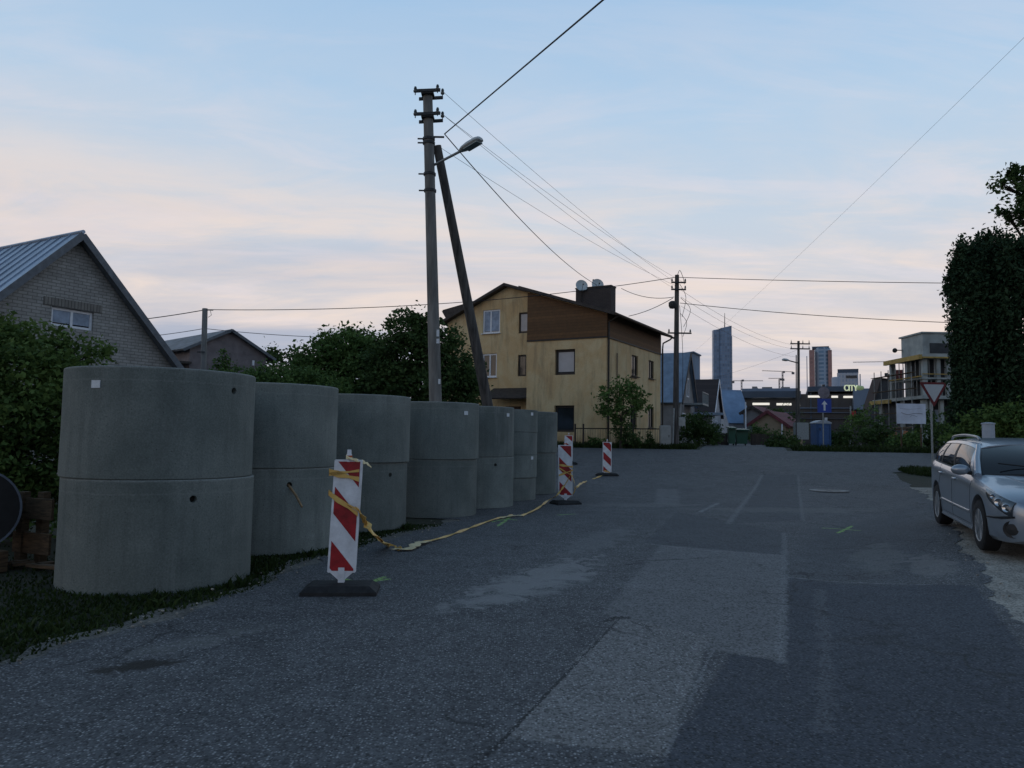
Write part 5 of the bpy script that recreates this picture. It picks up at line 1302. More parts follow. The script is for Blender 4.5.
# scrub across the street
for (pxs, Yd, lab, lm) in (((780, 440, .9, .5), 41, 'low bush at the left end of the far verge by the switch box', LF_D), ((792, 424, 1.0, .8), 66, 'bush around the foot of the distant utility pole', LF_D),
                           ((838, 436, 1.0, .4), 43, 'bush right of the blue portable toilet', LF_D), ((862, 424, 1.2, 1.0), 44, 'overgrown bush between the toilet and the billboard', LF_M), ((878, 432, 1.0, .7), 42, 'bush left of the billboard posts', LF_D),
                           ((905, 440, 1.1, .42), 40, 'low scrub below the white billboard', LF_M), ((930, 428, 1.0, .9), 41, 'bush right of the billboard behind the yield sign', LF_D), ((950, 430, 1.0, .9), 36, 'dark bush at the foot of the leftmost thuja', LF_D),
                           ((776, 414, 1.6, .9), 70, 'bush left of the distant utility pole below the mall', LF_D), ((758, 431, 1.3, .55), 60, 'rounded bush in front of the red roofed house', LF_M)):
    px, py, rx, rz_ = pxs
    btree('scrub_bush', px, Yd, [B(px - 5, py + 2, Yd, (rx * .7, rx * .7, rz_ * .8)), B(px + 5, py, Yd, (rx * .8, rx * .7, rz_)), B(px, py + 6, Yd, (rx, rx * .8, rz_ * .8))], 1700, .15, lm, lab, 'bush', group='bushes across the street', r0=.04, clump=.3)

# ================================================================== HOUSES DOWN THE SIDE STREET
BLUEM = mat('blue_metal_roof', (0.21, 0.275, 0.36), 0.5, 0.18, .8, metal=.2, stretch=(2, 2, .3))
PALEW = mat('pale_wall', (0.42, 0.44, 0.48), 0.9, 0.12, 1.2)
GREYP = mat('grey_plaster', (0.24, 0.235, 0.235), 0.9, 0.15, 1.2)
BROWNT = board_mat('brown_tiles', (0.045, 0.030, 0.028), (0.028, 0.02, 0.02), (1, 0), .3, vertical=False)
def gable_house(name, Pm, u, e, half_l, half_r, zr_, zl, zr2, z0, depth, wall_m, roof_m, label, oh=.25, fas=None, wins=(), th=.12, oe=.3):
    """gable front on the plane at Pm along u (ridge at t=0), running back along e"""
    Pm = Vector((Pm[0], Pm[1], 0)); t = thing(name, (Pm.x, Pm.y, z0), label, 'house')
    w = MB(); w.prism([(-half_l, z0), (-half_l, zl), (0, zr_), (half_r, zr2), (half_r, z0)], Pm, u, e * depth); wl_ = w.build('wall', wall_m, t)
    q = lambda tt, ee, z: Pm + u * tt + e * ee + Vector((0, 0, z))
    r = MB(); kl = (zr_ - zl) / half_l; kr = (zr_ - zr2) / half_r
    r.slab([q(0, -oh, zr_ + th), q(-half_l - oe, -oh, zl + th - kl * oe), q(-half_l - oe, depth + oh, zl + th - kl * oe), q(0, depth + oh, zr_ + th)], th * .95)
    r.slab([q(0, -oh, zr_ + th), q(half_r + oe, -oh, zr2 + th - kr * oe), q(half_r + oe, depth + oh, zr2 + th - kr * oe), q(0, depth + oh, zr_ + th)], th * .95)
    rf_ = r.build('roof', roof_m, t)
    if fas:
        f = MB()
        for (s_, hh, kk) in ((-1, half_l + oe, kl), (1, half_r + oe, kr)):
            a = q(0, -oh - .02, zr_ + th * .3); b = q(s_ * hh, -oh - .02, zr_ + th * .3 - kk * hh); dv = b - a; up = dv.normalized().cross(e); up = up if up.z > 0 else -up
            f.box((a + b) / 2, (dv.length, .04, .26), dv, up=up)
        f.build('fascia', fas, t)
    for (x0, z0_, x1, z1_) in wins: window(t, Pm, u, e, x0, z0_, x1, z1_, FRAME_W, 'glass', None, .05, (.5,), .08)
    return t
# tall blue-roofed house: we look on its long roof slope, gable end to the right
Yb = 58
p0 = at(687.5, 354, Yb); pL = at(652, 354, Yb + 1.5); eL = at(652, 401, Yb - 4)
Ub = Vector((-.38, -.925, 0)).normalized(); Eb = Vector((-.925, .38, 0)).normalized()
zr_ = p0.z; zev = at(670, 400, Yb - 3).z
gable_house('blue_roofed_house', (p0.x, p0.y), -Ub, Eb, 3.6, 3.6, zr_, zev, zev, prof(Yb) - .2, 11, GREYP, BLUEM, 'tall house with a steep blue metal roof right behind the dark pole', fas=ROOFD, wins=[(-.6, zev + .4, .6, zev + 1.9), (-2.6, zev - 2.4, -1.2, zev - .9), (.8, zev - 2.4, 2.2, zev - .9)])
t = [o for o in bpy.data.objects if o.name == 'blue_roofed_house'][0]
bl = MB(); c = Vector((p0.x, p0.y, zev - .2)) - Ub * .0 - Eb * .7
for k in range(7): bl.box(c - Eb * .68 + Ub * (-1.5 + k * .5) + Vector((0, 0, .45)), (.05, .05, .9), Ub)
bl.box(c, (3.2, 1.4, .14), Ub); bl.box(c - Eb * .68 + Vector((0, 0, .9)), (3.2, .06, .06), Ub); bl.build('balcony', GALV, t)
p1 = at(693, 353.5, 78); gable_house('blue_roofed_house', (p1.x, p1.y), Vector((1, .05, 0)).normalized(), Vector((-.05, 1, 0)).normalized(), .9, .75, p1.z + .1, p1.z - .05, p1.z - .25, -2, 6, BLUEM, BLUEM, 'narrow blue sheet metal block right of the tall blue roofed house', oe=.1)
# dark brown roofed house with a pale gable edge
Yd = 66; pr_ = at(716.5, 380.5, Yd); u_ = Vector((-.38, -.925, 0)).normalized(); e_ = Vector((-.925, .38, 0)).normalized()
ze_ = at(712, 415, Yd).z
gable_house('brown_roofed_house', (pr_.x, pr_.y), -u_, e_, 3.2, 3.2, pr_.z, ze_, ze_, prof(Yd) - .5, 5.6, PALEW, BROWNT, 'house with a steep dark brown roof and a pale gable edge', fas=FRAME_W, wins=[(-1.2, ze_ - 1.8, .4, ze_ - .5)])
pl = at(700, 414, Yd - 4); w = MB(); w.box(pl, (3.2, 2.4, .2)); hb = [o for o in bpy.data.objects if o.name == 'brown_roofed_house'][0]; w.build('porch_roof', BLUEM, hb)
# light blue roof house
Yd = 74; pr_ = at(733, 391, Yd); gable_house('pale_blue_house', (pr_.x - 1.4, pr_.y), Vector((.10, -.99, 0)).normalized() * -1, Vector((.99, .10, 0)).normalized(), 2.4, 2.4, pr_.z, at(730, 421, Yd).z, at(730, 421, Yd).z, prof(Yd) - .6, 2.2, PALEW, mat('pale_blue_sheet', (.20, .30, .45), .55, .12, 1.0), 'small house with a light blue roof slope left of the green bins', oh=.1)
# red roofed house
Yd = 64; u_ = Vector((.80, -.60, 0)).normalized(); e_ = Vector((-.6, -.8, 0)).normalized() * -1; pr_ = at(768, 412, Yd)
REDT = board_mat('red_roof', (.17, .040, .050), (.10, .03, .035), (.8, -.6), .35)
TANW = mat('tan_wall', (.33, .25, .17), .9, .12, 1.5)
gable_house('red_roofed_house', (pr_.x, pr_.y), u_, e_, 1.35, 1.5, pr_.z, pr_.z - .95, pr_.z - 1.05, prof(Yd) - .4, 5, TANW, REDT, 'small tan house with a red roof below the mall', fas=REDT, oe=.4)
pr_ = at(752, 407, 68); gable_house('red_roofed_house', (pr_.x, pr_.y), u_, e_, .8, 1.3, pr_.z, pr_.z - .5, pr_.z - .8, prof(68) - .5, 4, GREYP, REDT, 'grey shed with a dull red roof left of the small tan house', fas=ROOFD)
wp = at(745.5, 400, 58); m_ = MB(); m_.cyl((wp.x, 58, prof(58)), at(745.5, 402, 58), .06, .05, 8); tag(m_.build('white_post', FRAME_W, loc=(wp.x, 58, prof(58))), 'slim white post standing by the grey shed', 'post')
wp = at(782, 450, 56); m_ = MB(); m_.cyl((wp.x, 56, prof(56) - .3), at(782, 424, 56), .06, .05, 8); tag(m_.build('white_post', FRAME_W, loc=(wp.x, 56, prof(56))), 'slim white post at the right end of the red roofed house', 'post')
# wooden garden fence and bins
WF = board_mat('garden_boards', (.050, .036, .028), (.026, .02, .018), (1, 0), .12)
def board_fence(x0, x1, Yd, ytop, label):
    a = at(x0, ytop, Yd); b = at(x1, ytop, Yd); t = thing('board_fence', (a.x, Yd, prof(Yd)), label, 'fence'); m_ = MB(); k = int((b.x - a.x) / .125)
    for i in range(k): m_.box((a.x + i * .125 + .06, Yd, (prof(Yd) + a.z) / 2 + random.uniform(-.03, .03)), (.115, .025, a.z - prof(Yd)))
    m_.build('boards', WF, t); m_ = MB()
    for f in (.25, .8): m_.box(((a.x + b.x) / 2, Yd + .035, prof(Yd) + (a.z - prof(Yd)) * f), (b.x - a.x, .04, .09))
    m_.build('rail', WF, t)
    for f in (0, .5, 1): m_ = MB(); m_.box((a.x + (b.x - a.x) * f, Yd + .1, (prof(Yd) + a.z) / 2), (.1, .1, a.z - prof(Yd) + .05)); m_.build('post', WF, t)
board_fence(708, 727, 44, 433, 'dark board fence between the round hedge and the green bins')
board_fence(752, 776, 47, 434, 'dark board fence right of the green bins')
BING = mat('bin_green', (.02, .085, .055), .45, .1, 4)
def bin_(px, Yd, w, h, label):
    b = at(px, 447, Yd); z = prof(Yd); t = thing('wheelie_bin', (b.x, Yd, z), label, 'bin', 'green rubbish bins'); m_ = MB()
    m_.add([Vector((b.x + i * w * f, Yd + j * .36 * f, zz)) for zz, f in ((z + .1, .40), (z + h * .9, .5)) for i, j in ((-1, -1), (1, -1), (1, 1), (-1, 1))], [(0, 3, 2, 1), (4, 5, 6, 7), (0, 1, 5, 4), (1, 2, 6, 5), (2, 3, 7, 6), (3, 0, 4, 7)])
    m_.build('body', BING, t); m_ = MB(); m_.slab([(b.x - w * .53, Yd - .42, z + h * .93), (b.x + w * .53, Yd - .42, z + h * .93), (b.x + w * .53, Yd + .4, z + h), (b.x - w * .53, Yd + .4, z + h)], .06); m_.build('lid', BING, t)
    for s_ in (-1, 1): m_ = MB(); m_.cyl((b.x + s_ * w * .4, Yd + .25, z + .1), (b.x + s_ * w * .4 + .05, Yd + .25, z + .1), .1, .1, 10); m_.build('wheel', RUBBER, t)
bin_(731.5, 43, .40, 1.1, 'narrow light green wheelie bin, left of the two green bins'); bin_(741.5, 43.4, .70, 1.0, 'wide dark green bin, right of the two green bins')

# ================================================================== MALL, TOWERS, CRANES
NAVY = mat('navy_cladding', (0.045, 0.075, 0.12), .5, .12, .3)
DARKF = facade_mat('dark_facade', (.022, .028, .036), (.012, .016, .022), (1, 0), 3.2, 4.0, .12)
BLUEG = mat('blue_grey_panel', (.15, .21, .30), .6, .1, .2)
LIT = mat('lit_window', (.8, .8, .75), .5, .02, 1, emit=((1.0, .95, .85), .75))
PBC = 0.0          # px whose view azimuth the current building's front is square to
def pbox(mb, x0, y0, x1, y1, Yd, depth, zbot=None, mi=0):
    c = at(PBC, 440, Yd); n = Vector((c.x, c.y, 0)).normalized(); u = Vector((n.y, -n.x, 0))
    a = onp(x0, y0, c, u); b = onp(x1, y1, c, u); z0 = b[1] if zbot is None else zbot
    q = Vector((c.x, c.y, 0)) + u * ((a[0] + b[0]) / 2) + n * (depth / 2) + Vector((0, 0, (a[1] + z0) / 2))
    mb.box(q, (b[0] - a[0], depth, a[1] - z0), u, mi=mi)
PBC = 790
Ym = 170; q = at(760, 440, Ym)
mall = thing('shopping_mall', (q.x, Ym, prof(Ym)), 'long dark shopping mall with lit strips, a wide roof edge and CITY on its roof', 'shopping mall')
zb_ = prof(Ym) - 1
m_ = MB(); pbox(m_, 722, 398, 800, 450, Ym + 2, 30, zb_); pbox(m_, 800, 394, 863, 450, Ym, 32, zb_); pbox(m_, 863, 411, 884, 450, Ym + 1, 20, zb_); m_.build('wall', DARKF, mall)
m_ = MB(); pbox(m_, 720.5, 391.5, 801, 397.5, Ym - 1, 44); m_.build('roof_edge', NAVY, mall)
m_ = MB(); pbox(m_, 808, 386.5, 863.5, 391, Ym - 2, 44); pbox(m_, 810, 391, 812, 440, Ym - .2, .3); m_.build('roof_edge', NAVY, mall)
m_ = MB(); pbox(m_, 742, 388.6, 800, 391.5, Ym + 6, 30); m_.build('parapet', BLUEG, mall)
m_ = MB(); pbox(m_, 752, 386.5, 757, 389, Ym + 12, 8); pbox(m_, 762, 387, 772, 389, Ym + 14, 8); pbox(m_, 781, 387, 790, 389, Ym + 14, 8); m_.build('roof_plant', GREYP, mall)
m_ = MB(); pbox(m_, 853.5, 388.5, 874, 411, Ym - 3, 26, at(860, 411, Ym).z); m_.build('side_panel', BLUEG, mall)
for (x0, x1, y) in ((752.5, 769.5, 403.9), (776.5, 791.5, 404.2), (797.5, 808, 405), ): m_ = MB(); pbox(m_, x0, y - 1.1, x1, y + 1.0, Ym + 1.3, .8); m_.build('light_strip', LIT, mall)
for (x0, x1, y) in ((808, 820, 396.5), (831.5, 838, 396.7), (843.5, 853.5, 396.9)): m_ = MB(); pbox(m_, x0, y - 1.0, x1, y + .9, Ym - .6, .7); m_.build('light_strip', LIT, mall)
for y, x0, x1 in ((408, 800, 852), (412.5, 722, 864), (418.5, 740, 864)): m_ = MB(); pbox(m_, x0, y - .4, x1, y + .4, Ym - 1.2, 1.5); m_.build('ledge', BLUEG, mall)
m_ = MB(); pbox(m_, 822, 384.5, 825, 386.5, Ym, 3); m_.build('roof_vent', DARKF, mall)
m_ = MB(); pbox(m_, 851.5, 411, 856, 417, Ym - 3, 2); m_.build('red_panel', RED, mall)
cu = bpy.data.curves.new('city_letters', 'FONT'); cu.body = 'CITY'; cu.size = 1.0; cu.extrude = .04
to = bpy.data.objects.new('tmp', cu); COL.objects.link(to); bpy.context.view_layer.update()
me = bpy.data.meshes.new_from_object(to.evaluated_get(bpy.context.evaluated_depsgraph_get())); bpy.data.objects.remove(to)
xs = [v.co.x for v in me.vertices]; ys = [v.co.y for v in me.vertices]; PBC = 790; a = at(844.3, 390.8, Ym - 28); b = at(857.5, 385.0, Ym - 28)
for v in me.vertices:
    x = (v.co.x - min(xs)) / (max(xs) - min(xs)); y = (v.co.y - min(ys)) / (max(ys) - min(ys)); z = v.co.z
    v.co = (a.x + x * (b.x - a.x) - mall.location.x, a.y - z * 4 - mall.location.y, a.z + y * (b.z - a.z) - mall.location.z)
me.materials.append(mat('sign_glow', (.7, .8, .4), .5, .02, 1, emit=((.92, 1.0, .74), .36))); o = bpy.data.objects.new('roof_lettering', me); COL.objects.link(o); o.parent = mall
m_ = MB()
for (x, r) in ((859.2, .5), (861, .45), (862.3, .35)): m_.ball(at(x, 388, Ym - 28), r, 8, 6)
m_.build('roof_logo', mat('sign_glow_dim', (.3, .4, .2), .5, .02, 1, emit=((.6, .8, .4), .08)), mall)

TW1 = facade_mat('tower_glass', (.16, .22, .31), (.10, .16, .25), (1, 0), 3.0, 3.6, .10, .2)
TW2 = facade_mat('tower_pale', (.36, .40, .47), (.17, .23, .32), (1, 0), 2.4, 3.6, .3)
TW3 = facade_mat('tower_red', (.36, .20, .18), (.24, .14, .13), (1, 0), 4, 3.6, .2, .6)
TW4 = facade_mat('tower_curtain', (.28, .34, .42), (.10, .15, .21), (1, 0), 5.5, 3.7, .22, .2)
PBC = 722; Yt = 900; q = at(722, 440, Yt); zt = prof(Yt)
t = thing('glass_tower', (q.x, Yt, zt), 'slim dark blue glass tower with an antenna, tallest on the skyline', 'tower')
m_ = MB(); m_.prism([(at(713.6, 400, Yt).x - q.x, zt), (at(713.6, 400, Yt).x - q.x, at(713.6, 330, Yt).z), (at(720, 400, Yt).x - q.x, at(720, 329, Yt).z), (at(720, 400, Yt).x - q.x, zt)], (q.x, Yt, 0), (1, 0, 0), (0, 6, 0)); m_.build('curtain_wall', TW1, t)
m_ = MB(); m_.prism([(at(720, 400, Yt).x - q.x, zt), (at(720, 400, Yt).x - q.x, at(720, 328.5, Yt).z), (at(731.3, 400, Yt).x - q.x, at(731.3, 326, Yt).z), (at(731.3, 400, Yt).x - q.x, zt)], (q.x, Yt - 3, 0), (1, 0, 0), (0, 10, 0)); m_.build('curtain_wall', TW1, t)
m_ = MB(); pbox(m_, 731.3, 336, 732.8, 440, Yt - 1, 20, zt); m_.build('side_fin', TW2, t)
m_ = MB(); m_.tube([at(724.7, 328, Yt + 8), at(724.7, 313, Yt + 8)], [.6, .25], 6); m_.build('antenna', STEEL, t)
PBC = 820; Yt = 700; q = at(820, 440, Yt); zt = prof(Yt)
t = thing('red_flanked_tower', (q.x, Yt, zt), 'rounded office tower with red brown flanks and a glazed middle', 'tower')
m_ = MB(); pbox(m_, 809, 350, 815.5, 440, Yt, 6, zt); m_.build('flank', TW3, t)
m_ = MB(); pbox(m_, 828, 350, 833.2, 440, Yt + 1, 6, zt); m_.build('flank', TW3, t)
m_ = MB(); c = at(821.3, 400, Yt + 11); r_ = (at(829, 400, Yt).x - at(813.5, 400, Yt).x) / 2; m_.lathe([(r_ * 1.0, zt), (r_, at(821, 348, Yt).z), (r_ * .9, at(821, 347, Yt).z)], (c.x, Yt + 7, 0), 20); m_.build('glazed_drum', TW4, t, smooth=True)
m_ = MB(); pbox(m_, 806.4, 356, 808.3, 440, Yt + 2, 3, zt); m_.build('side_fin', TW2, t)
m_ = MB(); pbox(m_, 812, 346.6, 829, 348.2, Yt + 4, 16); m_.build('crown_band', NAVY, t)
PBC = 849; Yt = 650; q = at(849, 440, Yt); zt = prof(Yt)
t = thing('grey_office_block', (q.x, Yt, zt), 'lower grey office block with a dark top band, right of the red flanked tower', 'office block')
m_ = MB(); pbox(m_, 837, 373, 859.5, 440, Yt, 8, zt); pbox(m_, 859.5, 374, 861.8, 440, Yt + 3, 5, zt); m_.build('wall', TW2, t)
m_ = MB(); pbox(m_, 837.5, 369.2, 858.5, 372.8, Yt + 1, 6); m_.build('top_band', NAVY, t)
m_ = MB(); pbox(m_, 846, 375.5, 857, 378, Yt - .4, .6); m_.build('window_band', DARKF, t)
Yt = 420; q = at(836, 384, Yt); m_ = MB(); r_ = (at(840, 384, Yt).x - at(832, 384, Yt).x) / 2; m_.lathe([(r_, prof(Yt)), (r_, at(836, 378.6, Yt).z), (r_ * .93, at(836, 377.4, Yt).z), (r_ * .5, at(836, 377, Yt).z)], (q.x, Yt, 0), 20)
tag(m_.build('white_tank', mat('tank_white', (.36, .42, .52), .6, .06, .3), loc=(q.x, Yt, prof(Yt)), smooth=True), 'round pale tank rising behind the CITY mall roof', 'tank')
CR = mat('crane_paint', (.16, .15, .16), .6, .1, 1)
def crane(px, Yd, ytop, xl, xr, ym, label, ybase=445, tilt=0.0):
    b = at(px, ybase, Yd); z0 = prof(Yd); zt = at(px, ytop, Yd).z; s = Yd / FPX * .55
    t = thing('tower_crane', (b.x, Yd, z0), label, 'crane', 'cranes on the skyline'); m_ = MB(); r_ = s * .9
    for i, j in ((-1, -1), (1, -1), (1, 1), (-1, 1)): m_.box((b.x + i * r_, Yd + j * r_, (z0 + zt) / 2), (s * .5, s * .5, zt - z0))
    k = 0
    while z0 + (k + 1) * 2.4 < zt:
        z = z0 + k * 2.4; m_.tube([(b.x - r_, Yd - r_, z), (b.x + r_, Yd - r_, z + 2.4)], s * .16, 4); m_.tube([(b.x + r_, Yd + r_, z), (b.x - r_, Yd + r_, z + 2.4)], s * .16, 4); k += 1
    m_.build('mast', CR, t); m_ = MB()
    a = at(xl, ym - tilt, Yd); c = at(xr, ym + tilt, Yd)
    a.y = c.y = Yd; up = Vector((0, 0, s * 1.7)); m_.tube([a, c], s * .35, 4); m_.tube([a + up * .6, c + up * .6], s * .3, 4)
    n = 16
    for i in range(n): m_.tube([a.lerp(c, i / n), a.lerp(c, (i + .5) / n) + up * .6, a.lerp(c, (i + 1) / n)], s * .13, 4)
    m_.build('jib', CR, t); m_ = MB(); m_.box((b.x + s * 2, Yd - s, zt - s), (s * 3.4, s * 3, s * 3.4)); m_.build('cab', CR, t)
    e = c if abs(c.x - b.x) < abs(a.x - b.x) else a; m_ = MB(); m_.box(e - Vector((0, 0, s * 2)), (s * 4.5, s * 2.5, s * 4)); m_.build('counterweight', CR, t); return t
crane(783.3, 480, 371.5, 762, 793, 371.5, 'larger tower crane with a long jib, left of the distant pole', tilt=.6)
crane(780, 560, 379, 768.5, 783, 378.6, 'small crane just under the jib of the larger one')
crane(742, 560, 380, 733, 763, 381, 'faint distant crane left of the others')
crane(895, 400, 362, 853, 903, 362, 'crane whose jib reaches left from behind the unfinished building', tilt=-.5)

# ================================================================== SIGNS, TOILET, SITE
def sign_post(name, px, pyb, Yd, ytop, label, r=.03, cat='road sign'):
    b = at(px, pyb, Yd); z = G(b.x, Yd); t = thing(name, (b.x, Yd, z), label, cat); m_ = MB(); m_.cyl((b.x, Yd, z - .2), (b.x, Yd, at(px, ytop, Yd).z), r, r, 10); m_.build('post', GALV, t, smooth=True); return t
SBLUE = mat('sign_blue', (.015, .05, .30), .45, .06, 6)
Ys = 39.5; ow = sign_post('one_way_sign', 823.5, 450, Ys, 388, 'square blue one way sign with a white arrow pointing up')
a = at(817, 398.7, Ys); b = at(831, 412.5, Ys); c = (a + b) / 2; s_ = b.x - a.x
m_ = MB(); m_.box((c.x, Ys - .05, c.z), (s_, .02, s_)); pn = m_.build('panel', SBLUE, ow)
m_ = MB(); y = Ys - .0615
def flat(mb, poly, y, th=.003): n = len(poly); mb.add([(x, y, z) for x, z in poly] + [(x, y + th, z) for x, z in poly], [tuple(range(n)), tuple(range(2 * n - 1, n - 1, -1))] + [(i, (i + 1) % n, n + (i + 1) % n, n + i) for i in range(n)])
w_ = s_; flat(m_, [(c.x - .07 * w_, c.z - .36 * w_), (c.x + .07 * w_, c.z - .36 * w_), (c.x + .07 * w_, c.z + .08 * w_), (c.x + .22 * w_, c.z + .08 * w_), (c.x, c.z + .36 * w_), (c.x - .22 * w_, c.z + .08 * w_), (c.x - .07 * w_, c.z + .08 * w_)], y); m_.build('arrow', WHITE, pn)
m_ = MB(); cc = at(823.5, 392.8, Ys); m_.lathe([(0, -.012), (.31, -.012), (.31, .012), (0, .012)], (cc.x, Ys - .04, cc.z), 24, axis=Matrix.Rotation(R(90), 3, 'X')); rs = m_.build('round_sign_back', mat('sign_grey', (.20, .18, .21), .6, .2, 5), ow)
Yy = 28.5; ys = sign_post('yield_sign', 932.5, 459, Yy, 384, 'triangular white give way sign with a red border on a grey post', .035)
q = at(933, 390.5, Yy)
def tri(cx, cz, s, y, th, mb, rc=.08):
    h = s * .866; pts = [(-s / 2, h / 3), (s / 2, h / 3), (0, -2 * h / 3)]; out = []
    for i, p in enumerate(pts):
        pa = pts[i - 1]; pb2 = pts[(i + 1) % 3]
        for f, o_ in ((rc, pa), (rc * .3, None), (rc, pb2)):
            if o_ is None: out.append((cx + p[0] * .965, cz + p[1] * .965))
            else: out.append((cx + p[0] + (o_[0] - p[0]) * f, cz + p[1] + (o_[1] - p[1]) * f))
    flat(mb, out, y, th)
m_ = MB(); tri(q.x, q.z, 1.10, Yy - .06, .02, m_); pn = m_.build('panel', mat('sign_red', (.13, .010, .016), .5, .1, 6), ys); m_ = MB(); tri(q.x, q.z, .80, Yy - .064, .003, m_); m_.build('white_field', mat('sign_white', (.48, .52, .56), .5, .05, 6), pn)
TOI = mat('toilet_blue', (.028, .085, .22), .5, .12, 3)
Yo = 42; b0_ = at(824.6, 444, Yo); wz = prof(Yo); a = at(816.8, 424, Yo); b = at(831.5, 424, Yo); tw = b.x - a.x
pt = thing('portable_toilet', (b0_.x, Yo, wz), 'blue portable toilet with a pale roof under the one way sign', 'portable toilet')
zt = at(823, 423.5, Yo).z
m_ = MB(); m_.box((b0_.x, Yo + .5, (wz + zt) / 2), (tw, tw, zt - wz)); m_.build('cabin', TOI, pt)
m_ = MB(); vs = []; n = 8
for yy in (Yo + .5 - tw * .54, Yo + .5 + tw * .54): vs += [(b0_.x - tw * .54, yy, zt)] + [(b0_.x - tw * .54 + tw * 1.08 * i / n, yy, zt + .06 + .14 * math.sin(math.pi * i / n)) for i in range(n + 1)] + [(b0_.x + tw * .54, yy, zt)]
k = n + 3; m_.add(vs, [tuple(range(k)), tuple(range(2 * k - 1, k - 1, -1))] + [(i, k + i, k + (i + 1) % k, (i + 1) % k) for i in range(k)]); m_.build('roof', mat('toilet_roof', (.33, .38, .44), .5, .08), pt)
fy = Yo + .5 - tw / 2; m_ = MB(); m_.box((b0_.x, fy - .012, (wz + zt) / 2 - .05), (tw * .7, .02, (zt - wz) * .88)); dr = m_.build('door', mat('toilet_door', (.035, .10, .26), .5, .1), pt)
m_ = MB(); m_.box((b0_.x + .12, fy - .028, wz + 1.55), (.16, .01, .24)); m_.build('sticker', WHITE, dr); m_ = MB(); m_.box((b0_.x - tw * .27, fy - .03, wz + 1.0), (.05, .03, .16)); m_.build('handle', STEEL, dr)
for s_ in (-1, 1): m_ = MB(); m_.box((b0_.x + s_ * tw * .42, fy - .012, (wz + zt) / 2), (.05, .02, (zt - wz) * .96)); m_.build('corner_rib', TOI, pt)
fpz = at(850.5, 430, 48); m_ = MB(); m_.cyl((fpz.x, 48, prof(48)), at(850.5, 406, 48), .05, .045, 8); tag(m_.build('grey_post', GALV, loc=(fpz.x, 48, prof(48))), 'thin pale post between the toilet and the billboard', 'post')
# billboard
Yw = 40; a = at(896.5, 403.5, Yw); b = at(925.8, 424, Yw); bbz = prof(Yw)
bo = thing('billboard', ((a.x + b.x) / 2, Yw, bbz), 'white site billboard with faint lines on two thin posts before the unfinished building', 'billboard')
m_ = MB(); m_.box(((a.x + b.x) / 2, Yw, (a.z + b.z) / 2), (b.x - a.x, .05, a.z - b.z)); pn = m_.build('panel', mat('board_white', (.58, .63, .74), .6, .12, 1.6), bo)
m_ = MB(); cx, cz = (a.x + b.x) / 2, (a.z + b.z) / 2
m_.tube(smooth_path([(cx - .55, Yw - .028, cz + .06), (cx - .2, Yw - .028, cz - .05), (cx + .2, Yw - .028, cz + .03), (cx + .6, Yw - .028, cz + .0)]), .018, 4); m_.tube(smooth_path([(cx - .1, Yw - .028, cz - .2), (cx + .05, Yw - .028, cz - .08), (cx + .3, Yw - .028, cz - .16)]), .01, 4); m_.tube(smooth_path([(cx - .6, Yw - .028, cz + .28), (cx - .1, Yw - .028, cz + .24), (cx + .5, Yw - .028, cz + .3)]), .008, 4); m_.build('faint_drawing', mat('drawing', (.20, .23, .29), .7), pn)
for px in (902, 922): q = at(px, 430, Yw); m_ = MB(); m_.box((q.x, Yw + .06, (bbz + a.z) / 2), (.07, .07, a.z - bbz)); m_.build('post', GALV, bo)
# unfinished concrete building: its left corner stands nearest, the left side runs straight back
Yc = 58; q = at(925, 440, Yc); zc_ = prof(Yc); XC = q.x
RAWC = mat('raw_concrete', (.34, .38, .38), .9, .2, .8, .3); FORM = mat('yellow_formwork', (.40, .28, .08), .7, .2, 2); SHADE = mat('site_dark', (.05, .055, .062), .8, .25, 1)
PROPM = mat('site_props', (.26, .27, .27), .6, .2, 3)
ub = thing('unfinished_building', (q.x, Yc, zc_), 'unfinished concrete building with yellow formwork beams behind the billboard', 'building')
def zpx(y): return at(925, y, Yc).z
def xpx(px): return at(px, 400, Yc).x
def ub_box(nm, m, x0, x1, z0, z1, y0, dp):
    mm = MB(); mm.box(((x0 + x1) / 2, y0 + dp / 2, (z0 + z1) / 2), (x1 - x0, dp, z1 - z0)); return mm.build(nm, m, ub)
XR = xpx(990)
ub_box('upper_wall', RAWC, XC, XR, zpx(354), zpx(333.5), Yc, 3.2)
ub_box('parapet', RAWC, XC - .12, XR, zpx(333.4), zpx(331.8), Yc - .1, 3.5)
ub_box('upper_shade_sheet', SHADE, xpx(931), XR, zpx(353), zpx(343), Yc - .06, .05)  # dark sheet on the wall face; the shade of a recess as colour
ub_box('slab', RAWC, XC - .25, XR, zpx(357), zpx(354.2), Yc - .3, 5.6)
ub_box('formwork_beam', FORM, XC - .50, XC - .26, zpx(359.5), zpx(355.0), Yc - .35, 5.6)
ub_box('formwork_beam', FORM, XC - .24, XR, zpx(358.6), zpx(357.1), Yc - .45, .14)
ub_box('slab', RAWC, XC - .2, XR, zpx(379), zpx(377.4), Yc - .1, 4.6)
ub_box('slab', RAWC, XC - .4, XR, zpx(399), zpx(395.8), Yc - .5, 8.0)
ub_box('formwork_beam', FORM, XC - .62, XC - .42, zpx(401), zpx(397), Yc + 4.2, 3.4)
ub_box('formwork_beam', FORM, XC - .45, XC - .3, zpx(377.2), zpx(376), Yc - .3, 4.9)
ub_box('guard_rail', FORM, XC - .2, XR, zpx(374.6), zpx(373.7), Yc - .25, .08)
for y0 in (0, 2.4, 4.9): ub_box('column', RAWC, XC + (0 if y0 else -.02), XC + .34, zpx(395.8), zpx(357), Yc + y0, .34)
for px in (938, 948, 962): ub_box('column', RAWC, xpx(px), xpx(px) + .3, zpx(395.8), zpx(357), Yc + .05, .3)
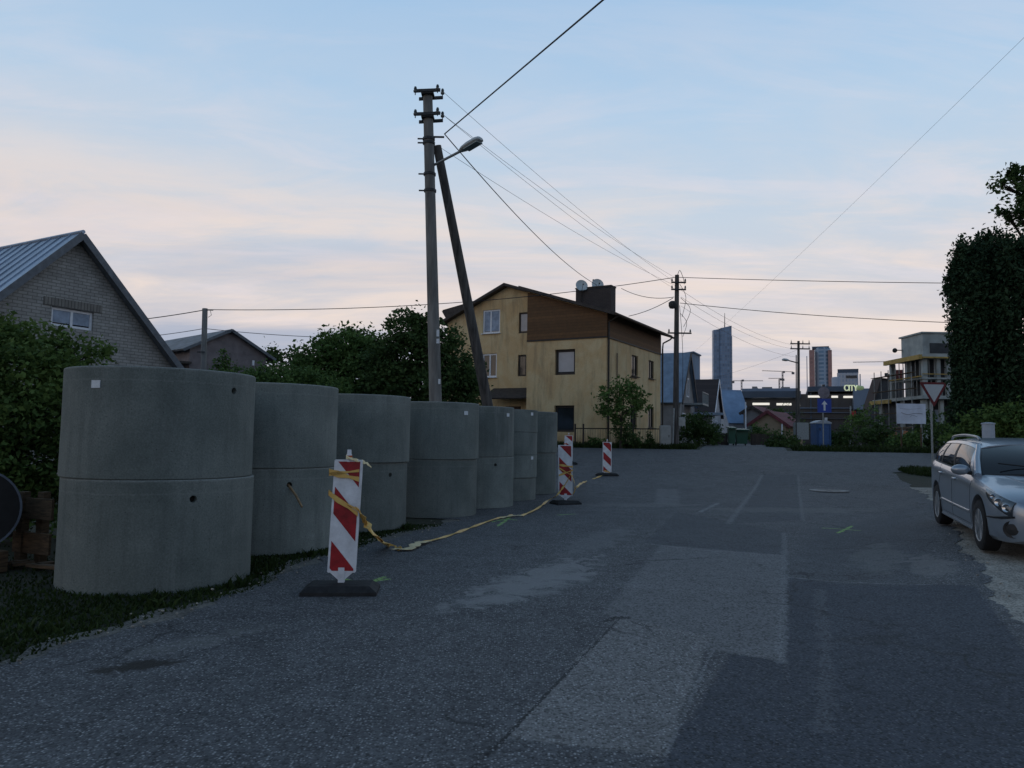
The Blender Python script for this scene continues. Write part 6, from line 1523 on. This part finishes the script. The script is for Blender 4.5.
for y0 in (0, 3, 6.6): ub_box('column', RAWC, XC - .1, XC + .26, zc_ - .4, zpx(399), Yc + y0, .36)
for px in (930, 941, 955): ub_box('column', RAWC, xpx(px), xpx(px) + .28, zc_ - .4, zpx(399), Yc + .1, .3)
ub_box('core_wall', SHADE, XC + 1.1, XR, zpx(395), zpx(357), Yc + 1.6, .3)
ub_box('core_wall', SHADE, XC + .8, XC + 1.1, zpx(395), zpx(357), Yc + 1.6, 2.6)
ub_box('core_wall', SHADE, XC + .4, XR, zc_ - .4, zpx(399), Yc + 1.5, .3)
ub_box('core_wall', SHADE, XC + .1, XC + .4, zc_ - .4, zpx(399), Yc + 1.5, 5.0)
for k in range(9): ub_box('prop', PROPM, XC - .1, XC - .06, zpx(395.8) , zpx(379.0), Yc + .25 + k * .55, .05)
for k in range(8): ub_box('prop', PROPM, XC - .08, XC - .03, zpx(377.4) , zpx(359.5), Yc + .4 + k * .62, .05)
for k in range(7): x = XC + .5 + k * .42; ub_box('prop', PROPM, x, x + .04, zpx(377.4), zpx(357.0), Yc + .1, .05); ub_box('prop', PROPM, x + .15, x + .19, zpx(395.8), zpx(379.0), Yc + .1, .05)
for k in range(6): ub_box('scaffold_pole', PROPM, XC - .85, XC - .80, zc_ - .2, zpx(366), Yc + .2 + k * 1.2, .05)
for z in (zpx(372), zpx(388), zpx(412)): ub_box('scaffold_board', PLANK, XC - .95, XC - .55, z - .04, z, Yc, 6.6)
PS = mat('pale_sheet', (.36, .42, .52), .6, .2, 1)
for (x0, x1, ya, yb) in ((926.5, 930, 424, 410), (933, 937, 424, 412), (942, 946, 424, 409)): ub_box('site_window', PS, xpx(x0), xpx(x1), zpx(ya), zpx(yb), Yc + 1.0, .06)
lmp = MB(); lq = Vector((XC - .6, Yc + 3.1, zpx(346))); lmp.ball(lq, .2, 8, 6); lmp.box(lq + Vector((.3, 0, .02)), (.6, .07, .07)); lmp.build('site_lamp', STEEL, ub)
# heap and orange sheeting by the site
hp = at(893, 436, 44); t = thing('rubble_heap', (hp.x, 44, prof(44)), 'low heap of earth and boards with orange sheeting left below the billboard', 'rubble heap')
m_ = MB(); m_.lathe([(2.0, 0), (1.5, .35), (.8, .62), (.2, .72), (0, .72)], (hp.x, 44, prof(44)), 14); m_.build('earth', GRASS_SOIL, t, smooth=True)
m_ = MB(); m_.slab([at(884, 436, 43), at(897, 437, 43), at(897, 432, 43.4), at(886, 431, 43.4)], .05); m_.slab([at(903, 434, 43), at(909, 434.5, 43), at(908, 431, 43.3), at(904, 430.5, 43.3)], .05); m_.build('orange_sheet', mat('orange_sheet', (.30, .10, .025), .7, .2, 3), t)
m_ = MB()
for i in range(5): a = at(884 + i * 4, 430 - (i % 3), 44); b = at(900 + i * 3, 427 + (i % 2) * 2, 44.3); d_ = b - a; m_.box((a + b) / 2, (d_.length, .2, .05), d_, up=d_.normalized().cross(Vector((-d_.y, d_.x, 0)).normalized()))
m_.build('board', PLANK, t)
for px, l_ in ((901.5, 'left of two thin wooden stakes in the scrub below the billboard'), (921.5, 'right of two thin wooden stakes in the scrub below the billboard')):
    q = at(px, 450, 38.5); m_ = MB(); m_.box((q.x, 38.5, prof(38.5) + .55), (.06, .05, 1.3)); tag(m_.build('wooden_stake', PLANK, loc=(q.x, 38.5, prof(38.5))), l_, 'stake')
# dark gabled house and red brick block left of the site
q = at(880, 379, 85); gable_house('dark_gabled_house', (q.x, q.y), Vector((1, 0, 0)), Vector((0, 1, 0)), 1.2, 2.6, q.z, at(873, 410, 85).z, q.z - .2, prof(85) - 3, 1.6, SHADE, BROWNT, 'dark house with a steep left gable left of the unfinished building', oe=.05)
PBC = 893; q = at(896, 400, 95); m_ = MB(); t = thing('red_brick_block', (q.x, 95, prof(95)), 'dull red brick block between the dark gabled house and the site', 'building')
pbox(m_, 887, 374, 896, 440, 95, 8, prof(95) - 1); pbox(m_, 891, 370, 905, 440, 97, 8, prof(95) - 1); m_.build('wall', mat('dull_red', (.13, .045, .042), .9, .2, 1.5), t); m_ = MB(); pbox(m_, 884.5, 373, 888.5, 376, 94.5, 2); m_.build('chimney', SHADE, t)
# white gate post beyond the car
q = at(988.5, 436, 15.2); gp = thing('gate_post', (q.x, 15.2, G(q.x, 15.2)), 'white round topped gate post right behind the silver car', 'gate post')
zt = at(988.5, 424.3, 15.2).z; m_ = MB(); m_.cyl((q.x, 15.2, G(q.x, 15.2) - .1), (q.x, 15.2, zt), .115, .115, 16); m_.build('post', mat('post_white', (.36, .40, .46), .7, .08, 6), gp, smooth=True); m_ = MB(); m_.lathe([(.115, 0), (.128, .0), (.128, .025), (.05, .04), (0, .042)], (q.x, 15.2, zt), 16); m_.build('cap', MATS["post_white"], gp, smooth=True)
# ================================================================== SILVER ESTATE CAR
# local frame: x from the front bumper (0) to the tail (4.70), y across (-right side of the car is y<0), z up from the road
PAINT = mat('silver_paint', (.30, .35, .41), .30, .03, 3, metal=.55, coat=.6)
BLACKP = mat('black_plastic', (.016, .017, .019), .55, .15, 20)
CGLASS = mat('car_glass', (.010, .013, .017), .04, .05, 3, spec=.45)
CHROME = mat('chrome', (.45, .47, .5), .15, .05, 10, metal=.9)
TYRE = mat('tyre', (.014, .014, .015), .85, .2, 20)
ALLOY = mat('alloy', (.28, .30, .32), .35, .08, 10, metal=.6)
ARCH = mat('wheel_well', (.008, .008, .008), .95, .1, 5)
wf = at(988, 551, 9.5); wr = at(943.5, 523, 12.08)
wf.z = G(wf.x, wf.y); wr.z = G(wr.x, wr.y)
fwd_w = (wr - wf); yaw = math.atan2(fwd_w.y, fwd_w.x); plen = math.hypot(fwd_w.x, fwd_w.y)
tilt = -math.atan2(wr.z - wf.z, plen)
print('car', wf, wr, plen, math.degrees(yaw), math.degrees(tilt))
AXF, AXR, TR, HALF = 0.93, 3.63, 0.318, 0.88
car = thing('parked_car', (0, 0, 0), 'silver estate car parked on the gravel at the right edge of the road', 'car')
car.rotation_euler = (0, tilt, yaw)
Rm = car.rotation_euler.to_matrix()
# the car's near-side tyres (y = +HALF after facing the tail) stand on the two measured points
side = 1
mid_w = (wf + wr) / 2; mid_l = Vector(((AXF + AXR) / 2, side * (HALF - .10), 0))
car.location = mid_w - Rm @ mid_l + Vector((0, 0, .012))

def itp(tab, x): return lerp_tab(tab, x)
def smooth_itp(tab, x):
    n = len(tab)
    if x <= tab[0][0]: return tab[0][1]
    if x >= tab[-1][0]: return tab[-1][1]
    for i in range(n - 1):
        if x <= tab[i + 1][0]:
            p0 = tab[max(i - 1, 0)]; p1 = tab[i]; p2 = tab[i + 1]; p3 = tab[min(i + 2, n - 1)]; h = p2[0] - p1[0]; t = (x - p1[0]) / h
            m1 = (p2[1] - p0[1]) / (p2[0] - p0[0]) * h; m2 = (p3[1] - p1[1]) / (p3[0] - p1[0]) * h
            return (2 * t ** 3 - 3 * t * t + 1) * p1[1] + (t ** 3 - 2 * t * t + t) * m1 + (-2 * t ** 3 + 3 * t * t) * p2[1] + (t ** 3 - t * t) * m2
PLAN = [(0.0, .56), (.04, .66), (.12, .75), (.28, .82), (.5, .855), (.93, .872), (1.4, .88), (3.4, .88), (3.9, .872), (4.3, .83), (4.55, .77), (4.66, .70), (4.70, .60)]
HOOD = [(0.0, .66), (.05, .715), (.12, .75), (.3, .805), (.6, .865), (.95, .92), (1.3, .975), (1.45, .985), (4.3, 1.03), (4.5, 1.02), (4.6, .98), (4.70, .90)]
BELT = [(0.0, .61), (.05, .665), (.12, .695), (.3, .745), (.6, .795), (.95, .835), (1.3, .885), (2.2, .925), (3.4, .965), (4.3, 1.0), (4.55, .99), (4.66, .94), (4.70, .85)]
BOT = [(0.0, .30), (.05, .235), (.15, .20), (.5, .19), (1.0, .19), (3.6, .19), (4.2, .22), (4.6, .28), (4.70, .36)]
def section(x):
    w = smooth_itp(PLAN, x); h = smooth_itp(HOOD, x); b = smooth_itp(BELT, x); z0 = itp(BOT, x)
    m = z0 + (b - z0) * .5
    return [(0, z0), (w * .80, z0), (w * .93, z0 + .015), (w * .975, z0 + .06), (w * .992, z0 + .16), (w, m), (w * .995, b - .10), (w * .972, b - .03), (w * .93, b + (h - b) * .22), (w * .80, b + (h - b) * .62), (w * .5, b + (h - b) * .92), (0, h)]
xs_c = [0, .02, .05, .09, .14, .2, .28, .38, .5, .64, .8, .95, 1.1, 1.25, 1.4, 1.6, 1.85, 2.1, 2.4, 2.7, 3.0, 3.3, 3.5, 3.65, 3.8, 3.95, 4.1, 4.25, 4.38, 4.48, 4.56, 4.62, 4.66, 4.69, 4.70]
mb = MB(); vs = []; K = None
for x in xs_c:
    s = section(x); ring = [(x, y, z) for y, z in s] + [(x, -y, z) for y, z in s[-2:0:-1]]; K = len(ring); vs += ring
fs = [(j * K + i, j * K + (i + 1) % K, (j + 1) * K + (i + 1) % K, (j + 1) * K + i) for j in range(len(xs_c) - 1) for i in range(K)] + [tuple(range(K)), tuple(range((len(xs_c) - 1) * K, len(xs_c) * K))]
mb.add(vs, fs); body = mb.build('body', PAINT, car, local=True, smooth=False)
cm2 = MB()
for ax_ in (AXF, AXR):
    for s_ in (-1, 1): cm2.cyl((ax_, s_ * .62, TR + .015), (ax_, s_ * 1.1, TR + .015), TR + .055, TR + .055, 40)
cc2 = cm2.build('cutter', ARCH); cc2.matrix_world = car.matrix_basis.copy()
bpy.context.view_layer.update(); cut(body, cc2)
body.data.polygons.foreach_set('use_smooth', [True] * len(body.data.polygons))
try: body.data.set_sharp_from_angle(angle=R(30))
except Exception: pass
if len(body.data.materials) < 2: body.data.materials.append(ARCH)
# arch liners
for p in body.data.polygons:
    c = p.center
    for ax_ in (AXF, AXR):
        r_ = math.hypot(c.x - ax_, c.z - TR - .015)
        if r_ < TR + .05 and .60 < abs(c.y) < .9 and abs(p.normal.y) < .5 and r_ > TR + .03: p.material_index = 1
        if abs(abs(c.y) - .62) < .01 and abs(p.normal.y) > .9: p.material_index = 1
def surf_y(x, z):
    s = section(x)
    for (y0, z0), (y1, z1) in zip(s, s[1:]):
        if z0 <= z <= z1 and z1 > z0: return y0 + (y1 - y0) * (z - z0) / (z1 - z0)
    return s[5][0]
def surf_top(x, y):
    s = section(x)[::-1]
    for (y0, z0), (y1, z1) in zip(s, s[1:]):
        if y0 <= abs(y) <= y1 and y1 > y0: return z0 + (z1 - z0) * (abs(y) - y0) / (y1 - y0)
    return s[0][1]
# greenhouse
def roofz(x): return smooth_itp([(1.95, 1.33), (2.2, 1.375), (2.6, 1.402), (3.2, 1.406), (3.8, 1.388), (4.2, 1.36), (4.38, 1.335)], x)
RW = [(1.95, .605), (2.3, .63), (3.2, .635), (4.0, .615), (4.38, .58)]
def belt_pt(x, s_): return Vector((x, s_ * (smooth_itp(PLAN, x) * .925), smooth_itp(BELT, x) + .005))
def roof_pt(x, s_): return Vector((x, s_ * itp(RW, x), roofz(x) - .05))
def side_map(s_, fx, fz):
    """fx 0..1 along the side (A pillar to D pillar), fz 0..1 from belt to roof"""
    b = belt_pt(1.30 + (4.52 - 1.30) * fx, s_); r = roof_pt(1.98 + (4.34 - 1.98) * fx, s_)
    p = b.lerp(r, fz); p.y += s_ * .045 * math.sin(math.pi * fz); return p
def side_panel(mb, s_, f0, f1, z0, z1, off, n=10, mi=0, th=.012, f0t=None, f1t=None):
    f0t = f0 if f0t is None else f0t; f1t = f1 if f1t is None else f1t; M_ = 6; vs = []
    for o_ in (off, off - th):
        for j in range(M_ + 1):
            v = j / M_; z = z0 + (z1 - z0) * v; a = f0 + (f0t - f0) * v; b = f1 + (f1t - f1) * v
            for i in range(n + 1):
                p = side_map(s_, a + (b - a) * i / n, z); p.y += s_ * o_; vs.append(p)
    S = (M_ + 1) * (n + 1); fs = []
    for base_, flip in ((0, False), (S, True)):
        for j in range(M_):
            for i in range(n):
                q_ = [base_ + j * (n + 1) + i, base_ + j * (n + 1) + i + 1, base_ + (j + 1) * (n + 1) + i + 1, base_ + (j + 1) * (n + 1) + i]; fs.append(q_[::-1] if flip else q_)
    edge = [i for i in range(n + 1)] + [j * (n + 1) + n for j in range(1, M_ + 1)] + [M_ * (n + 1) + i for i in range(n - 1, -1, -1)] + [j * (n + 1) for j in range(M_ - 1, 0, -1)]
    for a, b in zip(edge, edge[1:] + edge[:1]): fs.append((a, b, S + b, S + a))
    mb.add(vs, fs, mi)
doors = []
for s_ in (1, -1):
    # painted frame of the side (pillars and cant rail), and the panes let into it
    fr = MB()
    side_panel(fr, s_, 0.0, 1.0, .0, .06, .004, 24); side_panel(fr, s_, 0.0, 1.0, .90, 1.0, .006, 24)
    side_panel(fr, s_, 0.0, .05, .06, .90, .006, 3, f0t=0, f1t=.035); side_panel(fr, s_, .93, 1.0, .06, .90, .006, 4, f0t=.95)
    fr.build('pillar', PAINT, car, local=True, smooth=True)
    ap = MB(); ap.tube([(1.27, s_ * .79, .925), (1.60, s_ * .725, 1.135), (1.95, s_ * .628, 1.31)], [.045, .036, .03], 8); ap.build('pillar', PAINT, car, local=True, smooth=True)
    bk = MB(); side_panel(bk, s_, .365, .405, .06, .9, .0, 3); side_panel(bk, s_, .665, .70, .06, .9, .0, 3); side_panel(bk, s_, .05, .93, .06, .085, .0, 20); bk.build('window_trim', BLACKP, car, local=True, smooth=True)
    for (a, b, bt) in ((.05, .365, None), (.405, .665, None), (.70, .93, .95)):
        g = MB(); side_panel(g, s_, a, b, .08, .90, -.004, 8, f0t=(.035 if a == .05 else a), f1t=bt); g.build('side_window', CGLASS, car, local=True, smooth=True)
# roof
rf = MB(); vs = []; nx, ny = 16, 12
for o_ in (0, -.03):
    for i in range(nx + 1):
        x = 1.95 + (4.40 - 1.95) * i / nx
        for j in range(ny + 1):
            v = -1 + 2 * j / ny; w_ = itp(RW, x) + .008; z = roofz(x) - .05 * abs(v) ** 3 - (0.012 if abs(v) > .99 else 0); vs.append((x, w_ * v, z + o_))
S = (nx + 1) * (ny + 1); fs = []
for base_ in (0, S):
    for i in range(nx):
        for j in range(ny): fs.append((base_ + i * (ny + 1) + j, base_ + i * (ny + 1) + j + 1, base_ + (i + 1) * (ny + 1) + j + 1, base_ + (i + 1) * (ny + 1) + j))
edge = [j for j in range(ny + 1)] + [i * (ny + 1) + ny for i in range(1, nx + 1)] + [nx * (ny + 1) + j for j in range(ny - 1, -1, -1)] + [i * (ny + 1) for i in range(nx - 1, 0, -1)]
for a, b in zip(edge, edge[1:] + edge[:1]): fs.append((a, b, S + b, S + a))
rf.add(vs, fs); rfo = rf.build('roof', PAINT, car, local=True, smooth=True)
for s_ in (1, -1):
    rl = MB(); pts = smooth_path([Vector((2.25, s_ * .55, roofz(2.25) + .0)), Vector((2.38, s_ * .553, roofz(2.38) + .030)), Vector((3.1, s_ * .56, roofz(3.1) + .034)), Vector((3.9, s_ * .55, roofz(3.9) + .030)), Vector((4.12, s_ * .54, roofz(4.12) - .005))], 6)
    rl.tube(pts, .019, 8); rl.build('roof_rail', ALLOY, rfo, smooth=True, local=True)
# windscreen and rear window
def screen(name, lo, hi, bow, m, n=12, k=6, off=0.0, th=.012):
    g = MB(); vs = []
    for o_ in (off, off - th):
        for j in range(k + 1):
            f = j / k
            for i in range(n + 1):
                v = -1 + 2 * i / n; p = Vector(lo(v)).lerp(Vector(hi(v)), f); vs.append((p.x + (bow * .12 * math.sin(math.pi * f)), p.y, p.z + o_ + .03 * math.sin(math.pi * f)))
    S = (k + 1) * (n + 1); fs = []
    for base_ in (0, S):
        for j in range(k):
            for i in range(n): fs.append((base_ + j * (n + 1) + i, base_ + j * (n + 1) + i + 1, base_ + (j + 1) * (n + 1) + i + 1, base_ + (j + 1) * (n + 1) + i))
    edge = [i for i in range(n + 1)] + [j * (n + 1) + n for j in range(1, k + 1)] + [k * (n + 1) + i for i in range(n - 1, -1, -1)] + [j * (n + 1) for j in range(k - 1, 0, -1)]
    for a, b in zip(edge, edge[1:] + edge[:1]): fs.append((a, b, S + b, S + a))
    g.add(vs, fs); return g.build(name, m, car, local=True, smooth=True)
screen('windscreen', lambda v: (1.08 + .24 * abs(v) ** 2, v * .785, .955 - .045 * v * v), lambda v: (1.93 + .07 * v * v, v * .59, 1.323 - .04 * v * v), -.15, CGLASS)
screen('rear_window', lambda v: (4.60 - .06 * v * v, v * .70, 1.01), lambda v: (4.41 - .05 * v * v, v * .57, 1.32 - .04 * v * v), .25, CGLASS)
sc = MB(); sc.tube([(1.09 + .24 * (i / 10 - 1) ** 2, (i / 10 - 1) * .78, .962 - .045 * (i / 10 - 1) ** 2) for i in range(21)], .016, 6); sc.build('scuttle', BLACKP, car, local=True)
for (y0, y1) in ((-.05, .55), (-.6, -.02)):
    wp = MB(); wp.tube([(1.06, y0, .975), (1.26, (y0 + y1) / 2, 1.06), (1.32, y1, 1.09)], .009, 5); wp.build('wiper', BLACKP, car, local=True)
# wheels
def wheel(ax_, s_):
    c = Vector((ax_, s_ * (HALF - .105), TR)); rot = Matrix.Rotation(R(-90 * s_), 3, 'X')
    w_ = bpy.data.objects.new('wheel', None); COL.objects.link(w_); w_.parent = car; w_.location = c
    t_ = MB(); t_.lathe([(.205, -.095), (.29, -.10), (.312, -.085), (TR, -.06), (TR, .06), (.312, .085), (.29, .10), (.205, .095)], (0, 0, 0), 40, axis=rot, closed=True); t_.build('tyre', TYRE, w_, local=True, smooth=True)
    r_ = MB(); r_.lathe([(.212, .088), (.205, .098), (.192, .09), (.185, .02), (.06, .012), (0, .012), ], (0, 0, 0), 32, axis=rot)
    for i in range(10):
        a = 2 * math.pi * i / 10 + (.12 if i % 2 else -.12); d_ = Vector((math.cos(a), math.sin(a), 0)); p0 = rot @ (d_ * .045 + Vector((0, 0, .07))); p1 = rot @ (d_ * .197 + Vector((0, 0, .082)))
        r_.tube([p0, p1], [.020, .013], 6)
    r_.lathe([(.06, .05), (.055, .085), (.03, .09), (0, .09)], (0, 0, 0), 16, axis=rot); r_.build('rim', ALLOY, w_, local=True, smooth=True)
    b_ = MB(); b_.lathe([(.186, .024), (.05, .03), (0, .03)], (0, 0, 0), 24, axis=rot); b_.build('brake_shade', ARCH, w_, local=True)
for ax_ in (AXF, AXR):
    for s_ in (1, -1): wheel(ax_, s_)
# seams, handles, moulding, mirrors on both sides
def on_side(x, z, s_, off=.002): return Vector((x, s_ * (surf_y(x, z) + off), z))
for s_ in (1, -1):
    sm2 = MB()
    for (x, za, zb, dx) in ((1.32, .30, .86, .03), (2.45, .27, .93, .0), (3.42, .66, .965, -.12)):
        sm2.tube([on_side(x + dx * math.sin(i / 8 * math.pi), za + (zb - za) * i / 8, s_, -.001) for i in range(9)], .0045, 4)
    sm2.tube([on_side(3.42 - .25 * math.sin(i / 6 * 1.4), .66 - .36 * i / 6, s_, -.001) for i in range(7)], .0045, 4)
    sm2.tube([on_side(1.35 + 1.85 * i / 12, .285, s_, -.001) for i in range(13)], .0045, 4)
    sm2.build('door_seam', BLACKP, car, local=True)
    for (x, nm) in ((2.25, 'door_handle'), (3.22, 'door_handle')):
        h_ = MB(); a = on_side(x, .825 + (x - 2.25) * .03, s_, .018); h_.tube([a + Vector((-.09, -s_ * .02, 0)), a + Vector((-.07, 0, 0)), a + Vector((.07, 0, 0)), a + Vector((.09, -s_ * .02, 0))], .013, 8); h_.build(nm, PAINT, car, local=True, smooth=True)
    md = MB(); md.tube([on_side(1.38 + 1.85 * i / 12, .44 + .01 * i / 12, s_, .004) for i in range(13)], .021, 6); md.build('side_moulding', PAINT, car, local=True, smooth=True)
    sl = MB(); sl.tube([on_side(1.32 + 1.95 * i / 12, .225, s_, .006) for i in range(13)], .028, 6); sl.build('sill_moulding', PAINT, car, local=True, smooth=True)
    mr = MB(); c = Vector((1.52, s_ * .945, .985)); mr.ball(c, (.065, .115, .072), 16, 10); mro = mr.build('wing_mirror', PAINT, car, local=True, smooth=True)
    mg = MB(); mg.ball(c + Vector((.035, 0, 0)), (.045, .098, .058), 14, 8); mg.build('mirror_glass', CGLASS, mro, local=True, smooth=True)
    ma = MB(); ma.tube([(1.52, s_ * .80, .94), (1.52, s_ * .90, .96)], [.03, .025], 8); ma.build('mirror_arm', BLACKP, mro, local=True)
    # headlamp: a swept patch following the corner of the wing
    hl = MB(); vs = []; n, k = 12, 6
    for o_ in (.012, -.03):
        for i in range(n + 1):
            f = i / n; x = .085 + .60 * f ** 1.2; 
            zt_ = smooth_itp(BELT, x) - .005 + .012 * (1 - f); zb2 = zt_ - (.165 * (1 - f) ** .5 + .012)
            for j in range(k + 1):
                z = zb2 + (zt_ - zb2) * j / k; vs.append((x - .02 * (1 - f) * (1 if o_ > 0 else 0), s_ * (surf_y(x, z) + o_ * (.4 + .6 * math.sin(math.pi * j / k))), z))
    # inboard part, across the nose
    S = (n + 1) * (k + 1); fs = []
    for base_ in (0, S):
        for i in range(n):
            for j in range(k): fs.append((base_ + i * (k + 1) + j, base_ + i * (k + 1) + j + 1, base_ + (i + 1) * (k + 1) + j + 1, base_ + (i + 1) * (k + 1) + j))
    edge = [j for j in range(k + 1)] + [i * (k + 1) + k for i in range(1, n + 1)] + [n * (k + 1) + j for j in range(k - 1, -1, -1)] + [i * (k + 1) for i in range(n - 1, 0, -1)]
    for a, b in zip(edge, edge[1:] + edge[:1]): fs.append((a, b, S + b, S + a))
    hl.add(vs, fs); ho = hl.build('headlight', mat('lamp_cover', (.10, .115, .13), .08, .3, 14, metal=.5, spec=.8), car, local=True, smooth=True)
    for (x, r_) in ((.13, .056), (.25, .056), (.40, .034)):
        lb = MB(); z = smooth_itp(BELT, x) - .082 + (x - .13) * .16; c = on_side(x, z, s_, -.002); nrm = Vector((-.75, s_ * .66, .1)).normalized(); rot = nrm.to_track_quat('Z', 'Y').to_matrix(); lb.lathe([(r_, 0), (r_, .02), (r_ * .8, .028), (r_ * .4, .018), (0, .016)], c, 18, axis=rot); lb.build('lamp_lens', CHROME, ho, local=True, smooth=True)
    fg = MB(); c = Vector((.105, s_ * .70, .375)); nrm = Vector((-.86, s_ * .5, 0)).normalized(); rot = nrm.to_track_quat('Z', 'Y').to_matrix(); fg.lathe([(.10, -.03), (.10, .02), (.07, .012), (.065, .03), (0, .038)], c, 20, axis=rot); fg.build('fog_lamp', BLACKP, car, local=True, smooth=True)
    # dark strip on the bumper corner
    bs = MB(); bs.tube([Vector((x, s_ * (smooth_itp(PLAN, x) + .002), .52 - .01 * i)) for i, x in enumerate((.06, .12, .2, .32, .46, .56))], [.012, .016, .018, .016, .014, .008], 6); bs.build('bumper_strip', BLACKP, car, local=True, smooth=True)
    tl = MB(); tl.tube([Vector((4.56 - .08 * f, s_ * (.70 + .02 * (1 - f)), .72 + .28 * f)) for f in (0, .3, .6, 1)], [.05, .06, .05, .03], 8); tl.build('tail_light', mat('tail_red', (.22, .012, .015), .2, .1), car, local=True, smooth=True)
gr = MB(); gr.box((.03, 0, .64), (.05, .62, .13)); g0_ = gr.build('grille', BLACKP, car, local=True)
gs = MB()
for z in (.60, .64, .68): gs.box((.016, 0, z), (.014, .6, .014))
gs.ball((.008, 0, .64), (.012, .045, .035), 14, 8); gs.build('grille_bar', CHROME, g0_, local=True)
li = MB(); li.box((.02, 0, .36), (.05, .86, .13)); li.build('lower_intake', BLACKP, car, local=True)
npl = MB(); npl.box((-.012, 0, .475), (.012, .52, .11)); npl.build('number_plate', LABEL, car, local=True)
hs = MB()
for s_ in (1, -1): hs.tube([(x, s_ * (.30 + .22 * f), surf_top(x, .30 + .22 * f) + .002) for f, x in ((0, .22), (.25, .45), (.5, .7), (.75, .92), (1, 1.12))], .006, 4)
hs.build('bonnet_crease', PAINT, car, local=True)
sh = MB(); sh.tube([on_side(.45 + .75 * i / 8, smooth_itp(BELT, .45 + .75 * i / 8) + .004, 1, -.004) for i in range(9)], .004, 4); sh.tube([on_side(.45 + .75 * i / 8, smooth_itp(BELT, .45 + .75 * i / 8) + .004, -1, -.004) for i in range(9)], .004, 4); sh.build('bonnet_seam', BLACKP, car, local=True)
